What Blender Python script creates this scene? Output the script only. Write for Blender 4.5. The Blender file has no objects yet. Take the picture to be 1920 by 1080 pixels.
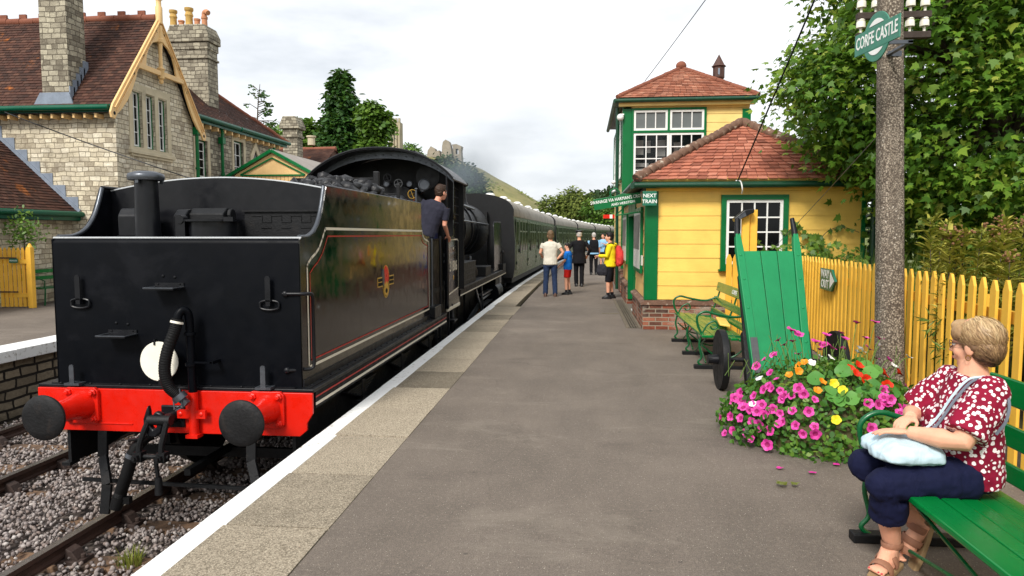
import bpy, bmesh, math, random
import numpy as np
from math import sin, cos, pi, radians, sqrt, atan2
from mathutils import Vector, Matrix, noise as mnoise
from mathutils.geometry import tessellate_polygon
random.seed(7)
RNG = np.random.default_rng(11)
SC = bpy.context.scene
COL = SC.collection
ORG = {}
TMP = bpy.data.scenes.new('bench')
def evald(o, me=None):
    TMP.collection.objects.link(o); TMP.view_layers[0].update(); dg = TMP.view_layers[0].depsgraph
    return bpy.data.meshes.new_from_object(o.evaluated_get(dg))

def V3(*a): return Vector(a)

# ---------------------------------------------------------------- object helpers
def link(o):
    COL.objects.link(o); return o

def tag(o, label=None, cat=None, group=None, kind=None):
    if label: o['label'] = label
    if cat: o['category'] = cat
    if group: o['group'] = group
    if kind: o['kind'] = kind
    return o

def thing(name, label, cat, loc=(0, 0, 0), group=None, kind=None):
    o = link(bpy.data.objects.new(name, None))
    o.empty_display_size = .1
    o.location = loc
    ORG[o] = Vector(loc)
    return tag(o, label, cat, group, kind)

def org_of(o):
    while o is not None:
        if o in ORG: return ORG[o]
        o = o.parent
    return Vector((0, 0, 0))

def copy_tree(o, parent=None):
    c = o.copy(); COL.objects.link(c)
    if parent is not None: c.parent = parent
    for ch in list(o.children): copy_tree(ch, c)
    return c

def fin(me, name, mats, parent=None, smooth=None, bevel=0, bseg=2, org=None):
    """mesh data in world coordinates -> ONE object"""
    o_ = org if org is not None else org_of(parent)
    if Vector(o_).length > 0: me.transform(Matrix.Translation(-Vector(o_)))
    if not isinstance(mats, (list, tuple)): mats = [mats]
    for m in mats: me.materials.append(m)
    if smooth is not None:
        me.polygons.foreach_set('use_smooth', [True] * len(me.polygons))
        if smooth < 180: me.set_sharp_from_angle(angle=radians(smooth))
    o = link(bpy.data.objects.new(name, me))
    if parent is not None: o.parent = parent
    elif org is not None:
        o.location = org; ORG[o] = Vector(org)
    if bevel:
        b = o.modifiers.new('b', 'BEVEL'); b.width = bevel; b.segments = bseg; b.limit_method = 'ANGLE'; b.angle_limit = radians(35)
        b.harden_normals = False
    return o

class MB:
    def __init__(s):
        s.v = []; s.f = []; s.mi = []; s.r = []; s.M = None; s.cm = 0; s.cr = 0.5
    def V(s, p):
        p = Vector(p)
        if s.M is not None: p = s.M @ p
        s.v.append(p); return len(s.v) - 1
    def F(s, idx, mi=None):
        s.f.append(tuple(idx)); s.mi.append(s.cm if mi is None else mi); s.r.append(s.cr)
    def quad(s, a, b, c, d):
        s.F([s.V(a), s.V(b), s.V(c), s.V(d)]); return s
    def poly(s, pts):
        s.F([s.V(p) for p in pts]); return s
    def box(s, x0, x1, y0, y1, z0, z1):
        i = [s.V((x, y, z)) for z in (z0, z1) for y in (y0, y1) for x in (x0, x1)]
        for q in ((0, 2, 3, 1), (4, 5, 7, 6), (0, 1, 5, 4), (2, 6, 7, 3), (0, 4, 6, 2), (1, 3, 7, 5)): s.F([i[k] for k in q])
        return s
    def cbox(s, c, d, rz=0, rx=0, ry=0):
        old = s.M
        L = Matrix.Translation(Vector(c)) @ Matrix.Rotation(rz, 4, 'Z') @ Matrix.Rotation(ry, 4, 'Y') @ Matrix.Rotation(rx, 4, 'X')
        s.M = L if old is None else old @ L
        s.box(-d[0] / 2, d[0] / 2, -d[1] / 2, d[1] / 2, -d[2] / 2, d[2] / 2)
        s.M = old; return s
    def beam(s, a, b, w, h, up=(0, 0, 1)):
        """square bar from a to b, w across, h along 'up'"""
        a = Vector(a); b = Vector(b); d = (b - a).normalized(); up = Vector(up)
        x = d.cross(up).normalized(); u = x.cross(d).normalized()
        i = [s.V(p + x * (sx * w / 2) + u * (su * h / 2)) for p in (a, b) for sx, su in ((-1, -1), (1, -1), (1, 1), (-1, 1))]
        for q in ((0, 3, 2, 1), (4, 5, 6, 7), (0, 1, 5, 4), (1, 2, 6, 5), (2, 3, 7, 6), (3, 0, 4, 7)): s.F([i[k] for k in q])
        return s
    def tube(s, pts, r, n=8, cap=True, sx=1.0, ref=None):
        pts = [Vector(p) for p in pts]; m = len(pts)
        rs = r if isinstance(r, (list, tuple)) else [r] * m
        rings = []; prev = None
        for k, p in enumerate(pts):
            d = (pts[min(k + 1, m - 1)] - pts[max(k - 1, 0)])
            d = d.normalized() if d.length > 1e-9 else Vector((0, 0, 1))
            if prev is None:
                t = Vector(ref) if ref is not None else (Vector((0, 0, 1)) if abs(d.z) < .9 else Vector((0, 1, 0)))
                u = (t - d * t.dot(d)).normalized()
            else:
                u = (prev - d * prev.dot(d)); u = u.normalized() if u.length > 1e-6 else d.orthogonal().normalized()
            prev = u; w = d.cross(u)
            rings.append([s.V(p + (u * cos(2 * pi * j / n) + w * (sx * sin(2 * pi * j / n))) * rs[k]) for j in range(n)])
        for k in range(m - 1):
            for j in range(n):
                s.F((rings[k][j], rings[k][(j + 1) % n], rings[k + 1][(j + 1) % n], rings[k + 1][j]))
        if cap:
            s.F(rings[0][::-1]); s.F(rings[-1])
        return s
    def cyl(s, a, b, r, r2=None, n=16):
        return s.tube([a, b], [r, r if r2 is None else r2], n)
    def lathe(s, prof, o, ax=(0, 0, 1), n=20):
        """prof: (radius, height) along ax from o"""
        ax = Vector(ax).normalized(); u = ax.orthogonal().normalized(); w = ax.cross(u); o = Vector(o)
        rings = []
        for r, h in prof:
            if r < 1e-6: rings.append([s.V(o + ax * h)])
            else: rings.append([s.V(o + ax * h + (u * cos(2 * pi * j / n) + w * sin(2 * pi * j / n)) * r) for j in range(n)])
        for A, B in zip(rings, rings[1:]):
            for j in range(n):
                k = (j + 1) % n
                if len(A) == 1 and len(B) == 1: continue
                if len(A) == 1: s.F((A[0], B[k], B[j]))
                elif len(B) == 1: s.F((A[j], A[k], B[0]))
                else: s.F((A[j], A[k], B[k], B[j]))
        if len(rings[0]) > 1: s.F(rings[0][::-1])
        if len(rings[-1]) > 1: s.F(rings[-1])
        return s
    def pt(s, pl, a, b, d):
        return {'xz': (a, d, b), 'yz': (d, a, b), 'xy': (a, b, d)}[pl]
    def prism(s, poly, pl, d0, d1, holes=()):
        """2-D outline (with holes) in plane pl, extruded d0..d1"""
        loops = [list(poly)] + [list(h) for h in holes]
        tris = tessellate_polygon([[Vector((a, b, 0)) for a, b in L] for L in loops])
        flat = [p for L in loops for p in L]
        A = [s.V(s.pt(pl, a, b, d0)) for a, b in flat]; B = [s.V(s.pt(pl, a, b, d1)) for a, b in flat]
        if not holes:
            s.F(A); s.F(B[::-1])
        else:
            for t in tris: s.F([A[k] for k in t]); s.F([B[k] for k in t][::-1])
        k0 = 0
        for L in loops:
            m = len(L)
            for j in range(m):
                a, b = k0 + j, k0 + (j + 1) % m
                s.F((A[a], B[a], B[b], A[b]))
            k0 += m
        return s
    def ell(s, c, r, nu=12, nv=8, rot=None):
        c = Vector(c); R = rot if rot is not None else Matrix.Identity(3)
        rings = []
        for i in range(nv + 1):
            t = pi * i / nv
            if i in (0, nv): rings.append([s.V(c + R @ Vector((0, 0, r[2] * cos(t))))])
            else: rings.append([s.V(c + R @ Vector((r[0] * sin(t) * cos(2 * pi * j / nu), r[1] * sin(t) * sin(2 * pi * j / nu), r[2] * cos(t)))) for j in range(nu)])
        for A, B in zip(rings, rings[1:]):
            for j in range(nu):
                k = (j + 1) % nu
                if len(A) == 1: s.F((A[0], B[j], B[k]))
                elif len(B) == 1: s.F((A[j], B[0], A[k]))
                else: s.F((A[j], B[j], B[k], A[k]))
        return s
    def loft(s, secs, n=16, rot=None):
        """closed lofted body: secs = (center, rx, ry[, power]) rings in the local XY plane (rotated by rot)"""
        R = rot if rot is not None else Matrix.Identity(3)
        rings = []
        for sec in secs:
            c, rx, ry = sec[:3]; pw = sec[3] if len(sec) > 3 else 2.0
            ring = []
            for j in range(n):
                a = 2 * pi * j / n; ca, sa = cos(a), sin(a); e = 2.0 / pw
                ring.append(s.V(Vector(c) + R @ Vector((rx * math.copysign(abs(ca) ** e, ca), ry * math.copysign(abs(sa) ** e, sa), 0))))
            rings.append(ring)
        for A, B in zip(rings, rings[1:]):
            for j in range(n):
                k = (j + 1) % n
                s.F((A[j], A[k], B[k], B[j]))
        s.F(rings[0][::-1]); s.F(rings[-1])
        return s
    def mesh(s, name='m'):
        me = bpy.data.meshes.new(name)
        me.from_pydata(s.v, [], s.f)
        me.polygons.foreach_set('material_index', s.mi)
        if any(abs(x - .5) > 1e-6 for x in s.r):
            at = me.attributes.new('rnd', 'FLOAT', 'FACE'); at.data.foreach_set('value', s.r)
        bm = bmesh.new(); bm.from_mesh(me)
        bmesh.ops.recalc_face_normals(bm, faces=bm.faces)
        bm.to_mesh(me); bm.free()
        me.update(); return me
    def build(s, name, mats, parent=None, smooth=None, bevel=0, bseg=2, org=None):
        return fin(s.mesh(name), name, mats, parent, smooth, bevel, bseg, org)
    def remesh(s, name, mats, parent=None, vox=.01, sm=3, org=None, noise=None, subd=0):
        """union of closed shells grown into one continuous skin"""
        me = s.mesh(name)
        t = bpy.data.objects.new('t', me)
        r = t.modifiers.new('r', 'REMESH'); r.mode = 'VOXEL'; r.voxel_size = vox
        if sm:
            k = t.modifiers.new('s', 'SMOOTH'); k.factor = .5; k.iterations = sm
        m2 = evald(t)
        bpy.data.objects.remove(t); bpy.data.meshes.remove(me)
        if noise:
            amp, sc = noise[:2]
            n = len(m2.vertices); c = np.empty(n * 3, np.float32); m2.vertices.foreach_get('co', c); nn = np.empty(n * 3, np.float32); m2.vertex_normals.foreach_get('vector', nn); c = c.reshape(-1, 3)
            k = np.array([mnoise.noise(Vector(p) * sc) + .5 * mnoise.noise(Vector(p) * sc * 2.3) for p in c.tolist()], np.float32)
            m2.vertices.foreach_set('co', (c + nn.reshape(-1, 3) * (amp * k)[:, None]).ravel()); m2.update()
        m2.name = name; m2.materials.clear()
        return fin(m2, name, mats, parent, 180, org=org)

def npmesh(name, Vt, faces_k, F, rnd=None):
    """Vt (n,3); F (m,k) int, uniform polygon size"""
    me = bpy.data.meshes.new(name)
    n, m = len(Vt), len(F); k = F.shape[1]
    me.vertices.add(n); me.vertices.foreach_set('co', np.ascontiguousarray(Vt, dtype=np.float32).ravel())
    me.loops.add(m * k); me.loops.foreach_set('vertex_index', np.ascontiguousarray(F, dtype=np.int32).ravel())
    me.polygons.add(m); me.polygons.foreach_set('loop_start', np.arange(0, m * k, k, dtype=np.int32))
    if rnd is not None:
        at = me.attributes.new('rnd', 'FLOAT', 'FACE'); at.data.foreach_set('value', np.ascontiguousarray(rnd, dtype=np.float32))
    me.update(calc_edges=True); me.validate()
    return me

def rand_rot(n, rng=RNG):
    q = rng.normal(size=(n, 4)); q /= np.linalg.norm(q, axis=1)[:, None]
    w, x, y, z = q.T
    return np.stack([np.stack([1 - 2 * (y * y + z * z), 2 * (x * y - z * w), 2 * (x * z + y * w)], -1),
                     np.stack([2 * (x * y + z * w), 1 - 2 * (x * x + z * z), 2 * (y * z - x * w)], -1),
                     np.stack([2 * (x * z - y * w), 2 * (y * z + x * w), 1 - 2 * (x * x + y * y)], -1)], 1)

def frame_rot(nrm, tip):
    """rows of frames: local z -> nrm, local y ~ tip"""
    z = nrm / np.maximum(np.linalg.norm(nrm, axis=1)[:, None], 1e-9)
    y = tip - z * (tip * z).sum(1)[:, None]; y /= np.maximum(np.linalg.norm(y, axis=1)[:, None], 1e-9)
    x = np.cross(y, z)
    return np.stack([x, y, z], -1)

def scatter(tv, tf, R, P, S, rnd=None):
    """copies of a template (k verts, polygon faces of one size) -> V, F, face rnd"""
    tv = np.asarray(tv, float); tf = np.asarray(tf, int); N = len(P); k = len(tv)
    S = np.broadcast_to(np.asarray(S, float).reshape(-1, 1, 1) if np.ndim(S) == 1 else np.asarray(S, float), (N, 1, 1)) if np.ndim(S) <= 1 else np.asarray(S)[:, None, :]
    L = tv[None] * S
    Vw = np.einsum('nij,nkj->nki', R, L) + P[:, None, :]
    F = tf[None] + (np.arange(N) * k)[:, None, None]
    r = np.repeat(RNG.random(N) if rnd is None else rnd, len(tf))
    return Vw.reshape(-1, 3), F.reshape(-1, tf.shape[1]), r

def scat_obj(name, mat, parent, tv, tf, R, P, S, rnd=None, smooth=None, org=None):
    Vw, F, r = scatter(tv, tf, R, P, S, rnd)
    return fin(npmesh(name, Vw, 0, F, r), name, mat, parent, smooth, org=org)

def text_mesh(body, size, M, mat, parent, name='lettering', bold=.012, ext=.002, align='CENTER', sx=1.0, spacing=1.0):
    cu = bpy.data.curves.new('t', 'FONT'); cu.body = body; cu.size = size; cu.align_x = align; cu.align_y = 'CENTER'
    cu.offset = bold * size; cu.extrude = ext; cu.resolution_u = 2; cu.space_character = spacing
    t = bpy.data.objects.new('t', cu); me = evald(t)
    bpy.data.objects.remove(t); bpy.data.curves.remove(cu)
    me.transform(M @ Matrix.Diagonal((sx, 1, 1, 1))); me.materials.clear()
    return fin(me, name, mat, parent)

def basis(o, x, y):
    """matrix with local x,y axes mapped to world directions at o"""
    x = Vector(x).normalized(); y = Vector(y).normalized(); z = x.cross(y)
    return Matrix(((x.x, y.x, z.x, o[0]), (x.y, y.y, z.y, o[1]), (x.z, y.z, z.z, o[2]), (0, 0, 0, 1)))

def arc(c, r, a0, a1, n):
    return [(c[0] + r * cos(a0 + (a1 - a0) * k / n), c[1] + r * sin(a0 + (a1 - a0) * k / n)) for k in range(n + 1)]

def circ(c, r, n=20, ry=None):
    ry = r if ry is None else ry
    return [(c[0] + r * cos(2 * pi * k / n), c[1] + ry * sin(2 * pi * k / n)) for k in range(n)]

def bez(p, n=12):
    """Catmull-Rom through points"""
    p = [Vector(q) for q in p]; out = []
    P = [p[0] * 2 - p[1]] + p + [p[-1] * 2 - p[-2]]
    for i in range(1, len(P) - 2):
        for k in range(n):
            t = k / n; a, b, c, d = P[i - 1], P[i], P[i + 1], P[i + 2]
            out.append(.5 * ((2 * b) + (c - a) * t + (2 * a - 5 * b + 4 * c - d) * t * t + (3 * b - a - 3 * c + d) * t ** 3))
    out.append(p[-1]); return out
# ---------------------------------------------------------------- materials
def lin(c):
    return tuple((x / 12.92 if x <= .04045 else ((x + .055) / 1.055) ** 2.4) for x in [v / 255 for v in c]) + (1,)

class NT:
    """tiny node-graph writer"""
    def __init__(s, name):
        s.m = bpy.data.materials.new(name); s.m.use_nodes = True
        s.t = s.m.node_tree; s.t.nodes.clear()
        s.out = s.n('ShaderNodeOutputMaterial')
        s.b = s.n('ShaderNodeBsdfPrincipled'); s.l(s.b, 0, s.out, 0)
    def n(s, ty, **kw):
        x = s.t.nodes.new(ty)
        for k, v in kw.items(): setattr(x, k, v)
        return x
    def l(s, a, ao, b, bi):
        s.t.links.new(a.outputs[ao], b.inputs[bi])
    def setv(s, node, key, val):
        if hasattr(val, 'bl_idname') : s.l(val, 0, node, key)
        elif isinstance(val, tuple) and len(val) == 2 and hasattr(val[0], 'bl_idname'): s.l(val[0], val[1], node, key)
        else: node.inputs[key].default_value = val
    def co(s, which='Object'):
        t = s.n('ShaderNodeTexCoord'); return (t, which)
    def noise(s, vec, scale, detail=4, rough=.55, dist=0):
        x = s.n('ShaderNodeTexNoise'); s.setv(x, 'Vector', vec); x.inputs['Scale'].default_value = scale
        x.inputs['Detail'].default_value = detail; x.inputs['Roughness'].default_value = rough; x.inputs['Distortion'].default_value = dist
        return (x, 'Fac')
    def vor(s, vec, scale, feat='F1', out='Distance', rnd=1):
        x = s.n('ShaderNodeTexVoronoi', feature=feat); s.setv(x, 'Vector', vec); x.inputs['Scale'].default_value = scale
        x.inputs['Randomness'].default_value = rnd
        return (x, out)
    def math(s, op, a, b=0.0, c=None, clamp=False):
        x = s.n('ShaderNodeMath', operation=op, use_clamp=clamp); s.setv(x, 0, a); s.setv(x, 1, b)
        if c is not None: s.setv(x, 2, c)
        return (x, 0)
    def ramp(s, fac, stops, interp='LINEAR'):
        x = s.n('ShaderNodeValToRGB'); s.setv(x, 'Fac', fac); cr = x.color_ramp; cr.interpolation = interp
        while len(cr.elements) < len(stops): cr.elements.new(.5)
        for e, (p, c) in zip(cr.elements, stops): e.position = p; e.color = c if len(c) == 4 else tuple(c) + (1,)
        return (x, 'Color')
    def mix(s, fac, a, b, mode='MIX'):
        x = s.n('ShaderNodeMix', data_type='RGBA', blend_type=mode)
        s.setv(x, 0, fac); s.setv(x, 6, a); s.setv(x, 7, b); return (x, 2)
    def mapr(s, v, a, b, c, d):
        x = s.n('ShaderNodeMapRange'); s.setv(x, 0, v)
        for k, q in zip((1, 2, 3, 4), (a, b, c, d)): x.inputs[k].default_value = q
        return (x, 0)
    def vmul(s, vec, sc):
        x = s.n('ShaderNodeVectorMath', operation='MULTIPLY'); s.setv(x, 0, vec); x.inputs[1].default_value = sc; return (x, 0)
    def vadd(s, vec, b):
        x = s.n('ShaderNodeVectorMath', operation='ADD'); s.setv(x, 0, vec); s.setv(x, 1, b); return (x, 0)
    def attr(s, name='rnd'):
        x = s.n('ShaderNodeAttribute'); x.attribute_name = name; return (x, 'Fac')
    def wall(s):
        """vector (along wall, height, 0) for any vertical or sloping face"""
        t = s.n('ShaderNodeTexCoord')
        p = s.n('ShaderNodeSeparateXYZ'); s.l(t, 'Object', p, 0)
        q = s.n('ShaderNodeSeparateXYZ'); s.l(t, 'Normal', q, 0)
        ax = s.math('ABSOLUTE', (q, 0)); ay = s.math('ABSOLUTE', (q, 1))
        k = s.math('GREATER_THAN', ax, ay)
        u = s.n('ShaderNodeMix', data_type='FLOAT'); s.setv(u, 0, k); s.setv(u, 2, (p, 0)); s.setv(u, 3, (p, 1))
        c = s.n('ShaderNodeCombineXYZ'); s.setv(c, 0, (u, 0)); s.setv(c, 1, (p, 2)); return (c, 0)
    def bump(s, h, strength=.5, dist=.01, nrm=None):
        x = s.n('ShaderNodeBump'); s.setv(x, 'Height', h); x.inputs['Strength'].default_value = strength; x.inputs['Distance'].default_value = dist
        if nrm: s.setv(x, 'Normal', nrm)
        return (x, 0)
    def fin(s, col=None, rough=None, nrm=None, metal=None, spec=None, **kw):
        if col is not None: s.setv(s.b, 'Base Color', col)
        if rough is not None: s.setv(s.b, 'Roughness', rough)
        if nrm is not None: s.setv(s.b, 'Normal', nrm)
        if metal is not None: s.setv(s.b, 'Metallic', metal)
        if spec is not None: s.setv(s.b, 'Specular IOR Level', spec)
        for k, v in kw.items(): s.setv(s.b, k, v)
        return s.m

def mul(c, k): return tuple(min(1, x * k) for x in c[:3]) + (1,)

def plain(name, c, rough=.5, var=.12, sc=6, bump=0, bsc=60, metal=0, spec=.5, dirt=None, coat=0):
    """painted / bare surface with uneven tone"""
    N = NT(name); c = c if len(c) == 4 else lin(c)
    co = N.co()
    f = N.noise(co, sc, 5, .6)
    col = N.ramp(f, [(.25, mul(c, 1 - var)), (.75, mul(c, 1 + var))])
    if dirt:
        d = N.noise(co, dirt[1], 6, .7, .4); dm = N.mapr(d, dirt[2], dirt[2] + .14, 0, dirt[3] if len(dirt) > 3 else .8)
        col = N.mix(dm, col, dirt[0] if len(dirt[0]) == 4 else lin(dirt[0]))
    r = N.mapr(N.noise(co, sc * 3, 3), .3, .7, max(.02, rough - .08), min(1, rough + .1))
    nrm = N.bump(N.noise(co, bsc, 4), bump, .01) if bump else None
    kw = {'Coat Weight': coat, 'Coat Roughness': .08} if coat else {}
    return N.fin(col, r, nrm, metal, spec, **kw)

def wood_paint(name, c, rough=.35, board=None, axis=2, wear=None, sc=1.0):
    """gloss-painted timber: faint grain, dirt in patches, chips"""
    N = NT(name); c = lin(c); co = N.co()
    st = [1., 1., 1.]; st[axis] = .08
    g = N.noise(N.vmul(co, tuple(st)), 38 * sc, 5, .6)
    f = N.noise(co, 2.2, 5, .6)
    col = N.ramp(f, [(.25, mul(c, .84)), (.75, mul(c, 1.08))])
    col = N.mix(N.mapr(g, .5, .75, 0, .22), col, mul(c, .62))
    if wear:
        w = N.noise(N.vmul(co, tuple(st)), 9, 8, .72, .5)
        col = N.mix(N.mapr(w, wear[1], wear[1] + .05, 0, .85), col, lin(wear[0]))
    r = N.mapr(f, .3, .7, rough - .08, rough + .14)
    return N.fin(col, r, N.bump(g, .12, .01), 0, .3)

def masonry(name, cols, mortar, bw, bh, msize=.012, rough=.9, bump=.9, warp=.25, squash=1.0, dirtcol=None, rock=30):
    N = NT(name); uv = N.wall()
    wob = N.n('ShaderNodeTexNoise'); N.setv(wob, 'Vector', uv); wob.inputs['Scale'].default_value = 2.2; wob.inputs['Detail'].default_value = 3
    wv = N.vmul((wob, 'Color'), (warp * .2, warp * .1, 0)); uv2 = N.vadd(uv, wv)
    b = N.n('ShaderNodeTexBrick', offset=.5, squash=squash, squash_frequency=3); N.setv(b, 'Vector', uv2)
    b.inputs['Color1'].default_value = (0, 0, 0, 1); b.inputs['Color2'].default_value = (1, 1, 1, 1); b.inputs['Mortar'].default_value = (.5, .5, .5, 1)
    b.inputs['Scale'].default_value = 1; b.inputs['Mortar Size'].default_value = msize; b.inputs['Mortar Smooth'].default_value = .25
    b.inputs['Brick Width'].default_value = bw; b.inputs['Row Height'].default_value = bh; b.inputs['Bias'].default_value = 0
    n = len(cols)
    big = N.noise(uv, 1.1, 4, .6); fine = N.noise(uv, 22, 6, .7)
    t = N.math('ADD', N.math('MULTIPLY', (b, 'Color'), .55), N.math('MULTIPLY', big, .45))
    col = N.ramp(t, [(.12 + .76 * i / (n - 1), lin(c)) for i, c in enumerate(cols)])
    col = N.mix(N.mapr(fine, .4, .7, 0, .55), col, N.mix(.5, col, (.05, .045, .04, 1)))
    if dirtcol:
        col = N.mix(N.mapr(N.noise(uv, .9, 7, .7), .54, .68, 0, .7), col, lin(dirtcol))
    col = N.mix((b, 'Fac'), col, lin(mortar))
    rk = N.noise(uv2, rock, 6, .65); rk2 = N.noise(uv2, rock * .28, 3, .6)
    h = N.math('ADD', N.math('MULTIPLY', rk, .35), N.math('MULTIPLY', rk2, .65))
    h = N.math('MULTIPLY', h, N.math('SUBTRACT', 1.0, N.math('MULTIPLY', (b, 'Fac'), .9)))
    return N.fin(col, rough, N.bump(h, bump, .05), 0, .2)

def tiles(name, cols, lichen=None, rough=.8):
    """individually laid roof tiles: each tile's own fired colour via the rnd attribute"""
    N = NT(name); r = N.attr(); co = N.co(); n = len(cols)
    t = N.math('ADD', N.math('MULTIPLY', r, .75), N.math('MULTIPLY', N.noise(co, 1.3, 4), .25))
    col = N.ramp(t, [(.1 + .75 * i / (n - 1), lin(c)) for i, c in enumerate(cols)])
    col = N.mix(N.mapr(N.noise(co, 40, 5), .45, .75, 0, .4), col, (.03, .02, .018, 1))
    if lichen:
        for lc, sc, th in lichen: col = N.mix(N.mapr(N.noise(co, sc, 7, .75, .3), th, th + .1, 0, .8), col, lin(lc))
    return N.fin(col, rough, N.bump(N.noise(co, 55, 4), .35, .01), 0, .25)

def leafmat(name, cols, rough=.45, trans=.25, spec=.4):
    N = NT(name); r = N.attr(); co = N.co(); n = len(cols)
    t = N.math('ADD', N.math('MULTIPLY', r, .62), N.math('MULTIPLY', N.noise(co, .9, 3), .38))
    col = N.ramp(t, [(.15 + .7 * i / (n - 1), lin(c)) for i, c in enumerate(cols)])
    N.fin(col, rough, None, 0, spec)
    tr = N.n('ShaderNodeBsdfTranslucent'); N.setv(tr, 0, N.mix(.35, col, (.25, .42, .04, 1)))
    mx = N.n('ShaderNodeMixShader'); mx.inputs[0].default_value = trans
    N.l(N.b, 0, mx, 1); N.l(tr, 0, mx, 2); N.l(mx, 0, N.out, 0)
    return N.m

def rndmat(name, cols, rough=.8, fine=60, bump=.3, spec=.3):
    N = NT(name); r = N.attr(); co = N.co(); n = len(cols)
    col = N.ramp(r, [(i / (n - 1), lin(c)) for i, c in enumerate(cols)])
    col = N.mix(N.mapr(N.noise(co, fine, 4), .35, .7, 0, .45), col, N.mix(.6, col, (.02, .018, .016, 1)))
    return N.fin(col, rough, N.bump(N.noise(co, fine * 1.5, 3), bump, .01), 0, spec)

def glassmat(name, c=(20, 26, 28), rough=.04, alpha=None):
    N = NT(name)
    if alpha is None:
        return N.fin(N.ramp(N.noise(N.co(), 1.6, 3), [(.3, mul(lin(c), .6)), (.7, mul(lin(c), 1.4))]), rough, None, 0, .22)
    N.fin(lin(c), rough, None, 0, .5)
    tr = N.n('ShaderNodeBsdfTransparent'); mx = N.n('ShaderNodeMixShader'); mx.inputs[0].default_value = alpha
    N.l(tr, 0, mx, 1); N.l(N.b, 0, mx, 2); N.l(mx, 0, N.out, 0)
    return N.m

m = {}
# paints
m['black'] = plain('black_gloss', (6, 8, 13), .42, .25, 3, .03, 14, spec=.09, dirt=((26, 27, 31), 1.6, .55, .5))
m['black2'] = plain('black_satin', (16, 17, 21), .36, .25, 4, .05, 40, spec=.3)
m['sideblack'] = plain('lined_black', (14, 13, 13), .12, .2, 2, .012, 9, spec=.8)
m['sootblack'] = plain('sooty_black', (16, 17, 19), .55, .35, 5, .3, 60, dirt=((44, 39, 35), 3, .58, .45), spec=.3)
m['steel'] = plain('worn_steel', (88, 92, 98), .35, .25, 8, .1, 60, metal=.6)
m['edge'] = plain('pale_edge', (205, 208, 210), .25, .1, 8, metal=.4)  # pale tone carries the highlight painted on the tank edge
m['buffer'] = plain('greasy_buffer', (24, 24, 25), .6, .5, 7, .4, 40, dirt=((52, 44, 40), 6, .55, .6), spec=.25)
m['red'] = plain('signal_red', (212, 26, 8), .3, .09, 4, .03, 30, dirt=((120, 14, 8), 5, .66, .5))
m['lineW'] = plain('cream_line', (222, 214, 196), .4, .06)
m['lineR'] = plain('red_line', (170, 22, 18), .4, .06)
m['discW'] = plain('white_disc', (236, 232, 216), .5, .08, 6, dirt=((150, 140, 120), 9, .6, .5))
m['gold'] = plain('gold_leaf', (214, 170, 70), .35, .1, metal=.3)
m['brass'] = plain('brass', (190, 150, 70), .25, .15, metal=.9)
m['copper'] = plain('copper_pipe', (150, 84, 58), .35, .2, metal=.7)
m['rubber'] = plain('ribbed_rubber', (11, 11, 12), .6, .3, 12, .3, 90, spec=.2)
m['coal'] = rndmat('coal', [(9, 9, 11), (16, 16, 19), (26, 26, 30)], .42, 50, .5, .5)
m['coachG'] = plain('coach_green', (88, 104, 78), .3, .08, 2, .0, 8, dirt=((84, 78, 60), 2, .62, .3), spec=.45)
m['coachF'] = plain('coach_window_frame', (120, 132, 108), .35, .08, 4)
m['wear'] = plain('worn_iron_strip', (78, 80, 82), .55, .2, 10, .1, 50, spec=.3)
m['coachroof'] = plain('coach_roof', (150, 144, 132), .7, .14, 1.2, .1, 20, dirt=((96, 88, 78), 1.4, .5, .6))
m['green'] = wood_paint('station_green', (0, 104, 52), .3, axis=2)
m['greenh'] = wood_paint('station_green_rail', (4, 84, 60), .3, axis=0)
m['seatg'] = wood_paint('bench_green', (4, 112, 50), .22, axis=1, wear=((40, 60, 40), .7))
m['iron_g'] = plain('green_iron', (6, 88, 46), .3, .15, 8, .05, 60)
m['trol'] = wood_paint('barrow_green', (18, 130, 78), .5, axis=2, wear=((20, 52, 36), .68))
m['dkgreen'] = plain('gutter_green', (10, 62, 40), .35, .2, 5, .05, 40)
m['teal'] = plain('sign_green', (22, 104, 78), .35, .12, 5)
m['teal2'] = plain('totem_green', (58, 126, 104), .45, .1, 5)
m['yellow'] = wood_paint('hut_yellow', (250, 205, 102), .4, axis=0, wear=((150, 96, 40), .74))
m['yellow_shaded'] = wood_paint('hut_yellow_shaded', (234, 192, 118), .45, axis=1, wear=((140, 96, 50), .74))  # the hut yellow made duller: shade of the platform side put into the colour
m['fence'] = wood_paint('fence_yellow', (243, 187, 70), .4, axis=2, wear=((110, 96, 30), .71))
m['cream'] = wood_paint('bargeboard_cream', (236, 196, 136), .45, axis=2)
m['white'] = plain('white_gloss', (236, 236, 232), .35, .05, 6, dirt=((180, 176, 165), 7, .64, .5))
m['glass'] = glassmat('dark_pane', (12, 14, 15), .12)
m['paneclear'] = glassmat('clear_pane', (30, 36, 38), .03, .28)
m['greyblind'] = plain('grey_blind', (96, 102, 102), .6, .12, 3)
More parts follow.
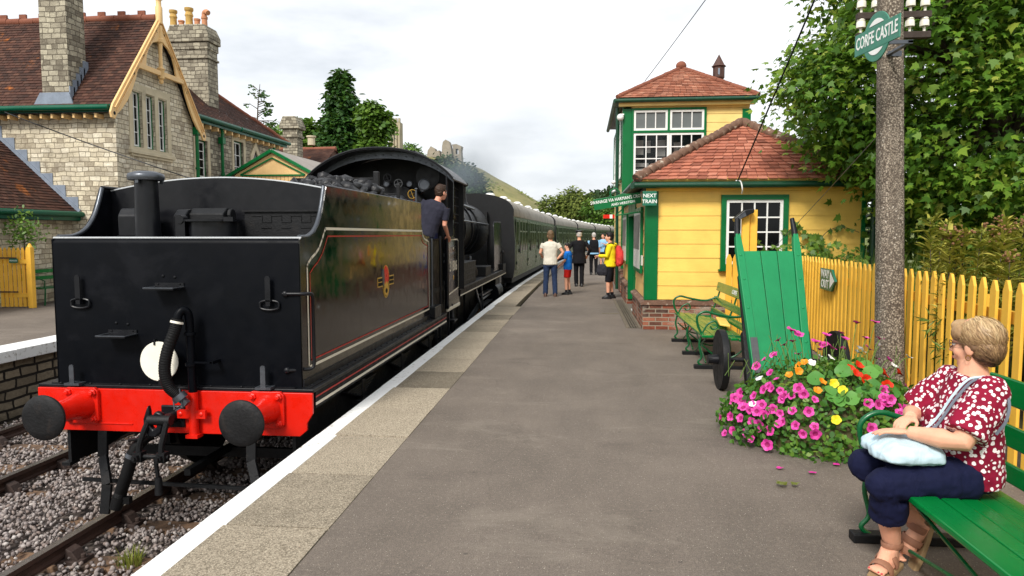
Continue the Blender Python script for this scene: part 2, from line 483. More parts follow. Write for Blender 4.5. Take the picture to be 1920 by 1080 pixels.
# masonry
m['stone'] = masonry('purbeck_stone', [(136, 126, 110), (212, 201, 177), (228, 217, 190), (168, 156, 135), (238, 229, 206), (202, 190, 166)], (140, 128, 108), .28, .125, .009, .92, 1.0, 1.0, .62, (118, 108, 95), 22)  # mortar tone darkened to paint in the shade between rough-faced stones
m['stoneg'] = masonry('grey_rock_stone', [(84, 78, 68), (158, 150, 132), (190, 182, 160), (116, 108, 94), (204, 196, 174)], (100, 92, 80), .27, .135, .010, .95, 1.0, .9, .65, (84, 80, 72), 18)
m['platstone'] = masonry('platform_wall_stone', [(70, 62, 52), (120, 108, 90), (150, 136, 114), (90, 80, 66)], (40, 35, 30), .40, .15, .022, .95, 1.0, .8, .8, (60, 55, 46), 16)
m['brick'] = masonry('plinth_brick', [(86, 44, 34), (140, 76, 56), (168, 108, 84), (70, 48, 42), (190, 160, 140)], (150, 138, 120), .225, .075, .01, .9, .8, .12, 1, (200, 190, 175), 40)
m['ashlar'] = plain('dressed_stone', (196, 184, 156), .9, .16, 2.5, .5, 24, dirt=((120, 112, 98), 2, .56, .6))
m['lead'] = plain('lead_flashing', (124, 134, 148), .6, .2, 6, .2, 20)
m['pot'] = plain('clay_pot', (190, 132, 96), .8, .15, 9, .2, 40)
m['potY'] = plain('buff_pot', (190, 154, 84), .8, .2, 12, .3, 40, dirt=((90, 66, 36), 8, .6, .7))
m['tileS'] = tiles('station_tiles', [(50, 35, 30), (74, 48, 39), (86, 56, 45), (62, 43, 36), (96, 66, 53)], [((178, 102, 34), 1.3, .60), ((160, 148, 130), 11, .68)])
m['tileH'] = tiles('hut_tiles', [(126, 76, 60), (174, 104, 82), (188, 118, 94), (150, 88, 70), (200, 132, 108)], [((120, 100, 80), 3, .66)])
m['tileHm'] = plain('mossy_hip_tile', (112, 84, 68), .9, .45, 9, .9, 26, dirt=((212, 206, 188), 9, .58, .95))
m['tileB'] = tiles('box_tiles', [(128, 78, 60), (170, 108, 84), (184, 124, 98), (148, 96, 78), (196, 142, 116)], [((120, 104, 88), 4, .66)])
# ---------------------------------------------------------------- ground, platforms, track
TX1, TX2 = -3.6, -6.86            # track centres
ZR = -.89                         # rail top
def shift(y): return (0.0286 * max(0., y - 14.7)) ** 2
def dshift(y): return 2 * .0286 ** 2 * max(0., y - 14.7)

def asphalt():
    N = NT('asphalt'); co = N.co()
    big = N.noise(co, .55, 6, .62); mid = N.noise(N.vmul(co, (1, .35, 1)), 2.6, 6, .7)
    fine = N.noise(co, 120, 4, .8); gr = N.noise(co, 38, 3, .7)
    t = N.math('ADD', N.math('MULTIPLY', big, .55), N.math('MULTIPLY', mid, .45))
    col = N.ramp(t, [(.3, lin((103, 95, 86))), (.5, lin((124, 114, 104))), (.7, lin((144, 133, 121)))])
    col = N.mix(N.mapr(fine, .38, .62, 0, .62), col, lin((66, 58, 53)))
    col = N.mix(N.mapr(gr, .5, .7, 0, .3), col, lin((150, 138, 122))); sp = N.vor(co, 75, 'F1', 'Distance'); k = N.math('LESS_THAN', sp, .17)
    pick = N.math('GREATER_THAN', N.noise(co, 47, 2), .56)
    col = N.mix(N.math('MULTIPLY', N.math('MULTIPLY', k, pick), .85), col, lin((204, 194, 176)))
    wv = N.n('ShaderNodeTexNoise'); N.setv(wv, 'Vector', co); wv.inputs['Scale'].default_value = 1.4; wv.inputs['Detail'].default_value = 5
    ck = N.vor(N.vadd(co, N.vmul((wv, 'Color'), (.9, .9, 0))), .42, 'DISTANCE_TO_EDGE', 'Distance'); cm = N.math('MULTIPLY', N.math('LESS_THAN', ck, .0042), N.math('GREATER_THAN', N.noise(co, .8, 3), .5))
    col = N.mix(N.math('MULTIPLY', cm, .12), col, lin((52, 47, 43)))
    gum = N.vor(co, 2.6, 'F1', 'Distance'); gm = N.math('LESS_THAN', gum, .035); col = N.mix(N.math('MULTIPLY', gm, .5), col, lin((70, 64, 60)))
    st = N.noise(N.vmul(co, (.6, 1.6, 1)), .9, 7, .72, .6); col = N.mix(N.mapr(st, .56, .68, 0, .34), col, lin((82, 74, 68))); col = N.mix(N.mapr(st, .44, .34, 0, .22), col, lin((158, 148, 134)))
    nrm = N.bump(N.math('ADD', N.noise(co, 120, 4, .7), N.math('MULTIPLY', N.noise(co, 3, 3), .7)), .55, .012)
    return N.fin(col, N.mapr(mid, .3, .7, .78, .94), nrm, 0, .25)

def coping_mat():
    N = NT('coping_slabs'); co = N.co(); r = N.attr()
    sp = N.noise(co, 95, 5, .75); big = N.noise(co, 1.7, 5, .65)
    t = N.math('ADD', N.math('MULTIPLY', r, .6), N.math('MULTIPLY', big, .4))
    col = N.ramp(t, [(.22, lin((120, 111, 97))), (.42, lin((164, 152, 133))), (.75, lin((192, 178, 156)))])
    col = N.mix(N.mapr(sp, .42, .6, 0, .8), col, lin((82, 74, 60)))
    v = N.vor(co, 70); col = N.mix(N.math('MULTIPLY', N.math('LESS_THAN', v, .22), .6), col, lin((214, 204, 180)))
    return N.fin(col, .93, N.bump(sp, .6, .012), 0, .2)

def white_edge():
    N = NT('white_edge_paint'); co = N.co()
    w = N.noise(co, 14, 8, .75); w2 = N.noise(co, 1.1, 4)
    f = N.mapr(N.math('ADD', N.math('MULTIPLY', w, .8), N.math('MULTIPLY', w2, .2)), .55, .63, 0, .8)
    col = N.mix(f, (.84, .84, .82, 1), lin((150, 142, 128)))
    return N.fin(col, .6, N.bump(N.noise(co, 90, 4), .3, .01), 0, .3)

def ballast_bed():
    N = NT('ballast_bed'); co = N.co()
    v = N.n('ShaderNodeTexVoronoi'); N.setv(v, 'Vector', co); v.inputs['Scale'].default_value = 17
    t = N.math('ADD', N.math('MULTIPLY', (v, 'Color'), .5), N.math('MULTIPLY', N.noise(co, 1.2, 4), .5))
    col = N.ramp(t, [(.2, lin((58, 50, 46))), (.5, lin((104, 94, 88))), (.8, lin((138, 126, 118)))])
    col = N.mix(N.mapr((v, 'Distance'), .3, .7, 0, .8), col, (.02, .017, .015, 1))
    return N.fin(col, .95, N.bump((v, 'Distance'), -1, .04), 0, .2)

m['asphalt'] = asphalt(); m['coping'] = coping_mat(); m['wline'] = white_edge(); m['bed'] = ballast_bed()
m['field'] = plain('field', (96, 104, 58), .95, .3, .08, .3, 3)
m['earth'] = plain('bank_earth', (84, 78, 48), .95, .3, 2, .6, 14)
m['stones'] = rndmat('ballast_stones', [(100, 90, 86), (146, 136, 132), (170, 161, 157), (134, 118, 110), (194, 187, 181)], .9, 45, .3, .2)
m['sleeper'] = plain('sleeper_timber', (116, 90, 68), .9, .35, 7, .6, 50, dirt=((50, 40, 33), 3, .48, .85))
m['rust'] = plain('rusty_rail', (72, 50, 40), .75, .3, 9, .3, 60)
m['railtop'] = plain('rail_head', (128, 120, 112), .28, .25, 10, .05, 60, metal=.8)
m['chair'] = plain('rail_chair', (58, 44, 38), .8, .3, 10, .4, 60)

def strip(name, mat, x0, x1, z, y0, y1, n, label=None, kind='structure', curve=True, parent=None, thick=0):
    b = MB()
    for i in range(n):
        a, c = y0 + (y1 - y0) * i / n, y0 + (y1 - y0) * (i + 1) / n
        sa, sc = (shift(a), shift(c)) if curve else (0, 0)
        b.quad((x0 + sa, a, z), (x1 + sa, a, z), (x1 + sc, c, z), (x0 + sc, c, z))
    o = b.build(name, mat, parent)
    return tag(o, label, None, None, kind) if parent is None else o

# the ground sheet, reaching the horizon
g = MB(); g.quad((-1600, -400, -1.35), (1600, -400, -1.35), (1600, 2400, -1.35), (-1600, 2400, -1.35))
tag(g.build('ground', m['field']), 'green and brown fields beyond the station', kind='structure')
# ballast bed between the platforms
strip('ballast_bed', m['bed'], -8.45, -1.9, -1.13, -6, 150, 60, 'grey ballast bed of the two tracks between the platforms')
# near platform: solid block, coping slabs, painted edge
b = MB()
ys = [-8 + i * 2 for i in range(70)]
for a, c in zip(ys, ys[1:]):
    sa, sc = shift(a), shift(c)
    xr = 9 if a < 40 else 5
    b.quad((-1.43 + sa, a, 0), (xr + sa, a, 0), (xr + sc, c, 0), (-1.43 + sc, c, 0))
    b.quad((-2.05 + sa, a, -1.3), (-2.05 + sa, a, -.1), (-2.05 + sc, c, -.1), (-2.05 + sc, c, -1.3))
tag(b.build('platform', m['asphalt']), 'grey asphalt station platform with a speckled worn surface', kind='structure')
b = MB(); rr = random.Random(3); y = -4.3; slabs = []
while y < 118:
    L = .9 * rr.choice((.95, 1, 1, 1.04)) if y < 40 else 4.0
    slabs.append((y, y + L)); y += L
for i, (a, c) in enumerate(slabs):
    b.cr = rr.uniform(.3, .9) if i not in (13, 20) else .12
    xin = -1.425 + rr.uniform(-.012, .012) - (.13 if 16 < a < 40 else 0)
    sa, sc = shift(a), shift(c); e = .008; h = .002 + rr.uniform(0, .006)
    t = [(-2.055 + sa, a + e, h), (xin + sa, a + e, h), (xin + sc, c - e, h), (-2.055 + sc, c - e, h)]
    lo = [(x, yy, -.1) for x, yy, _ in t]
    it = [b.V(p) for p in t]; il = [b.V(p) for p in lo]
    b.F(it); b.F(il[::-1])
    for k in range(4): b.F((it[k], il[k], il[(k + 1) % 4], it[(k + 1) % 4]))
tag(b.build('platform_coping', m['coping']), 'tan speckled coping slabs along the platform edge', kind='structure')
b = MB()
for i, (a, c) in enumerate(slabs):
    sa, sc = shift(a), shift(c); e = .003; h = .003 + rr.uniform(0, .005); w = -2.04 + rr.uniform(-.012, .012)
    t = [(-2.205 + sa, a + e, h), (w + sa, a + e, h), (w + sc, c - e, h), (-2.205 + sc, c - e, h)]
    it = [b.V(p) for p in t]; il = [b.V((x, yy, -.11)) for x, yy, _ in t]
    b.F(it); b.F(il[::-1])
    for k in range(4): b.F((it[k], il[k], il[(k + 1) % 4], it[(k + 1) % 4]))
tag(b.build('platform_edge_line', m['wline'], bevel=.006), 'white painted edge of the near platform', kind='structure')
# far platform
b = MB(); b.box(-40, -8.62, -8, 75, -1.3, -.05)
tag(b.build('far_platform', m['asphalt']), 'asphalt platform in front of the stone station house', kind='structure')
b = MB(); b.box(-8.62, -8.52, -8, 75, -1.3, -.2)
tag(b.build('far_platform_wall', m['platstone']), 'dark rough stone wall under the far platform edge', kind='structure')
b = MB(); y = -6
while y < 70:
    b.box(-8.95, -8.42, y + .004, y + 1.3, -.2, -.035 + rr.uniform(0, .008)); y += 1.304
tag(b.build('far_platform_edge_line', m['wline'], bevel=.008), 'white painted coping of the far platform', kind='structure')
# bank behind the fence
b = MB(); n = 24
P = [[(3.3 + .12 * (i == 0) + i * 1.2, 1 + j * 2.2, (.06 if i else .02) + .05 * i + .12 * mnoise.noise(Vector((i * .7, j * .6, 0)))) for i in range(12)] for j in range(9)]
for j in range(8):
    for i in range(11): b.quad(P[j][i], P[j][i + 1], P[j + 1][i + 1], P[j + 1][i])
tag(b.build('bank', m['earth'], smooth=180), 'overgrown earth bank behind the yellow fence', kind='structure')

# ---- rails: bullhead section swept along the curve
prof = [(-.035, 0), (.035, 0), (.036, -.04), (.012, -.06), (.012, -.1), (.032, -.118), (.032, -.14), (-.032, -.14), (-.032, -.118), (-.012, -.1), (-.012, -.06), (-.036, -.04)]
def rail(x, y1, label):
    b = MB(); ys = [-5, 0, 5, 10, 14.7] + [14.7 + 4 * k for k in range(1, int((y1 - 14.7) / 4) + 1)]
    rings = [[b.V((x + px + shift(y), y, ZR + pz)) for px, pz in prof] for y in ys]
    for A, B in zip(rings, rings[1:]):
        for k in range(12): b.F((A[k], A[(k + 1) % 12], B[(k + 1) % 12], B[k]), 1 if k == 0 else 0)
    o = b.build('rail', [m['rust'], m['railtop']], org=(x, 5, ZR))
    return tag(o, label, 'rail', 'running rails')
rail(TX1 + .7525, 110, 'running rail of the near track, close under the platform edge')
rail(TX1 - .7525, 110, 'worn running rail of the near track, on the side away from the platform')
rail(TX2 + .7525, 110, 'inner running rail of the empty far track')
rail(TX2 - .7525, 110, 'outer running rail of the empty far track, beside the stone platform wall')
# ---- sleepers with two chairs each
def sleeper():
    o = thing('sleeper', 'x', 'sleeper', (0, 0, 0), 'timber sleepers')
    b = MB(); b.box(-1.3, 1.3, -.125, .125, -1.2, ZR - .185); b.build('timber', m['sleeper'], o, bevel=.012)
    for s in (-1, 1):
        c = MB(); x = s * .7525
        c.box(x - .19, x + .19, -.09, .09, ZR - .188, ZR - .15)
        for k in (-1, 1): c.prism([(x + k * .034, ZR - .15), (x + k * .15, ZR - .15), (x + k * .10, ZR - .08), (x + k * .045, ZR - .055)], 'xz', -.06, .06)
        for k in (-1, 1): c.cyl((x + k * .16, 0, ZR - .15), (x + k * .16, 0, ZR - .115), .022, n=8)
        c.build('rail_chair', m['chair'], o, bevel=.006)
    return o
SL = sleeper(); first = True
for tx, ya, yb, lab in ((TX1, 3.1, 26, 'timber sleeper under the near track'), (TX2, 4.5, 34, 'timber sleeper under the empty far track')):
    y = ya
    while y < yb:
        o = SL if first else copy_tree(SL); first = False
        o.location = (tx + rr.uniform(-.03, .03) + shift(y), y, rr.uniform(-.008, .004)); o.rotation_euler.z = rr.uniform(-.012, .012)
        o['label'] = lab; o['group'] = 'sleepers of the near track' if tx == TX1 else 'sleepers of the far track'
        y += .76
# ---- loose ballast stones
def ico():
    bm = bmesh.new(); bmesh.ops.create_icosphere(bm, subdivisions=1, radius=1)
    v = np.array([x.co[:] for x in bm.verts]); f = np.array([[x.index for x in p.verts] for p in bm.faces]); bm.free(); return v, f
IV, IF = ico()
def rubble(name, mat, P, S, parent=None, squash=(1, .8, .65), label=None, org=None, variants=5):
    parts = []; off = 0; idx = np.arange(len(P)) % variants
    for k in range(variants):
        tv = IV * RNG.uniform(.6, 1.25, (len(IV), 1)) * np.array(squash)
        sel = idx == k
        Vw, F, r = scatter(tv, IF, rand_rot(sel.sum()), P[sel], S[sel]); parts.append((Vw, F + off, r)); off += len(Vw)
    Vw, F, r = (np.concatenate([p[i] for p in parts]) for i in range(3))
    return fin(npmesh(name, Vw, 0, F, r), name, mat, parent, org=org)
def ballast(n, y0, y1, smin, smax):
    x = RNG.uniform(-8.4, -2.35, n); y = RNG.uniform(y0, y1, n)
    z = -1.07 + RNG.normal(0, .022, n)
    for tx in (TX1, TX2):
        z += .03 * (np.abs(np.abs(x - tx) - 1.45) < .5)
    z -= .1 * (x < -8.2)
    on = np.zeros(n, bool)
    for tx, ya in ((TX1, 3.1), (TX2, 4.5)):
        ph = np.abs(((y - ya + .38) % .76) - .38)
        on |= (ph < .12) & (np.abs(x - tx) < 1.28) & (RNG.random(n) < .8)
        for s in (-1, 1): on |= np.abs(x - tx - s * .7525) < .06
    k = ~on
    return np.stack([x, y, z], 1)[k], RNG.uniform(smin, smax, n)[k]
p1, s1 = ballast(24000, 4.7, 9.5, .014, .032); p2, s2 = ballast(9000, 9.5, 16, .024, .042)
tag(rubble('ballast_gravel', m['stones'], np.concatenate([p1, p2]), np.concatenate([s1, s2])), 'pinkish grey ballast stones heaped between the rails', kind='stuff')
# tuft of grass at the platform foot
def tuft(name, c, n, h, spread, mat, parent=None, org=None, lean=.5):
    """n curved blades"""
    P = np.zeros((n, 3)); ang = RNG.uniform(0, 2 * pi, n); rad = spread * np.sqrt(RNG.random(n))
    P[:, 0] = c[0] + rad * np.cos(ang); P[:, 1] = c[1] + rad * np.sin(ang); P[:, 2] = c[2]
    d = np.stack([np.cos(ang + RNG.normal(0, .6, n)), np.sin(ang + RNG.normal(0, .6, n))], 1)
    hh = h * RNG.uniform(.5, 1.1, n); ln = lean * RNG.uniform(.2, 1.3, n); w = .0035 + .004 * RNG.random(n)
    V = []; F = []; k = 0
    side = np.stack([-d[:, 1], d[:, 0], np.zeros(n)], 1)
    rows = []
    for t in (0, .4, .75, 1):
        ctr = P + np.concatenate([d * (ln * hh * t * t)[:, None], (hh * (t - .25 * ln * t * t))[:, None]], 1)
        ww = (w * (1 - t * .92))[:, None]
        rows += [ctr - side * ww, ctr + side * ww]
    V = np.stack(rows, 1).reshape(-1, 3)
    base = (np.arange(n) * 8)[:, None]
    F = np.concatenate([base + np.array([[2 * i, 2 * i + 1, 2 * i + 3, 2 * i + 2]]) for i in range(3)], 0)
    return fin(npmesh(name, V, 0, F, np.tile(RNG.random(n), 3)), name, mat, parent, org=org)
m['grass'] = leafmat('grass_blade', [(66, 84, 24), (120, 130, 48), (160, 156, 80)], .5, .3)
tag(tuft('grass_tuft', (-3.75, 5.37, -1.08), 110, .15, .10, m['grass'], org=(-3.75, 5.37, -1.08)), 'tuft of green grass growing in the ballast beside the platform edge', 'grass')
# ---------------------------------------------------------------- the tender (rear towards us)
CX = -3.6
def rivets(b, pts, nrm, r=.009):
    for p in pts: b.lathe([(r, -.002), (r, .003), (r * .6, .008), (0, .009)], p, nrm, 7)

T = thing('locomotive_tender', 'black coal tender with red buffer beam, rear end facing down the track', 'tender', (CX, 8.5, ZR))
def tp(mb, name, mat, parent=None, **k): return mb.build(name, mat, parent or T, **k)
XL, XR = -4.75, -2.435
# tank: box with rounded top rear edge
b = MB(); r = .05
sec = [(5.9, .33)] + [(5.9 + r - r * cos(a), 1.65 - r + r * sin(a)) for a in [0, pi / 8, pi / 4, 3 * pi / 8, pi / 2]] + [(11.1, 1.65), (11.1, .33)]
b.prism(sec, 'yz', XL + .006, XR - .006)
tp(b, 'tank', m['black'], smooth=30)
# pale rod along the top edge, painting the highlight of the rounded plate
b = MB(); b.tube([(XL, 5.93, 1.652), (XR, 5.93, 1.652)], .009, 6)
tp(b, 'tank_edge_highlight', m['edge'])
# side sheets with the swept-up rear and cut-away front
def sheet(x0, x1):
    o = [(5.9, .33), (5.9, 1.64)] + [(5.93, 1.65), (6.1, 1.66), (6.25, 1.70), (6.36, 1.78), (6.44, 1.88), (6.50, 2.0), (6.55, 2.11), (6.56, 2.135)]
    o += [(7.5, 2.15), (9, 2.155), (10.54, 2.15)] + [(10.545, 1.80), (10.59, 1.73), (10.68, 1.685), (10.85, 1.66), (11.1, 1.65), (11.1, .33)]
    b = MB(); b.prism(o, 'yz', x0, x1); return b
tp(sheet(XR - .012, XR), 'side_sheet', m['sideblack'])
tp(sheet(XL, XL + .012), 'side_sheet', m['black'])
for x in (XR - .028, XL + .028):
    b = MB(); pts = [(x, 5.95, 1.66), (x, 6.12, 1.665), (x, 6.27, 1.71), (x, 6.38, 1.79), (x, 6.455, 1.89), (x, 6.51, 2.0), (x, 6.555, 2.11), (x, 6.565, 2.14)]
    b.tube(bez(pts, 4), .021, 8); tp(b, 'swept_edge', m['steel'], smooth=60)
    b = MB(); b.tube([(x, 6.56, 2.145), (x, 10.55, 2.155)], .016, 8); tp(b, 'coping_rail', m['black2'], smooth=60)
# arched coal plate
b = MB(); top = [(XL + .015 + (XR - XL - .03) * k / 24, 2.115 + .125 * (1 - (2 * k / 24 - 1) ** 2)) for k in range(25)]
b.prism([(XR - .015, 1.64), (XL + .015, 1.64)] + top, 'xz', 6.72, 6.735); tp(b, 'coal_plate', m['black2'])
b = MB(); b.tube([(x, 6.72, z + .004) for x, z in top], .008, 6); tp(b, 'coal_plate_beading', m['edge'])
# low stepped panel, tool boxes, filler and ventilator on the tank top
b = MB(); b.box(-3.32, XR - .03, 6.69, 6.712, 1.655, 1.905); b.box(-3.34, XR - .03, 6.665, 6.70, 1.905, 1.922)
for k in range(4):
    x = -3.25 + k * .2
    b.box(x, x + .11, 6.682, 6.69, 1.862, 1.868); b.box(x + .105, x + .111, 6.682, 6.69, 1.80, 1.868); b.box(x + .111, x + .2, 6.682, 6.69, 1.80, 1.806)
    b.box(x + .2, x + .206, 6.682, 6.69, 1.80, 1.868); b.box(x + .1, x + .2, 6.682, 6.69, 1.745, 1.75)
tp(b, 'stepped_panel', m['sootblack'])
b = MB(); b.prism([(6.35, 1.66), (6.35, 1.86), (6.40, 1.93), (6.6, 1.94), (6.65, 1.66)], 'yz', -4.42, -4.16); tp(b, 'tool_box', m['black2'], bevel=.012)
b = MB(); b.prism([(6.35, 1.66), (6.35, 1.86), (6.42, 1.92), (6.6, 1.93), (6.65, 1.66)], 'yz', -3.86, -3.74); tp(b, 'tool_box', m['black2'], bevel=.012)
b = MB(); b.prism([(6.42, 1.80), (6.42, 1.88), (6.5, 1.935), (6.62, 1.935), (6.62, 1.80)], 'yz', -3.75, -3.40); b.cyl((-3.40, 6.54, 1.87), (-3.36, 6.54, 1.87), .06)
tp(b, 'fire_iron_tray', m['sootblack'], bevel=.01)
b = MB(); b.lathe([(.215, 1.65), (.215, 1.80), (.0, 1.80)], (-3.42, 6.28, 0), n=36); tp(b, 'water_filler', m['black2'], smooth=40)
b = MB(); b.lathe([(.265, 1.80), (.265, 1.818), (.0, 1.822)], (-3.42, 6.28, 0), n=36); b.box(-3.69, -3.60, 6.1, 6.16, 1.655, 1.83); b.cyl((-3.645, 6.09, 1.82), (-3.645, 6.17, 1.82), .04)
b.box(-3.22, -3.13, 6.08, 6.12, 1.80, 1.84)
tp(b, 'filler_lid', m['black2'], smooth=40)
b = MB(); b.lathe([(.112, 1.65), (.106, 1.8), (.100, 2.17), (.1, 2.2)], (-4.02, 6.2, 0), n=28); tp(b, 'ventilator_pipe', m['black2'], smooth=50)
b = MB(); b.lathe([(.1, 2.175), (.15, 2.18), (.158, 2.20), (.158, 2.222), (.15, 2.24), (.09, 2.262), (0, 2.268)], (-4.02, 6.2, 0), n=28)
for k in range(3): b.box(-4.02 + .13 * cos(k * 2.1 + .5) - .015, -4.02 + .13 * cos(k * 2.1 + .5) + .015, 6.2 + .13 * sin(k * 2.1 + .5) - .01, 6.2 + .13 * sin(k * 2.1 + .5) + .01, 2.15, 2.18)
tp(b, 'ventilator_cap', m['steel'], smooth=50)
# coal heap
n = 1500
x = RNG.uniform(XL + .15, XR - .12, n); y = RNG.uniform(6.9, 11.0, n)
def coal_h(x, y):
    h = np.interp(y, [6.8, 7.4, 8.2, 9.0, 9.6, 10.2, 11], [1.95, 2.05, 2.26, 2.44, 2.30, 2.05, 1.9])
    s = np.interp(x, [-4.75, -4.3, -3.7, -3.1, -2.8, -2.45], [-.30, -.22, -.08, .0, -.10, -.26])
    return np.maximum(1.8, h + s)
z = coal_h(x, y) - .05 + RNG.uniform(-.05, .06, n)
rubble('coal', m['coal'], np.stack([x, y, z], 1), RNG.uniform(.05, .13, n), T, (1, .8, .7))
b = MB(); g = [[(XL + .02 + (XR - XL - .04) * i / 12, 6.75 + 4.3 * j / 14, 0) for i in range(13)] for j in range(15)]
gz = [[(p[0], p[1], float(coal_h(np.array(p[0]), np.array(p[1]))) - .12) for p in row] for row in g]
for j in range(14):
    for i in range(12): b.quad(gz[j][i], gz[j][i + 1], gz[j + 1][i + 1], gz[j + 1][i])
tp(b, 'coal_bed', m['coal'])
# fire-hole bulkhead with posts at the front of the coal space
b = MB(); b.box(-4.1, -2.88, 9.72, 9.75, 1.7, 2.46); b.box(-4.1, -2.88, 9.71, 9.76, 2.46, 2.48); tp(b, 'coal_bulkhead', m['sootblack'])
b = MB(); b.box(-2.91, -2.83, 9.66, 9.72, 1.7, 2.56); tp(b, 'bulkhead_post', m['sootblack'], bevel=.01)
b = MB(); b.box(-2.74, -2.69, 10.25, 10.3, 1.7, 2.42); b.box(-3.0, -2.72, 10.27, 10.28, 2.27, 2.285); tp(b, 'bulkhead_post', m['sootblack'], bevel=.008)
b = MB(); b.tube([(-2.62, 11.0, 1.0), (-2.62, 11.0, 2.4)], .016, 8); b.lathe([(.0, -.02), (.03, 0), (0, .02)], (-2.62, 11.0, 2.4), n=8); tp(b, 'brake_standard', m['steel'], smooth=60)
# lining and emblem on the platform side
def sideline(pts, w, mat, name, off):
    b = MB(); P = [Vector((0, a, c)) for a, c in pts]; n = len(P); x = XR + off
    for i in range(n):
        a, c = P[i], P[(i + 1) % n]; d = (c - a).normalized(); q = Vector((0, -d.z, d.y)) * (w / 2); e = d * (w * .3)
        b.quad((x, *(a + q - e)[1:]), (x, *(c + q + e)[1:]), (x, *(c - q + e)[1:]), (x, *(a - q - e)[1:]))
    tp(b, name, mat)
crv = [(6.04, 1.40), (6.06, 1.425), (6.14, 1.47), (6.25, 1.51), (6.34, 1.56), (6.42, 1.64), (6.47, 1.70), (6.51, 1.737)]
crf = [(10.58, 1.737), (10.60, 1.68), (10.68, 1.63), (10.80, 1.60), (10.95, 1.585), (11.03, 1.56)]
sideline(crv + crf + [(11.03, .495), (6.04, .495)], .026, m['lineW'], 'lining', .004)
ins = [(6.10, 1.335), (6.19, 1.385), (6.3, 1.43), (6.41, 1.50), (6.49, 1.58), (6.56, 1.665)] + [(10.53, 1.665), (10.55, 1.60), (10.66, 1.55), (10.85, 1.52), (10.96, 1.50)]
sideline(ins + [(10.96, .55), (6.10, .55)], .014, m['lineR'], 'lining', .0045)
ec = (8.56, 1.10)
b = MB(); b.prism(circ(ec, .155, 32, .205), 'yz', XR + .002, XR + .004); em = tp(b, 'emblem', m['gold'])
for mat, pts, d in ((m['black'], circ(ec, .14, 32, .19), .0055), (m['red'], circ((8.56, 1.16), .115, 28, .125), .007), (m['steel'], circ((8.44, 1.15), .05, 16, .11), .0085), (m['gold'], circ((8.56, .995), .105, 20, .075), .008), (m['gold'], [(8.47, 1.02), (8.47, 1.10), (8.51, 1.06), (8.56, 1.11), (8.61, 1.06), (8.65, 1.10), (8.65, 1.02)], .0095), (m['black'], circ((8.56, .985), .045, 14, .03), .010),
                    (m['red'], [(8.50, 1.10), (8.48, 1.2), (8.53, 1.3), (8.62, 1.27), (8.66, 1.18), (8.62, 1.1)], .0088)):
    b = MB(); b.prism(pts, 'yz', XR + .001, XR + d); tp(b, 'emblem_field', mat, em)
for s in (-1, 1):
    b = MB(); b.box(XR + .001, XR + .004, *sorted((8.56 + s * .15, 8.56 + s * .36)), 1.045, 1.165); bar = tp(b, 'emblem_bar', m['gold'])
    b = MB(); b.box(XR + .001, XR + .006, *sorted((8.56 + s * .15, 8.56 + s * .345)), 1.06, 1.099); b.box(XR + .001, XR + .006, *sorted((8.56 + s * .15, 8.56 + s * .345)), 1.111, 1.15); tp(b, 'emblem_field', m['black'], bar)
# vertical handrail at the rear corner
b = MB(); x = XR + .07
b.tube(bez([(XR - .16, 5.885, 1.165), (XR + .02, 5.9, 1.165), (x - .005, 5.96, 1.16), (x, 5.99, 1.12)], 4) + [(x, 5.99, .54)] + bez([(x, 5.99, .54), (x - .01, 5.98, .50), (XR, 5.95, .49), (XR - .12, 5.885, .49)], 4)[1:], .016, 10)
for z in (1.165, .49): b.lathe([(.028, 0), (.028, .02), (.018, .03)], (XR - .14, 5.9, z), (0, -1, 0), 10)
tp(b, 'handrail', m['black2'], smooth=60)
for (yy, z0, z1) in ((11.14, .45, 1.62),):
    b = MB(); b.tube([(XR + .03, yy, z0), (XR + .03, yy, z1)], .017, 8); tp(b, 'handrail', m['steel'], smooth=60)
# footplate with riveted angle, valance and lines
b = MB(); b.box(-4.915, -2.325, 5.86, 11.95, .30, .33); tp(b, 'footplate', m['black2'], bevel=.006)
b = MB(); b.box(XR, XR + .012, 5.9, 11.1, .332, .40); b.box(XR, -2.37, 5.9, 11.1, .331, .338)
rivets(b, [(-2.40, 6.0 + k * .245, .339) for k in range(21)], (0, 0, 1), .013)
b.box(-4.8, -2.5, 5.878, 5.9, .331, .34); rivets(b, [(-4.7 + .285 * k, 5.875, .338) for k in range(8)], (0, 0, 1), .012)
tp(b, 'foot_angle', m['black2'])
b = MB(); b.box(-2.35, -2.335, 5.93, 11.95, .15, .30); tp(b, 'valance', m['black'])
b = MB(); b.box(-2.336, -2.332, 5.93, 11.95, .243, .257); tp(b, 'lining', m['lineR'])
b = MB(); b.box(-2.336, -2.331, 5.93, 11.95, .175, .20); tp(b, 'lining', m['lineW'])
b = MB(); b.box(-2.62, -2.34, 11.05, 11.55, .33, .52); tp(b, 'front_step_box', m['black2'], bevel=.01)
b = MB(); b.box(-2.45, -2.2, 11.4, 11.8, -.22, -.19); b.box(-2.42, -2.39, 11.42, 11.46, -.19, .2); b.box(-2.42, -2.39, 11.74, 11.78, -.19, .2); tp(b, 'foot_step', m['black2'])
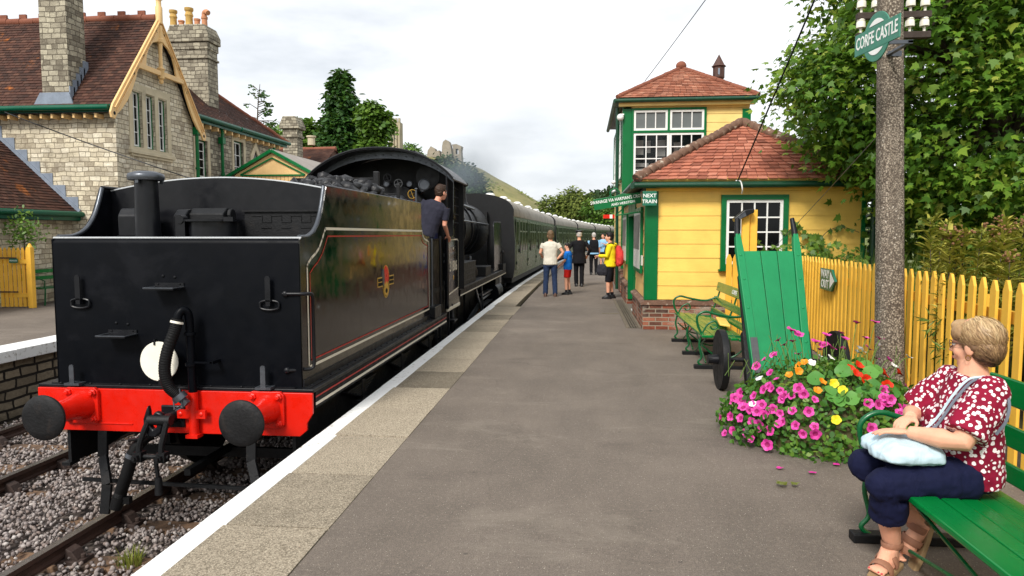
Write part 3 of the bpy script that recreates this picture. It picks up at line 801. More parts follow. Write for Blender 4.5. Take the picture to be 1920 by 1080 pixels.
# red buffer beam
b = MB(); b.prism([(-4.905, .30), (-4.905, .14), (-4.86, .05), (-4.86, -.03), (-4.82, -.085), (-2.45, -.085), (-2.385, -.03), (-2.385, .03), (-2.33, .12), (-2.33, .30)], 'xz', 5.84, 5.87)
tp(b, 'buffer_beam', m['red'], bevel=.004)
b = MB(); b.box(-2.95, -2.88, 5.825, 5.84, -.08, .10); b.box(-4.60, -4.0, 5.832, 5.84, -.02, -.008); rivets(b, [(-2.99, 5.838, .07), (-2.99, 5.838, -.02)], (0, -1, 0), .016); tp(b, 'beam_angle', m['red'], bevel=.003)
for bx in (-4.463, -2.737):
    bf = MB(); bf.lathe([(.0, -.545), (.02, -.545), (.12, -.542), (.172, -.532), (.19, -.518), (.193, -.505), (.186, -.49), (.15, -.478), (.06, -.46), (.06, -.3)], (bx, 5.87, .155), (0, 1, 0), 44)
    bo = tp(bf, 'buffer', m['buffer'], smooth=35)
    h = MB(); h.lathe([(.075, -.385), (.088, -.38), (.092, -.36), (.097, -.22), (.103, -.2), (.104, -.18), (.108, -.17), (.12, -.09), (.134, -.06), (.134, -.03)], (bx, 5.87, .155), (0, 1, 0), 32); tp(h, 'buffer_housing', m['red'], bo, smooth=40)
    f = MB(); f.prism([(bx - .16, -.005), (bx - .16, .315 - .03), (bx - .13, .315), (bx + .13, .315), (bx + .16, .285), (bx + .16, .02), (bx + .13, -.01), (bx - .13, -.01)], 'xz', 5.805, 5.84)
    for sx in (-1, 1):
        for sz in (-1, 1): f.lathe([(.034, 0), (.034, .02), (.02, .02), (.02, .045), (0, .045)], (bx + sx * .118, 5.806, .153 + sz * .118), (0, -1, 0), 6)
    tp(f, 'buffer_flange', m['red'], bo, bevel=.005)
    s = MB(); s.cyl((bx, 5.4, .155), (bx, 5.52, .155), .06, n=20); tp(s, 'buffer_shank', m['buffer'], bo, smooth=40)
# lamp irons, steps, white disc
for x, z0, z1 in ((-4.545, .335, .52), (-2.76, .335, .545)):
    b = MB(); o = [(x - .022, z0)] + [(x + .022 * cos(a), z1 - .022 + .022 * sin(a)) for a in [pi - k * pi / 8 for k in range(9)]] + [(x + .022, z0)]
    b.prism(o, 'xz', 5.805, 5.815); b.box(x - .07, x + .07, 5.8, 5.9, .331, .352); tp(b, 'lamp_iron', m['steel'])
for x in (-4.485, -2.717):
    b = MB(); o = [(x - .024, 1.10)] + [(x + .024 * cos(a), 1.30 + .024 * sin(a)) for a in [pi - k * pi / 8 for k in range(9)]] + [(x + .024, 1.10)]
    b.prism(o, 'xz', 5.85, 5.858)
    b.tube([(x + .085 * math.copysign(min(1, abs(cos(a) * 1.25)), cos(a)), 5.88, 1.065 + .042 * sin(a)) for a in [k * pi / 12 for k in range(25)]], .009, 6); b.box(x - .02, x + .02, 5.85, 5.9, 1.06, 1.11)
    tp(b, 'lamp_iron', m['black2'], smooth=50)
for cx, z in ((-3.64, 1.215), (-4.10, .79)):
    b = MB(); b.box(cx - .135, cx + .135, 5.72, 5.9, z - .012, z); b.box(cx - .135, cx + .135, 5.889, 5.9, z, z + .04)
    e = .006; tp(b, 'rear_step', m['black2']); b = MB()
    for p0, p1 in (((cx - .135, 5.72), (cx + .135, 5.72)), ((cx - .135, 5.72), (cx - .135, 5.9)), ((cx + .135, 5.72), (cx + .135, 5.9))): b.tube([(*p0, z + .004), (*p1, z + .004)], e, 6)
    tp(b, 'step_rim', m['steel']); b = MB(); rivets(b, [(cx - .1, 5.888, z + .03), (cx + .1, 5.888, z + .03)], (0, -1, 0)); rivets(b, [(cx - .06, 5.897, z + .1), (cx + .05, 5.897, z + .09)], (0, -1, 0), .013); tp(b, 'rivets', m['black2'])
b = MB(); b.lathe([(0, -.008), (.172, -.008), (.175, -.004), (.175, .004), (0, .006)], (-3.69, 5.78, .57), (0, 1, 0), 40); dw = tp(b, 'headcode_disc', m['discW'], smooth=30)
b = MB(); b.box(-3.73, -3.715, 5.765, 5.8, .715, .765); b.box(-3.70, -3.66, 5.77, 5.89, .36, .41); tp(b, 'disc_clip', m['black2'], dw)
# vacuum standpipe and hose
b = MB(); b.tube([(-3.40, 5.80, -.09), (-3.40, 5.80, .30)], .042, 14); b.cbox((-3.40, 5.80, -.09), (.11, .1, .03)); b.cbox((-3.41, 5.79, .105), (.26, .03, .075)); rivets(b, [(-3.51, 5.775, .105), (-3.32, 5.775, .105)], (0, -1, 0), .02); tp(b, 'vacuum_pipe_base', m['red'], smooth=40)
b = MB(); b.tube([(-3.40, 5.80, .30), (-3.40, 5.78, .95)] + bez([(-3.40, 5.78, .95), (-3.405, 5.765, 1.005), (-3.43, 5.74, 1.03), (-3.455, 5.72, 1.0), (-3.465, 5.71, .95)], 4)[1:], .036, 14)
for z in (.82, .55): b.lathe([(.05, -.012), (.05, .012)], (-3.40, 5.785, z), n=14)
b.box(-3.36, -3.2, 5.77, 5.79, .56, .575); b.box(-3.22, -3.19, 5.77, 5.9, .555, .58); tp(b, 'vacuum_standpipe', m['black'], smooth=50)
hp = bez([(-3.462, 5.712, .96), (-3.485, 5.69, .85), (-3.535, 5.655, .68), (-3.555, 5.64, .52), (-3.53, 5.65, .38), (-3.47, 5.68, .30)], 22)
b = MB(); b.tube(hp, [.048 + .0035 * (k % 3 == 0) for k in range(len(hp))], 14); tp(b, 'vacuum_hose', m['rubber'], smooth=60)
b = MB(); d = hp[7]; b.tube([hp[5], hp[9]], .0545, 14); tp(b, 'hose_band', m['discW'], smooth=60)
b = MB(); b.tube([hp[-1], (-3.44, 5.69, .26)], .062, 14); b.cbox((-3.42, 5.68, .25), (.09, .05, .05), ry=.7); b.tube([(-3.50, 5.66, .30), (-3.48, 5.64, .18), (-3.42, 5.66, .22)], .008, 6); b.tube([(-3.44, 5.66, .36), (-3.41, 5.65, .20), (-3.47, 5.64, .17)], .007, 6); tp(b, 'hose_coupling', m['steel'], smooth=50)
# draw hook and screw coupling
b = MB(); o = [(-3.69, .16), (-3.70, .22), (-3.72, .17), (-3.745, .10), (-3.745, .0), (-3.70, -.055), (-3.64, -.06), (-3.585, -.01), (-3.56, .08), (-3.575, .15), (-3.63, .17), (-3.665, .13), (-3.66, .08), (-3.63, .075), (-3.625, .03), (-3.66, .01), (-3.685, .04), (-3.688, .10)]
b.prism(o, 'xz', 5.60, 5.655); b.cyl((-3.6, 5.62, .07), (-3.6, 5.86, .07), .05, n=14); b.box(-3.72, -3.5, 5.82, 5.845, -.03, .17); tp(b, 'draw_hook', m['black2'], bevel=.014, smooth=40)
b = MB(); b.cyl((-3.70, 5.62, .09), (-3.50, 5.62, .09), .045, n=16)
for sx in (-1, 1):
    b.tube(bez([(-3.61 + sx * .085, 5.60, .09), (-3.64 + sx * .095, 5.58, -.02), (-3.665 + sx * .10, 5.57, -.12), (-3.67 + sx * .10, 5.565, -.20)], 5), .025, 8)
    b.cbox((-3.66 + sx * .105, 5.565, -.215), (.075, .08, .085))
    b.lathe([(.03, 0), (.03, .03), (.018, .03), (.018, .05)], (-3.665 + sx * .105, 5.525, -.215), (0, -1, 0), 6)
b.cyl((-3.82, 5.565, -.215), (-3.50, 5.565, -.215), .02); b.tube([(-3.62, 5.56, -.21), (-3.61, 5.58, -.45)], .018, 8); b.tube([(-3.61, 5.58, -.4), (-3.61, 5.58, -.55)], [.028, .035], 10)
b.tube([(-3.95, 5.7, -.12), (-3.72, 5.6, -.06)], .014, 8)
tp(b, 'screw_coupling', m['sootblack'], smooth=40)
# steam heating hose and guard irons under the beam
hp = bez([(-3.80, 5.80, -.09), (-3.86, 5.76, -.13), (-3.93, 5.72, -.25), (-3.98, 5.70, -.42), (-4.04, 5.70, -.58), (-4.06, 5.70, -.64)], 14)
b = MB(); b.tube(hp, [.05 + .004 * (k % 2) for k in range(len(hp))], 14); b.tube([hp[-1], (-4.09, 5.68, -.74)], [.06, .05], 12); b.cbox((-3.99, 5.7, -.66), (.07, .05, .06)); st = tp(b, 'heating_hose', m['rubber'], smooth=60)
b = MB(); b.tube([hp[28], hp[31]], .058, 14); tp(b, 'hose_band', m['steel'], st, smooth=60)
for s in (-1, 1):
    x = CX + s * .70
    b = MB(); pts = [(x, 5.86, -.05), (x, 5.84, -.32), (x + .06, 5.78, -.44), (x + .1, 5.74, -.54), (x + .08, 5.72, -.80)]
    for p, q in zip(pts, pts[1:]): b.beam(p, q, .085, .03, (0, 1, 0))
    tp(b, 'guard_iron', m['sootblack'])
# outside frames, axleboxes, springs, wheels, brake rigging
for s in (-1, 1):
    x = CX + s * 1.07
    b = MB(); o = [(5.9, .30), (5.9, -.40), (6.3, -.42)]
    for wy in (7.55, 9.25, 10.95): o += [(wy - .42, -.28), (wy - .2, -.62), (wy + .2, -.62), (wy + .42, -.28)]
    o += [(11.6, -.3), (11.6, .30)]
    b.prism(o, 'yz', x - .015, x + .015); tp(b, 'outside_frame', m['sootblack'])
    b = MB(); b.box(x - .06, x + .02, 5.87, 6.0, -.43, -.40); tp(b, 'frame_foot', m['sootblack'])
    for wy in (7.55, 9.25, 10.95):
        b = MB(); b.cbox((x + s * .07, wy, -.29), (.14, .26, .3)); b.cyl((x + s * .14, wy, -.29), (x + s * .165, wy, -.29), .08)
        for k in range(5): b.box(x + s * .03, x + s * .11, wy - .5 + .09 * k, wy + .5 - .09 * k, .02 - .028 * k, .045 - .028 * k)
        b.cbox((x + s * .07, wy, -.02), (.1, .1, .2)); tp(b, 'axlebox_spring', m['sootblack'], bevel=.008)
def wheel(mb, x, y, r, s, spokes=12, rim=.07, w=.13):
    mb.lathe([(r - rim, -w / 2), (r + .025, -w / 2), (r + .02, -w / 2 + .03), (r, -w / 2 + .04), (r - .006, w / 2), (r - rim, w / 2)], (x, y, ZR + r), (s, 0, 0), 40)
    mb.lathe([(.0, -.09), (.13, -.09), (.14, .08), (.0, .09)], (x, y, ZR + r), (s, 0, 0), 16)
    for k in range(spokes):
        a = 2 * pi * k / spokes; mb.beam((x, y + .1 * cos(a), ZR + r + .1 * sin(a)), (x, y + (r - rim) * cos(a), ZR + r + (r - rim) * sin(a)), .05, .045, (1, 0, 0))
for wy in (7.55, 9.25, 10.95):
    for s in (-1, 1):
        b = MB(); wheel(b, CX + s * .72, wy, .6, s); tp(b, 'wheel', m['sootblack'])
    b = MB(); b.cyl((CX - 1.1, wy, -.29), (CX + 1.1, wy, -.29), .08); tp(b, 'axle', m['sootblack'])
b = MB()
for wy in (6.8, 8.5, 10.2):
    b.beam((CX - 1.05, wy, -.55), (CX + 1.05, wy, -.55), .05, .1)
    for s in (-1, 1): b.beam((CX + s * .72, wy, .1), (CX + s * .72, wy, -.6), .05, .05); b.prism(arc((wy + .75, -.29), .65, pi - .35, pi + .35, 6) + [(wy + .02, -.5), (wy + .02, -.1)], 'yz', CX + s * .72 - .05, CX + s * .72 + .05)
b.beam((CX, 6, -.5), (CX, 11, -.5), .06, .06); b.beam((-4.55, 5.9, -.56), (-2.65, 5.9, -.6), .03, .03)
tp(b, 'brake_rigging', m['sootblack'])
b = MB(); b.box(CX - 1.0, CX + 1.0, 6.4, 11.3, -.02, .30); tp(b, 'underframe', m['sootblack'])

# ---------------------------------------------------------------- the locomotive
L = thing('steam_locomotive', 'black steam locomotive with riveted arched cab, boiler and tall chimney, coupled to the tender', 'locomotive', (CX, 16.5, ZR))
def lp(mb, name, mat, parent=None, **k): return mb.build(name, mat, parent or L, **k)
# cab roof
def roofarc(hw, z0, z1, n=28, inset=0):
    pts = []
    for k in range(n + 1):
        t = -1 + 2 * k / n; x = hw * sin(t * pi / 2 * .97) / sin(pi / 2 * .97)
        zz = z0 + (z1 - z0) * (max(0, 1 - (abs(x) / hw) ** 2.25)) ** .86
        pts.append((CX + x, zz))
    return pts
ot = roofarc(1.34, 2.66, 3.21); inn = roofarc(1.325, 2.64, 3.185)
b = MB(); b.prism(ot + inn[::-1], 'xz', 12.25, 13.8); roof = lp(b, 'cab_roof', m['black2'], smooth=50)
b = MB(); o1 = roofarc(1.33, 2.68, 3.18); o2 = roofarc(1.27, 2.62, 3.06); b.prism(o1 + o2[::-1], 'xz', 12.62, 12.65)
rivets(b, [(x * .97 + CX * .03, 12.62, z - .06) for x, z in o1[4:-4]], (0, -1, 0), .014); lp(b, 'roof_rib', m['steel'], roof)
b = MB(); b.tube([(x, 12.25, z) for x, z in ot], .016, 6); lp(b, 'roof_rim', m['black2'], roof)
b = MB(); b.box(CX - .5, CX + .5, 13.0, 13.9, 3.19, 3.24); lp(b, 'roof_hatch', m['black2'], roof)
# spectacle plate with two round windows
pl = roofarc(1.3, 2.70, 3.17)
bo = [(CX + 1.3, .62), (CX - 1.3, .62)] + pl
holes = [circ((CX + s * .6, 2.80), .2, 20) for s in (-1, 1)]
b = MB(); b.prism(bo, 'xz', 13.6, 13.63, holes); sp = lp(b, 'spectacle_plate', m['sootblack'])
for s in (-1, 1):
    b = MB(); b.lathe([(.2, -.03), (.235, -.03), (.235, .01), (.2, .01)], (CX + s * .6, 13.6, 2.80), (0, 1, 0), 24); lp(b, 'window_ring', m['black2'], sp, smooth=40)
    b = MB(); b.lathe([(0, 0), (.2, 0), (.2, .004), (0, .004)], (CX + s * .6, 13.612, 2.80), (0, 1, 0), 24); lp(b, 'window_pane', m['paneclear'], sp)
# backhead with fittings
b = MB(); b.lathe([(0, 0), (.78, 0), (.8, .03), (.8, .5)], (CX, 13.0, 1.85), (0, 1, 0), 32); b.box(CX - .8, CX + .8, 13.0, 13.5, .6, 1.85); lp(b, 'backhead', m['sootblack'], smooth=40)
def handwheel(c, r, mat, n=4, ax=(0, 1, 0)):
    b = MB(); A = Vector(ax).normalized(); u = A.orthogonal().normalized(); w = A.cross(u); c = Vector(c)
    b.tube([c + (u * cos(a) + w * sin(a)) * r for a in [k * pi / 10 for k in range(21)]], r * .13, 6)
    for k in range(n): b.tube([c, c + (u * cos(k * 2 * pi / n + .4) + w * sin(k * 2 * pi / n + .4)) * r], r * .1, 5)
    b.tube([c, c + A * .15], r * .16, 6); lp(b, 'handwheel', mat, smooth=60)
handwheel((-3.10, 12.72, 2.42), .08, m['brass']); handwheel((-3.57, 12.75, 2.72), .07, m['black2']); handwheel((-3.38, 12.8, 2.62), .075, m['wear'])
handwheel((-2.78, 12.9, 2.1), .1, m['steel'], 5); handwheel((-2.6, 12.75, 1.25), .1, m['steel'], 6)
for c, r in (((-2.91, 12.9, 2.60), .11), ((-3.62, 12.9, 2.62), .06), ((-3.2, 12.95, 2.62), .06), ((-2.94, 12.92, 2.52), .055)): b = MB(); b.lathe([(r, 0), (r, -.05), (r * .8, -.06), (r * .78, -.045), (0, -.045)], c, (0, 1, 0), 18); lp(b, 'gauge', m['steel'], smooth=40)
b = MB()
for k in range(7):
    x = CX - .5 + .17 * k; b.tube(bez([(x, 12.95, 1.5 + .08 * (k % 3)), (x + .06, 12.8, 1.9), (x - .05, 12.85, 2.25), (x + .03, 13.4, 2.5)], 5), .014, 6)
lp(b, 'pipework', m['copper'], smooth=60)
b = MB(); b.tube([(-3.35, 12.85, 1.98), (-2.95, 12.8, 1.9), (-2.72, 12.8, 2.04)], .022, 8); b.tube([(-3.75, 12.7, 2.1), (-3.45, 12.65, 2.12)], .02, 8); b.ell((-3.4, 12.85, 2.3), (.16, .1, .12)); b.ell((-2.72, 12.85, 2.0), (.09, .12, .1)); lp(b, 'regulator', m['steel'], smooth=60)
# cab sides: lower sheet with the number, upper sheet behind the driver's opening
SX = -2.40
for s in (-1, 1):
    x0, x1 = (SX - .012, SX) if s > 0 else (2 * CX - SX, 2 * CX - SX + .012)
    o = [(12.42, .33), (12.42, 1.62), (12.98, 1.66), (13.02, 1.72), (13.06, 1.95), (13.1, 2.72), (13.62, 2.72), (13.62, 1.2), (13.62, .33)]
    b = MB(); b.prism(o, 'yz', x0, x1); cs = lp(b, 'cab_side', m['sideblack'])
    if s > 0:
        lo = [(12.52, .60), (12.52, 1.62 - .03), (13.42, 1.62 - .03), (13.52, 1.56), (13.52, .66)]
        bb = MB(); n = len(lo)
        for i in range(n):
            a = Vector((0, *lo[i])); c = Vector((0, *lo[(i + 1) % n])); d = (c - a).normalized(); q = Vector((0, -d.z, d.y)) * .014; e = d * .006
            if i == n - 1: c = a + (c - a) * .999
            bb.quad((SX + .004, *(a + q - e)[1:]), (SX + .004, *(c + q + e)[1:]), (SX + .004, *(c - q + e)[1:]), (SX + .004, *(a - q - e)[1:]))
        lp(bb, 'lining', m['lineW'], cs)
        text_mesh('31806', .27, basis((SX + .004, 13.0, 1.09), (0, 1, 0), (0, 0, 1)), m['lineW'], cs, 'cab_number', .012, .001, sx=1.12)
        text_mesh('4P3F', .06, basis((SX + .004, 13.0, 1.42), (0, 1, 0), (0, 0, 1)), m['lineW'], cs, 'power_class', .012, .001)
        bb = MB(); bb.box(SX, SX + .004, 12.98, 13.04, .84, .92); lp(bb, 'route_spot', m['gold'], cs)
        bb = MB(); rivets(bb, [(SX + .001, 13.15 + .1 * (k % 5), 1.9 + .16 * (k // 5)) for k in range(25)], (1, 0, 0), .016); lp(bb, 'rivets', m['black2'], cs)
b = MB(); b.box(SX - .05, SX + .02, 12.40, 12.46, .35, 1.68); b.box(SX - .06, SX + .03, 12.42, 13.0, 1.60, 1.63); lp(b, 'cab_door_post', m['black'], bevel=.006)
b = MB(); b.box(SX - .09, SX - .06, 11.17, 12.38, .45, 1.60); b.box(SX - .1, SX - .04, 11.17, 12.38, 1.585, 1.615); lp(b, 'cab_door', m['black'], bevel=.01)
b = MB(); b.tube([(SX + .02, 12.3, .42), (SX + .02, 12.3, 2.70)], .02, 8); b.tube([(SX + .02, 11.7, .4), (SX + .02, 11.7, 1.66)], .02, 8); lp(b, 'handrail', m['black2'], smooth=60)
b = MB(); b.box(CX - 1.15, CX + 1.15, 11.15, 13.6, .70, .78); lp(b, 'cab_floor', m['sootblack'])
# boiler, firebox, smokebox, chimney, dome
b = MB(); b.lathe([(.82, 13.63), (.82, 15.6), (.80, 15.62), (.78, 15.7), (.72, 19.3)], (CX, 0, 1.83), (0, 1, 0), 48); lp(b, 'boiler', m['black'], smooth=40)
b = MB(); b.box(CX - .82, CX + .82, 13.63, 15.6, .4, 1.83); lp(b, 'firebox', m['black'], bevel=.02)
for y in (14.5, 15.6, 16.9, 18.2): b = MB(); b.lathe([(.83 - .012 * max(0, y - 15.6) - .02, -.03), (.835 - .021 * max(0, y - 15.6), -.03), (.835 - .021 * max(0, y - 15.6), .03), (.8 - .021 * max(0, y - 15.6), .03)], (CX, y, 1.83), (0, 1, 0), 40); lp(b, 'boiler_band', m['black2'], smooth=40)
b = MB(); b.lathe([(.76, 19.3), (.765, 19.32), (.765, 21.3), (.74, 21.34), (.5, 21.5), (0, 21.56)], (CX, 0, 1.83), (0, 1, 0), 40)
rivets(b, [(CX + .767 * cos(a), y, 1.83 + .767 * sin(a)) for y in (19.36, 21.2) for a in [k * pi / 14 for k in range(-6, 21)]], (0, -1, 0), .015); lp(b, 'smokebox', m['sootblack'], smooth=40)
b = MB(); b.lathe([(.38, 2.5), (.30, 2.56), (.255, 2.66), (.235, 2.85), (.235, 3.06), (.29, 3.09), (.30, 3.13), (.29, 3.17), (.22, 3.17), (.2, 3.0)], (CX, 20.3, 0), n=28); lp(b, 'chimney', m['sootblack'], smooth=40)
b = MB(); b.lathe([(.42, 2.4), (.34, 2.52), (.31, 2.7), (.28, 2.86), (.2, 2.95), (0, 2.98)], (CX, 17.4, 0), n=28); lp(b, 'dome', m['black'], smooth=40)
b = MB(); b.lathe([(.08, 2.6), (.08, 2.85), (.11, 2.86), (.11, 2.9), (.06, 2.93), (0, 2.93)], (CX - .15, 15.0, 0), n=14); b.lathe([(.08, 2.6), (.08, 2.85), (.11, 2.86), (.11, 2.9), (0, 2.93)], (CX + .15, 15.0, 0), n=14); lp(b, 'safety_valve', m['brass'], smooth=40)
# pipes and rails along the boiler
b = MB(); b.tube([(-2.72, 13.7, 2.02), (-2.74, 16.5, 2.0), (-2.8, 20.9, 1.98)], .022, 8); b.tube([(CX + .55, 13.65, 2.5), (CX + .52, 17, 2.45), (CX + .5, 20, 2.4)], .045, 8); lp(b, 'boiler_handrail', m['steel'], smooth=60)
b = MB(); b.tube(bez([(CX + .65, 14.4, 2.4), (CX + .86, 14.5, 2.1), (CX + .90, 14.6, 1.6), (CX + .80, 14.8, 1.15), (CX + .85, 14.9, .8)], 6), .035, 8); lp(b, 'feed_pipe', m['copper'], smooth=60)
b = MB(); b.beam((CX + .86, 14.6, 1.35), (CX + .8, 16.2, 1.0), .03, .1); b.tube(bez([(CX + .72, 13.9, 2.3), (CX + .8, 15.4, 2.22), (CX + .72, 16.2, 2.25), (CX + .6, 16.6, 2.3)], 6), .05, 8); b.ell((CX + .7, 16.2, 2.25), (.08, .16, .08)); lp(b, 'reversing_rod', m['sootblack'], smooth=60)
# running plate, valance, boxes, deflectors
b = MB()
for s in (-1, 1): b.box(*sorted((CX + s * .7, CX + s * 1.22)), 13.6, 21.9, .60, .63)
b.box(CX - .75, CX + .75, 21.3, 21.9, .58, .63); lp(b, 'running_plate', m['black2'], bevel=.005)
b = MB(); b.box(SX - .03, SX + .022, 13.64, 21.9, .47, .60); lp(b, 'valance', m['black'])
b = MB(); b.box(SX + .021, SX + .026, 13.64, 21.9, .475, .50); lp(b, 'lining', m['lineW'])
b = MB(); b.box(SX - .02, SX + .01, 12.42, 13.64, .30, .36); b.box(SX + .005, SX + .014, 12.42, 13.62, .315, .345); lp(b, 'cab_step_edge', m['lineW'])
for (y0, y1, h, x0) in ((14.2, 15.9, .45, -2.86), (17.6, 18.6, .22, -2.84)):
    b = MB(); b.box(x0, -2.42, y0, y1, .63, .63 + h); b.box(x0 - .01, -2.41, y0 - .01, y1 + .01, .63 + h, .65 + h)
    for k in range(3): b.box(-2.42, -2.41, y0 + .1, y1 - .1, .70 + .11 * k, .73 + .11 * k) if h > .3 else None
    lp(b, 'side_box', m['sootblack'], bevel=.012)
b = MB(); b.tube(bez([(-2.6, 16.2, .63), (-2.6, 16.2, 1.0), (-2.65, 16.5, 1.15), (-2.75, 16.9, 1.0), (-2.8, 17.3, .8)], 5), .04, 8); b.ell((-2.6, 16.7, .8), (.1, .16, .18)); b.ell((-2.65, 17.2, .75), (.09, .1, .14)); lp(b, 'lubricator', m['sootblack'], smooth=60)
for s in (-1, 1):
    x = CX + s * 1.16
    b = MB(); b.prism([(19.3, .66), (19.2, 1.9), (19.25, 2.0), (20.9, 2.02), (21.2, 1.9), (21.6, .66)], 'yz', x - .006, x + .006); sd = lp(b, 'smoke_deflector', m['sideblack'], bevel=.003)
    b = MB(); b.tube([(x + s * .02, 19.25, .7), (x + s * .02, 19.17, 1.9), (x + s * .02, 19.23, 2.02), (x + s * .02, 20.9, 2.04)], .018, 6); lp(b, 'deflector_rim', m['black2'], sd, smooth=60)
b = MB(); b.tube(bez([(-2.40, 21.2, .64), (-2.40, 21.2, 1.1), (-2.40, 21.35, 1.18), (-2.40, 21.5, 1.1)], 5), .02, 8); b.box(-2.6, -2.35, 20.9, 21.6, .63, .8); lp(b, 'lamp_step', m['sootblack'])
# cylinders, rods and wheels
for s in (-1, 1):
    b = MB(); b.cyl((CX + s * 1.0, 19.4, .05), (CX + s * 1.0, 20.5, .05), .3, n=24); b.cbox((CX + s * 1.0, 19.95, .38), (.4, 1.0, .4)); lp(b, 'cylinder', m['black'], smooth=40)
    b = MB(); b.prism([(20.3, .46), (20.3, -.35), (20.75, -.35), (20.75, .46)], 'yz', CX + s * 1.2 - .01, CX + s * 1.2 + .01); lp(b, 'front_step', m['steel' if s > 0 else 'black2'])
    b = MB(); b.cyl((CX + s * 1.05, 17.7, .02), (CX + s * 1.05, 19.4, .05), .035); b.box(*sorted((CX + s * .98, CX + s * 1.12)), 17.5, 19.4, .14, .18); b.box(*sorted((CX + s * .98, CX + s * 1.12)), 17.5, 19.4, -.14, -.10)
    b.beam((CX + s * 1.05, 17.8, .02), (CX + s * 1.02, 15.75, -.3), .05, .12); b.beam((CX + s * .98, 17.45, -.38), (CX + s * .98, 13.9, -.34), .045, .1)
    b.beam((CX + s * 1.1, 16.4, .4), (CX + s * 1.1, 17.6, -.35), .04, .07); b.beam((CX + s * 1.12, 17.2, .5), (CX + s * 1.12, 17.5, -.3), .04, .06); lp(b, 'motion_rods', m['steel'])
    for wy, rr_ in ((14.0, .8), (15.75, .8), (17.55, .8), (20.9, .48)):
        b = MB(); wheel(b, CX + s * .72, wy, rr_, s, 16); lp(b, 'wheel', m['sootblack'])
b = MB()
for wy, rr_ in ((14.0, .8), (15.75, .8), (17.55, .8), (20.9, .48)): b.cyl((CX - .75, wy, ZR + rr_), (CX + .75, wy, ZR + rr_), .09)
for s in (-1, 1): b.box(*sorted((CX + s * .55, CX + s * .6)), 12.4, 21.8, -.4, .6)
b.box(CX - .55, CX + .55, 13.6, 21.6, -.1, .3)
lp(b, 'main_frame', m['sootblack'])
b = MB(); b.box(-2.62, -2.2, 12.5, 12.9, -.22, -.19); b.box(-2.6, -2.3, 12.55, 12.85, .1, .13); b.box(-2.42, -2.39, 12.5, 12.54, -.2, .4); b.box(-2.42, -2.39, 12.86, 12.9, -.2, .4); b.tube(bez([(-2.45, 13.1, .3), (-2.4, 13.05, .0), (-2.45, 13.1, -.3), (-2.5, 13.0, -.5)], 5), .03, 8); lp(b, 'cab_steps', m['black2'])

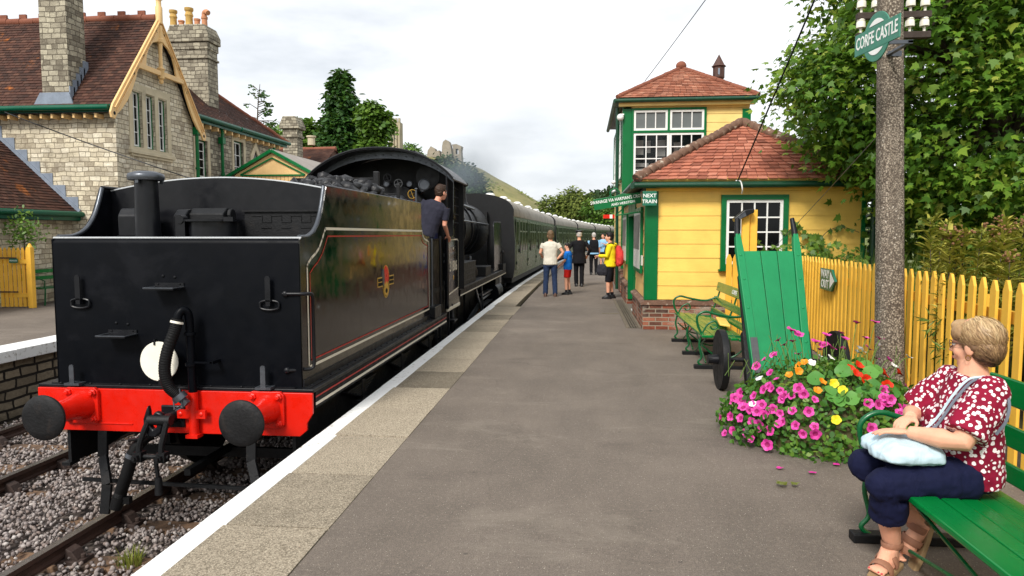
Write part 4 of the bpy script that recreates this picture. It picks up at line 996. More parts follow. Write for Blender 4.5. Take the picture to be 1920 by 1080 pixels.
# ---------------------------------------------------------------- coaches on the curve
def coach():
    o = thing('railway_coach', 'x', 'railway coach', (0, 0, 0), 'green coaches of the train'); ORG[o] = Vector((0, 0, 0))
    Lc = 19.4; hw = 1.37
    def cp(mb, name, mat, parent=None, **k): return mb.build(name, mat, parent or o, **k)
    side = [(-hw + .06, .28), (-hw, .62), (-hw, 1.5), (-hw + .05, 2.30)]
    rf = [(hw * sin(t) * .985 / 1, 2.30 + .70 * (max(0, cos(t))) ** .72) for t in [-pi / 2 + .001 + pi * k / 20 for k in range(21)]]
    full = side + rf[1:-1] + [(-a, z) for a, z in side[::-1]]
    for q in (.18, Lc - .29): b = MB(); b.prism([(CX * 0 + a, z + (.015 if z > 2.3 else 0)) for a, z in full], 'xz', q, q + .11); cp(b, 'end_wall', m['sootblack'])
    b = MB(); b.prism(side + [(-a, z) for a, z in side[::-1]], 'xz', .29, Lc - .29); cp(b, 'body', m['coachG'], smooth=30)
    b = MB(); b.prism(rf + [(hw * .98, 2.27), (-hw * .98, 2.27)], 'xz', .27, Lc - .27); rfo = cp(b, 'roof', m['coachroof'], smooth=40)
    for k in range(9):
        y = 1.2 + k * (Lc - 2.4) / 8
        for x in (-.55, .55) if k % 2 else (.4,): b = MB(); b.lathe([(.13, 2.86), (.13, 2.98), (.17, 2.99), (.16, 3.04), (.09, 3.08), (0, 3.08)], (x, y, 0), n=10); cp(b, 'roof_ventilator', m['white'], rfo)
    b = MB(); b.box(-1.25, 1.25, .4, Lc - .4, .1, .28); b.box(-.9, .9, 6, 13, -.35, .1)
    for yb in (3.2, Lc - 3.2):
        b.box(-1.0, 1.0, yb - 1.6, yb + 1.6, -.5, -.2)
        for k in (-1.25, 1.25):
            for s in (-1, 1): b.cyl((s * .66, yb + k, ZR + .46), (s * .8, yb + k, ZR + .46), .46, n=20)
    for s in (-1, 1):
        for y, e in ((0, -1), (Lc, 1)): b.cyl((s * .86, y + .0, .16), (s * .86, y - e * .4, .16), .14, n=12)
    b.box(.9, 1.34, .6, Lc - .6, -.12, -.08)
    cp(b, 'underframe', m['sootblack'])
    for q in (-.02, Lc - .25): b = MB(); b.box(-.5, .5, q, q + .27, .4, 2.4); cp(b, 'gangway', m['sootblack'])
    # windows: ventilator above, fixed light below; doors with droplights
    wy = [1.9, 2.75, 3.6, 5.3, 6.15, 7.0, 8.6, 9.45, 11.2, 12.05, 12.9, 14.6, 15.45, 16.3, 17.6]
    for s in (-1, 1):
        for y in wy:
            b = MB(); b.prism([(y - .34, 1.08), (y - .34, 2.17), (y + .34, 2.17), (y + .34, 1.08)], 'yz', s * (hw + .012) - .0, s * (hw - .06)); f = cp(b, 'window', m['coachF'])
            b = MB(); b.box(*sorted((s * (hw + .013), s * (hw + .017))), y - .29, y + .29, 1.82, 2.12); b.box(*sorted((s * (hw + .013), s * (hw + .017))), y - .29, y + .29, 1.13, 1.77); cp(b, 'pane', m['glass'], f)
        for y in (.85, 4.45, 7.8, 10.3, 13.75, Lc - .85):
            b = MB(); b.box(*sorted((s * (hw + .002), s * (hw + .018))), y - .33, y + .33, .5, 2.2); d = cp(b, 'door', m['coachG'], bevel=.008)
            b = MB(); b.box(*sorted((s * (hw + .018), s * (hw + .022))), y - .24, y + .24, 1.35, 2.1); cp(b, 'pane', m['glass'], d)
            b = MB(); b.tube([(s * (hw + .05), y + .42, 1.05), (s * (hw + .05), y + .42, 1.5)], .015, 6); cp(b, 'grab_rail', m['black2'], d); b = MB(); b.cbox((s * (hw + .03), y + .26, 1.15), (.04, .05, .12)); cp(b, 'door_handle', m['black2'], d); b = MB(); b.box(*sorted((s * (hw + .016), s * (hw + .04))), y - .36, y - .3, .7, .8); cp(b, 'hinge', m['black2'], d)
    return o
CO = coach(); y = 22.55; names = ['first green coach behind the locomotive, its black end facing the boiler', 'second green coach from the locomotive', 'third green coach from the locomotive, on the curve', 'fourth green coach, farther round the curve', 'last visible green coach, running behind the signal box']
for i in range(5):
    c = CO if i == 0 else copy_tree(CO)
    ya, yb = y, y + 19.3
    xa, xb = CX + shift(ya), CX + shift(yb)
    c.location = (xa, ya, 0); c.rotation_euler.z = -atan2(xb - xa, yb - ya); c['label'] = names[i]
    y = yb + .75
# ---------------------------------------------------------------- building helpers
def tile_roof(b, BL, BR, TL, TR, gauge, tw, th=.014, jit=.006, rr=random.Random(5)):
    BL, BR, TL, TR = map(Vector, (BL, BR, TL, TR))
    nrm = ((BR - BL).cross((TL + TR) / 2 - BL)).normalized()
    if nrm.z < 0: nrm = -nrm
    H = ((TL + TR) / 2 - (BL + BR) / 2).length; n = max(1, int(H / gauge))
    for i in range(n):
        t0, t1 = i / n, min(1.0, (i + 1.25) / n)
        l0, r0, l1, r1 = BL.lerp(TL, t0), BR.lerp(TR, t0), BL.lerp(TL, t1), BR.lerp(TR, t1)
        W = (r0 - l0).length
        if W < .02: continue
        k = max(1, round(W / tw)); off = .5 * (i % 2) / k
        cuts = sorted({0, 1} | {min(1, max(0, j / k + off)) for j in range(k + 1)})
        for a, c in zip(cuts, cuts[1:]):
            if c - a < 1e-4: continue
            b.cr = rr.random(); up = nrm * (th * 1.7 + rr.uniform(-jit, jit) * .5); sk = rr.uniform(-jit, jit); g = .004 / W
            p0 = l0.lerp(r0, a + g) + up; p1 = l0.lerp(r0, c - g) + up + nrm * sk
            q0 = l1.lerp(r1, a + g) + nrm * .003; q1 = l1.lerp(r1, c - g) + nrm * .003
            d = (BL - TL).normalized() * rr.uniform(0, jit)
            i0, i1, i2, i3 = b.V(p0 + d), b.V(p1 + d), b.V(q1), b.V(q0)
            e0, e1 = b.V(p0 + d - nrm * th), b.V(p1 + d - nrm * th)
            b.F((i0, i1, i2, i3)); b.F((e0, e1, i1, i0))
    b.cr = .5

def ridge_tiles(b, a, c, r, step, jit=.01, rr=random.Random(9)):
    a, c = Vector(a), Vector(c); L = (c - a).length; n = max(1, int(L / step)); d = (c - a) / n
    for k in range(n):
        p = a + d * k + Vector((rr.uniform(-jit, jit), rr.uniform(-jit, jit), rr.uniform(-jit, jit)))
        b.tube([p, p + d * 1.06], [r * 1.04, r * .95], 10)

def lap_boards(b, M, w, z0, z1, bh, lap=.018, x0=0.0, rr=random.Random(2), holes=()):
    """horizontal weatherboards on a wall: u along, v up, w outwards; holes=(u0,u1,v0,v1)"""
    old = b.M; b.M = M; n = max(1, round((z1 - z0) / bh)); h = (z1 - z0) / n
    for i in range(n):
        a, c = z0 + i * h, z0 + (i + 1) * h
        segs = [(x0, w, a, c)]
        for (u0, u1, v0, v1) in holes:
            if a < v1 - .004 and c > v0 + .004:
                segs = [q for (s, e, p0, p1) in segs for q in ((s, min(e, u0), p0, p1), (max(s, u1), e, p0, p1), (max(s, u0), min(e, u1), p0, v0), (max(s, u0), min(e, u1), v1, p1)) if q[1] - q[0] > .01 and q[3] - q[2] > .012]
        for s, e, a, c in segs:
            p = [(s, a + .004, 0), (e, a + .004, 0), (e, c, 0), (s, c, 0)]
            o = lap + rr.uniform(-.002, .002)
            i4 = [b.V(p[0]), b.V(p[1]), b.V((e, a + .004, o)), b.V((s, a + .004, o)), b.V((e, c + .012, o * .35)), b.V((s, c + .012, o * .35)), b.V((e, c + .012, 0)), b.V((s, c + .012, 0))]
            b.F((i4[3], i4[2], i4[4], i4[5])); b.F((i4[0], i4[1], i4[2], i4[3])); b.F((i4[5], i4[4], i4[6], i4[7])); b.F((i4[0], i4[3], i4[5], i4[7])); b.F((i4[1], i4[6], i4[4], i4[2]))
    b.M = old

def window(parent, M, w, h, cols, rows, fmat, smat, pmat, fw=.07, sw=.045, mw=.022, depth=.05, name='window', sill=True, split=None, pane=True):
    """casing + glazed sash; M puts u right, v up, w outwards at the lower left corner of the casing"""
    b = MB(); b.M = M
    b.prism([(0, 0), (w, 0), (w, h), (0, h)], 'xy', -.02, depth, [[(fw, fw), (w - fw, fw), (w - fw, h - fw), (fw, h - fw)]])
    if sill: b.box(-.03, w + .03, -.035, -.002, -.02, depth + .035)
    f = b.build(name, fmat, parent, bevel=.004)
    b = MB(); b.M = M; x0, x1, y0, y1 = fw + .002, w - fw - .002, fw + .002, h - fw - .002
    b.prism([(x0, y0), (x1, y0), (x1, y1), (x0, y1)], 'xy', -.015, depth * .55, [[(x0 + sw, y0 + sw), (x1 - sw, y0 + sw), (x1 - sw, y1 - sw), (x0 + sw, y1 - sw)]])
    for k in range(1, cols):
        x = x0 + sw + (x1 - x0 - 2 * sw) * k / cols; ww = mw * (2.2 if split and k == split else 1)
        b.box(x - ww / 2, x + ww / 2, y0 + sw - .002, y1 - sw + .002, -.008, depth * .5)
    for k in range(1, rows):
        y = y0 + sw + (y1 - y0 - 2 * sw) * k / rows; b.box(x0 + sw - .002, x1 - sw + .002, y - mw / 2, y + mw / 2, -.006, depth * .48)
    b.build('sash', smat, f)
    if pane:
        b = MB(); b.M = M; b.box(x0 + .01, x1 - .01, y0 + .01, y1 - .01, -.004, .002); b.build('pane', pmat, f)
    return f

def facing_south(x, y, z): return basis((x, y, z), (1, 0, 0), (0, 0, 1))          # wall seen from -Y: u=+X, v=+Z, w=-Y
def facing_east(x, y, z): return basis((x, y, z), (0, 1, 0), (0, 0, 1))           # wall facing +X: u=+Y, v=+Z, w=+X
def facing_west(x, y, z): return basis((x, y, z), (0, -1, 0), (0, 0, 1))          # wall facing -X

# ---------------------------------------------------------------- stone station house
S = thing('station_house', 'stone station house with steep tiled gable, cream bargeboards and green gutters', 'house', (-16, 21, -.05))
def sp_(mb, name, mat, parent=None, **k): return mb.build(name, mat, parent or S, **k)
GX = -12.5; y0g, y1g, ygm = 18.85, 22.62, 20.74
# gable wall with three deep window lights
zs = 4.02; lights = [(19.60, 20.02), (20.20, 20.62), (20.80, 21.22)]
hol = [[(a, zs), (c, zs), (c, 5.50), (a, 5.50)] for a, c in lights]
b = MB(); b.prism([(y0g, -.1), (y1g, -.1), (y1g, 5.06), (ygm, 7.62), (y0g, 5.06)], 'yz', GX - .32, GX, hol); sp_(b, 'wall', m['stone'])
# stone surround standing proud of the rubble
b = MB(); b.prism([(19.42, 3.92), (21.40, 3.92), (21.40, 5.72), (19.42, 5.72)], 'yz', GX - .02, GX + .02, [[(a, 4.0), (c, 4.0), (c, 5.52), (a, 5.52)] for a, c in lights])
b.prism([(19.35, 3.82), (21.48, 3.82), (21.48, 3.92), (19.35, 3.92)], 'yz', GX - .02, GX + .09); b.prism([(19.42, 3.75), (21.42, 3.75), (21.42, 3.82), (19.42, 3.82)], 'yz', GX - .02, GX + .05)
su = sp_(b, 'window_surround', m['ashlar'], bevel=.012)
for a, c in lights: window(S, facing_east(GX - .13, a - .02, 4.0), c - a + .04, 1.54, 2, 4, m['green'], m['white'], m['glass'], .045, .04, .02, .05, sill=False)
b = MB(); b.prism([(19.70, 5.94), (21.78, 5.94), (20.74, 6.0), ], 'yz', GX, GX + .01) if False else None
# front wall towards the camera
b = MB(); b.box(-34, GX - .32, 18.85, 19.2, -.1, 5.06); sp_(b, 'wall', m['stone'])
b = MB(); b.box(-34, GX - .5, 22.3, 22.6, -.1, 5.06); sp_(b, 'wall', m['stoneg'])
# main roof, both slopes, with crested ridge
zr = 7.74
b = MB(); tile_roof(b, (-12.36, 18.52, 4.86), (-34, 18.52, 4.86), (-12.36, ygm, zr), (-34, ygm, zr), .105, .17)
tile_roof(b, (-12.36, 22.96, 4.86), (-34, 22.96, 4.86), (-12.36, ygm, zr), (-34, ygm, zr), .21, .5)
rf = sp_(b, 'roof', m['tileS'])
b = MB(); b.prism([(18.54, 4.84), (ygm, zr - .03), (22.94, 4.84), (22.94, 4.74), (ygm, zr - .16), (18.54, 4.74)], 'yz', -34, -12.39); sp_(b, 'roof_boarding', m['black2'], rf)
b = MB(); ridge_tiles(b, (-12.4, ygm, zr - .02), (-34, ygm, zr - .02), .11, .42)
x = -12.75
while x > -34: b.box(x - .22, x, ygm - .03, ygm + .03, zr + .06, zr + .19); x -= .62
sp_(b, 'ridge_crest', m['tileB'], rf, smooth=40)
# gutter, rafter feet
b = MB(); b.tube([(-34, 18.45, 4.86), (-12.4, 18.45, 4.86)], .07, 10); b.box(-34, -12.4, 18.52, 18.56, 4.76, 4.95); sp_(b, 'gutter', m['greenh'], smooth=50)
x = -12.85
while x > -19: b = MB(); b.box(x - .032, x + .032, 18.55, 18.85, 4.62, 4.73); x -= .31; sp_(b, 'rafter_foot', m['cream'], bevel=.008)
# bargeboards with curved braces, collar, king post and finial
BX = -12.33
def gl(y, off=0): return 4.98 + (7.76 - 4.98) * (1 - abs(y - ygm) / 2.22) - off
for s in (-1, 1):
    ye = ygm + s * 2.36; ze = 4.72
    o = [(ygm, 7.78), (ygm + s * 2.24, 4.95), (ygm + s * 2.34, 4.74), (ygm + s * 2.30, 4.60), (ygm + s * 2.17, 4.58), (ygm + s * 2.08, 4.72), (ygm + s * 1.92, 4.84), (ygm + s * 1.64, 5.12), (ygm + s * 1.42, 5.44), (ygm + s * 1.24, 5.76), (ygm + s * 1.10, 6.09), (ygm + s * .74, 6.25), (ygm + s * .70, 6.5), (ygm + s * .58, 6.76), (ygm + s * .38, 6.94), (ygm + s * .12, 7.04), (ygm, 7.06)]
    hl = [[(ygm + s * a + .05 * cos(q), z + .055 * sin(q)) for q in [k * pi / 4 for k in range(8)]] for a, z in ((2.22, 4.70), (1.23, 6.22), (.97, 6.53), (.25, 7.32), (1.42, 6.02))][:1]
    b = MB(); b.prism(o, 'yz', BX - .03, BX + .03); bb = sp_(b, 'bargeboard', m['cream'], bevel=.008)
    b = MB(); b.beam((BX + .045, ygm + s * .04, 7.62), (BX + .045, ygm + s * 2.2, 4.86), .03, .05, (1, 0, 0)); b.beam((BX + .04, ygm + s * .1, 7.42), (BX + .04, ygm + s * 2.12, 4.80), .02, .03, (1, 0, 0)); sp_(b, 'bargeboard_moulding', m['cream'], bb)
    b = MB()
    for a, z in ((2.2, 4.72), (1.12, 6.2), (.88, 6.5), (.2, 7.3), (1.3, 5.9)): b.prism(circ((ygm + s * a, z), .05, 8), 'yz', BX + .02, BX + .033)
    sp_(b, 'trefoil', m['black'], bb)
b = MB(); b.box(BX - .05, BX + .05, ygm - 1.14, ygm + 1.14, 6.10, 6.24); sp_(b, 'collar_beam', m['cream'], bevel=.012)
b = MB(); b.lathe([(.0, 5.88), (.05, 5.90), (.07, 5.96), (.04, 6.0), (.09, 6.04), (.09, 6.26), (.12, 6.30), (.06, 6.36), (.05, 6.7), (.07, 7.0), (.11, 7.04), (.11, 7.12), (.075, 7.16), (.075, 7.5)], (BX, ygm, 0), n=14); sp_(b, 'king_post', m['cream'], smooth=40)
b = MB(); b.lathe([(.1, 7.55), (.1, 8.0), (.075, 8.04), (.075, 8.2), (.16, 8.26), (.16, 8.30), (.06, 8.34), (.05, 8.42), (.075, 8.48), (.05, 8.54), (.015, 8.6), (.012, 8.85), (0, 8.86)], (BX, ygm, 0), n=14); sp_(b, 'finial', m['cream'], smooth=40)
# two chimneys
b = MB(); b.box(-14.40, -13.64, 18.66, 19.35, 4.95, 9.3); ch = sp_(b, 'chimney', m['stoneg'])
b = MB(); b.prism([(-14.62, 4.98), (-13.50, 4.98), (-13.60, 5.28), (-14.43, 5.28)], 'xz', 18.60, 18.64)
for k in range(5): b.box(-13.64, -13.61, 18.66 + .14 * k, 18.80 + .14 * k + .05, 5.0 + .17 * k, 5.45 + .19 * k)
sp_(b, 'lead_flashing', m['lead'], ch)
cxa, cxb = -14.82, -13.44
b = MB(); b.box(cxa, cxb, 25.4, 26.1, 5.9, 8.05); ch2 = sp_(b, 'chimney', m['stoneg'])
b = MB(); b.box(cxa - .05, cxb + .05, 25.35, 26.15, 7.72, 7.80); b.box(cxa - .04, cxb + .04, 25.36, 26.14, 8.05, 8.30); b.box(cxa - .1, cxb + .1, 25.3, 26.2, 8.30, 8.42)
o = [(cxa - .1, 8.42), (cxb + .1, 8.42), (cxb + .1, 8.55), (cxb - .06, 8.88), (cxa + .06, 8.88), (cxa - .1, 8.55)]; b.prism(o, 'xz', 25.3, 26.2)
sp_(b, 'chimney_cap', m['stoneg'], ch2, bevel=.02)
for i, (x, h, r, kind) in enumerate(((-14.85, .62, .12, 1), (-14.55, .26, .1, 0), (-14.25, .68, .13, 1), (-13.95, .30, .1, 0), (-13.67, .36, .1, 2))):
    b = MB(); z = 8.86
    if kind == 1: b.lathe([(r * 1.1, z), (r, z + h * .15), (r * .95, z + h * .55), (r * 1.15, z + h * .62), (r * .85, z + h * .8), (r * 1.2, z + h * .88), (r * 1.2, z + h), (r * .8, z + h)], (x, 25.7, 0), n=14)
    else: b.lathe([(r, z), (r * .95, z + h * .8), (r * 1.15, z + h * .82), (r * 1.15, z + h), (r * .8, z + h)], (x, 25.7, 0), n=14)
    if kind == 2: b.tube(bez([(x, 25.7, z + h), (x, 25.7, z + h + .12), (x + .1, 25.65, z + h + .16), (x + .2, 25.6, z + h + .1)], 4), .09, 10)
    sp_(b, 'chimney_pot', m['potY'] if kind == 1 else m['pot'], ch2, smooth=40)
# lower wing beyond the gable: wall, two windows, hipped roof, downpipes
WX = -12.9
wins = [(23.45, 24.2, 3.5, 4.72), (26.05, 26.8, 3.2, 5.0)]
b = MB(); b.prism([(22.62, -.1), (30, -.1), (30, 5.42), (22.62, 5.42)], 'yz', WX - .3, WX, [[(a, z0), (c, z0), (c, z1), (a, z1)] for a, c, z0, z1 in wins]); sp_(b, 'wall', m['stoneg'])
b = MB(); b.box(-17.2, WX - .3, 29.7, 30, -.1, 5.42); sp_(b, 'wall', m['stoneg'])
for a, c, z0, z1 in wins:
    b = MB(); b.prism([(a - .14, z0 - .1), (c + .16, z0 - .1), (c + .16, z1 + .16), (a - .14, z1 + .16)], 'yz', WX - .01, WX + .03, [[(a, z0), (c, z0), (c, z1), (a, z1)]]); sp_(b, 'window_surround', m['ashlar'], bevel=.01)
    window(S, facing_east(WX - .13, a - .02, z0 - .02), c - a + .04, z1 - z0 + .04, 2, 4, m['green'], m['white'], m['glass'], .05, .04, .022, .05, sill=False)
b = MB(); b.prism([(27.3, 3.0), (28.2, 3.0), (28.2, 4.6), (27.75, 5.15), (27.3, 4.6)], 'yz', WX, WX + .06, [[(27.5, 3.1), (28.0, 3.1), (28.0, 4.5), (27.75, 4.85), (27.5, 4.5)]]); sp_(b, 'window_surround', m['ashlar'], bevel=.01)
b = MB(); b.box(WX, WX + .012, 27.5, 28.0, 3.1, 4.8); sp_(b, 'pane', m['glass'])
b = MB(); R1, R2 = (-15.1, 22.8, 7.5), (-15.1, 27.0, 7.5)
tile_roof(b, (-12.62, 22.7, 5.38), (-12.62, 30.3, 5.38), R1, R2, .12, .2); tile_roof(b, (-12.62, 30.3, 5.38), (-17.6, 30.3, 5.38), R2, R2, .2, .4); tile_roof(b, (-17.6, 22.7, 5.38), (-17.6, 30.3, 5.38), R1, R2, .3, .6)
rf2 = sp_(b, 'roof', m['tileS'])
b = MB(); ridge_tiles(b, R1, R2, .1, .4); ridge_tiles(b, R2, (-12.62, 30.3, 5.42), .09, .35); sp_(b, 'ridge_crest', m['tileB'], rf2, smooth=40)
b = MB(); b.tube([(-12.55, 22.75, 5.38), (-12.55, 25.9, 5.38)], .075, 8); b.tube([(-12.55, 26.0, 5.38), (-12.55, 30.3, 5.38)], .075, 8); b.box(-12.66, -12.62, 22.75, 30.2, 5.22, 5.42); sp_(b, 'gutter', m['greenh'], smooth=50)
for y, x in ((22.72, -12.42), (25.0, -12.78), (29.2, -12.78)):
    b = MB(); b.tube([(x, y, 5.3), (x + .03, y, 5.1), (x, y, 4.9), (x, y, -.05)], .055, 10)
    b.cbox((x, y, 4.85), (.17, .2, .22))
    for z in (1, 2.6, 3.7): b.lathe([(.075, -.03), (.075, .03)], (x, y, z), n=10)
    sp_(b, 'downpipe', m['green'], smooth=50)
x = 23
while x < 30: b = MB(); b.box(-12.9, -12.66, x, x + .09, 5.1, 5.24); x += .5; sp_(b, 'rafter_foot', m['cream'])
# projecting wing on the left with its own tiled roof
PX = -13.86
b = MB(); b.box(PX - .3, PX, 11, 18.85, -.1, 2.2); sp_(b, 'wall', m['stone'])
b = MB(); tile_roof(b, (-13.62, 10.6, 2.16), (-13.62, 18.86, 2.16), (-17.2, 10.6, 5.3), (-17.2, 18.86, 5.3), .11, .17); rf3 = sp_(b, 'roof', m['tileS'])
b = MB(); b.prism([(-13.64, 2.14), (-17.2, 5.27), (-17.2, 5.1), (-13.64, 1.98)], 'xz', 10.65, 18.84); sp_(b, 'roof_boarding', m['black2'], rf3)
b = MB()
for k in range(9):
    t = k / 9; x = -13.66 - 3.2 * t; z = 2.2 + 2.81 * t; b.box(x - .36, x, 18.83, 18.845, z - .05, z + .42)
b.beam((-13.62, 18.82, 2.24), (-17.2, 18.82, 5.38), .03, .09); sp_(b, 'lead_flashing', m['lead'], rf3)
b = MB(); b.tube([(-13.55, 10.5, 2.16), (-13.55, 18.83, 2.16)], .07, 8); b.box(-13.66, -13.6, 10.6, 18.83, 2.0, 2.18); sp_(b, 'gutter', m['greenh'], smooth=50)

S.location = (-16 + .06, 21 - .9, -.05); S.scale.z = 1.03
# wire across the station house front
def wire(name, a, c, r, sag, label, mat=None, n=16):
    a, c = Vector(a), Vector(c); b = MB()
    b.tube([a.lerp(c, t / n) - Vector((0, 0, sag * 4 * (t / n) * (1 - t / n))) for t in range(n + 1)], r, 6)
    o = b.build(name, mat or m['black2'], smooth=60, org=tuple(a.lerp(c, .5))); return tag(o, label, 'cable')
wire('overhead_cable', (-14.8, 17.0, 4.82), (-8.8, 16.9, 2.78), .014, .05, 'thin black cable slanting across the stone station house wall')

# ---------------------------------------------------------------- yellow wooden shelter with green trim
H = thing('platform_shelter', 'low cream boarded shelter with green edged gable behind the tender', 'shelter', (-10.6, 26, -.05))
b = MB(); b.prism([(-12.0, -.05), (-9.2, -.05), (-9.2, 3.60), (-10.6, 4.33), (-12.0, 3.60)], 'xz', 24.1, 24.2); b.box(-9.3, -9.2, 24.2, 29.5, -.05, 3.6); b.box(-12, -11.9, 24.2, 29.5, -.05, 3.6)
wl = b.build('wall', m['cream'], H)
b = MB()
for k in range(1, 20): x = -12 + .14 * k; b.box(x - .004, x + .004, 24.094, 24.1, 2.0, min(3.58, 3.6) + .0)
b.build('board_joints', m['sootblack'], wl)
b = MB()
for s in (-1, 1): b.beam((-10.6, 24.02, 4.40), (-10.6 + s * 1.68, 24.02, 3.53), .10, .11)
b.build('bargeboard', m['green'], H, bevel=.01)
b = MB(); b.box(-11.75, -9.45, 24.05, 24.1, 3.56, 3.61)
for s in (-1, 1): b.beam((-10.6, 24.07, 4.16), (-10.6 + s * 1.18, 24.07, 3.60), .05, .045)
b.build('gable_trim', m['green'], H)
b = MB()
for s in (-1, 1):
    P = [Vector((-10.6, 23.98, 4.45)), Vector((-10.6 + s * 1.7, 23.98, 3.56)), Vector((-10.6 + s * 1.7, 29.7, 3.56)), Vector((-10.6, 29.7, 4.45))]
    b.poly(P); b.poly([p + Vector((0, 0, -.05)) for p in P]); b.quad(P[1], P[2], P[2] - V3(0, 0, .05), P[1] - V3(0, 0, .05)); b.quad(P[0], P[1], P[1] - V3(0, 0, .05), P[0] - V3(0, 0, .05))
m['feltroof'] = plain('felt_roof', (150, 142, 134), .9, .2, 2, .2, 30)
b.build('roof', m['feltroof'], H)
H.location.x -= .28; H.scale.z = 1.05
# ---------------------------------------------------------------- cottage behind
K = thing('cottage', 'stone cottage with a tall grey chimney, roof showing behind the cream shelter', 'house', (-15, 38, 0))
b = MB(); b.box(-18, -13.7, 35, 41, -1.3, 4.7); b.build('wall', m['stoneg'], K)
b = MB(); tile_roof(b, (-13.5, 34.8, 4.65), (-18.2, 34.8, 4.65), (-13.5, 38, 6.4), (-18.2, 38, 6.4), .14, .22); tile_roof(b, (-13.5, 41.2, 4.65), (-18.2, 41.2, 4.65), (-13.5, 38, 6.4), (-18.2, 38, 6.4), .3, .5)
tile_roof(b, (-13.6, 34.9, 4.6), (-13.6, 41.1, 4.6), (-13.6, 38, 6.3), (-13.6, 38, 6.3), .3, .5); kr = b.build('roof', m['tileS'], K)
b = MB(); ridge_tiles(b, (-13.5, 38, 6.38), (-18.2, 38, 6.38), .12, .4); b.build('ridge_crest', m['tileB'], kr)
b = MB(); b.box(-15.05, -14.3, 34.6, 35.3, 4.4, 7.0); b.box(-15.12, -14.23, 34.53, 35.37, 6.55, 6.68); b.prism([(-15.18, 7.0), (-14.17, 7.0), (-14.17, 7.15), (-14.35, 7.6), (-15.0, 7.6), (-15.18, 7.15)], 'xz', 34.48, 35.42); b.build('chimney', m['stoneg'], kr, bevel=.015)
b = MB(); b.lathe([(.2, 6.6), (.2, 7.0), (.26, 7.02), (.26, 7.1), (.18, 7.1)], (-14.9, 38, 0), n=12); b.build('chimney_pot', m['ashlar'], kr)
for x in (-17.2, -15.6): window(K, facing_south(x, 35, 2.6), .9, 1.3, 2, 3, m['green'], m['white'], m['glass'])

# ---------------------------------------------------------------- yellow weatherboarded hut
B = thing('booking_hut', 'yellow weatherboarded hut with red tiled hipped roof on a brick plinth', 'hut', (3, 15, 0))
def bp(mb, name, mat, parent=None, **k): return mb.build(name, mat, parent or B, **k)
hx0, hx1, hy0, hy1 = 1.125, 4.80, 12.65, 19.6
b = MB(); b.box(hx0 - .05, hx1 + .05, hy0 - .05, 15.2, -.05, .44); b.box(hx0 - .05, hx1 + .05, 17.3, hy1, -.05, .44); b.box(hx0 + .5, hx1, 15.2, 17.3, -.05, .12); bp(b, 'brick_plinth', m['brick'])
for y0, y1 in ((hy0 - .08, 15.22), (17.28, hy1)): b = MB(); b.prism([(hx0 - .09, .44), (hx1 + .09, .44), (hx1 + .09, .475), (hx1, .52), (hx0, .52), (hx0 - .09, .475)], 'xz', y0, y1); bp(b, 'plinth_coping', m['tileHm'])
b = MB(); b.box(hx0 + .02, hx1 - .02, hy0 + .02, 15.2, .5, 2.55); b.box(hx0 + .02, hx1 - .02, 17.3, hy1, .5, 2.55); b.box(hx0 + .5, hx1 - .02, 15.2, 17.3, .1, 2.55); bp(b, 'frame_core', m['black2'])
wu0, wu1, wz0, wz1 = 2.40 - hx0, 3.53 - hx0, 1.08, 2.37
b = MB(); lap_boards(b, facing_south(hx0, hy0 + .02, 0), hx1 - hx0 - .05, .53, 2.50, .235, holes=[(wu0, wu1, wz0, wz1)], x0=.2); bp(b, 'weatherboards', m['yellow'])
b = MB(); lap_boards(b, facing_west(hx0 + .02, hy1, 0), hy1 - hy0 - .2, .53, 2.50, .235, holes=[(hy1 - 17.3, hy1 - 15.2, .0, 2.6)]); bp(b, 'weatherboards', m['yellow_shaded'])
for x, y in ((hx0, hy0),): 
    b = MB(); b.box(hx0 - .025, hx0 + .20, hy0 - .028, hy0 + .02, .525, 2.5); b.box(hx0 - .025, hx0 - .0, hy0 + .02, hy0 + .14, .525, 2.5); bp(b, 'corner_post', m['green'], bevel=.005)
b = MB(); b.box(hx1 - .05, hx1 + .02, hy0 - .02, hy0 + .05, .525, 2.5); bp(b, 'corner_post', m['green'], bevel=.005)
window(B, facing_south(2.40, hy0 - .01, wz0), wu1 - wu0, wz1 - wz0, 4, 4, m['green'], m['white'], m['glass'], .085, .05, .024, .06)
# door recess on the platform side
b = MB(); b.box(hx0 - .02, hx0 + .5, 15.16, 15.26, .12, 2.5); b.box(hx0 - .02, hx0 + .5, 17.24, 17.34, .12, 2.5); b.box(hx0 - .02, hx0 + .5, 15.26, 17.24, 2.1, 2.5); bp(b, 'door_frame', m['green'], bevel=.006)
b = MB(); b.box(hx0 + .42, hx0 + .47, 15.26, 17.24, .12, 2.1)
for k in range(2):
    for z0, z1 in ((.25, .95), (1.1, 1.95)): b.box(hx0 + .40, hx0 + .42, 15.36 + .98 * k, 16.14 + .98 * k, z0, z1)
d = bp(b, 'door', m['green'], bevel=.006)
b = MB(); b.ell((hx0 + .38, 16.2, 1.05), (.03, .03, .03)); bp(b, 'handle', m['brass'], d)
m['paper'] = plain('poster_paper', (206, 204, 194), .6, .1, 4); m['posterart'] = plain('poster_picture', (120, 116, 110), .5, .5, 5)
for y0, y1 in ((13.35, 15.05), (17.55, 19.2)):
    b = MB(); b.box(hx0 - .05, hx0 - .0, y0, y1, .95, 2.2); f = bp(b, 'poster_frame', m['green'], bevel=.006)
    b = MB(); b.box(hx0 - .056, hx0 - .05, y0 + .08, y1 - .08, 1.03, 2.12); bp(b, 'poster', m['paper'], f)
    b = MB(); b.box(hx0 - .060, hx0 - .056, y0 + .12, y1 - .12, 1.4, 2.06); bp(b, 'poster_picture', m['posterart'], f)
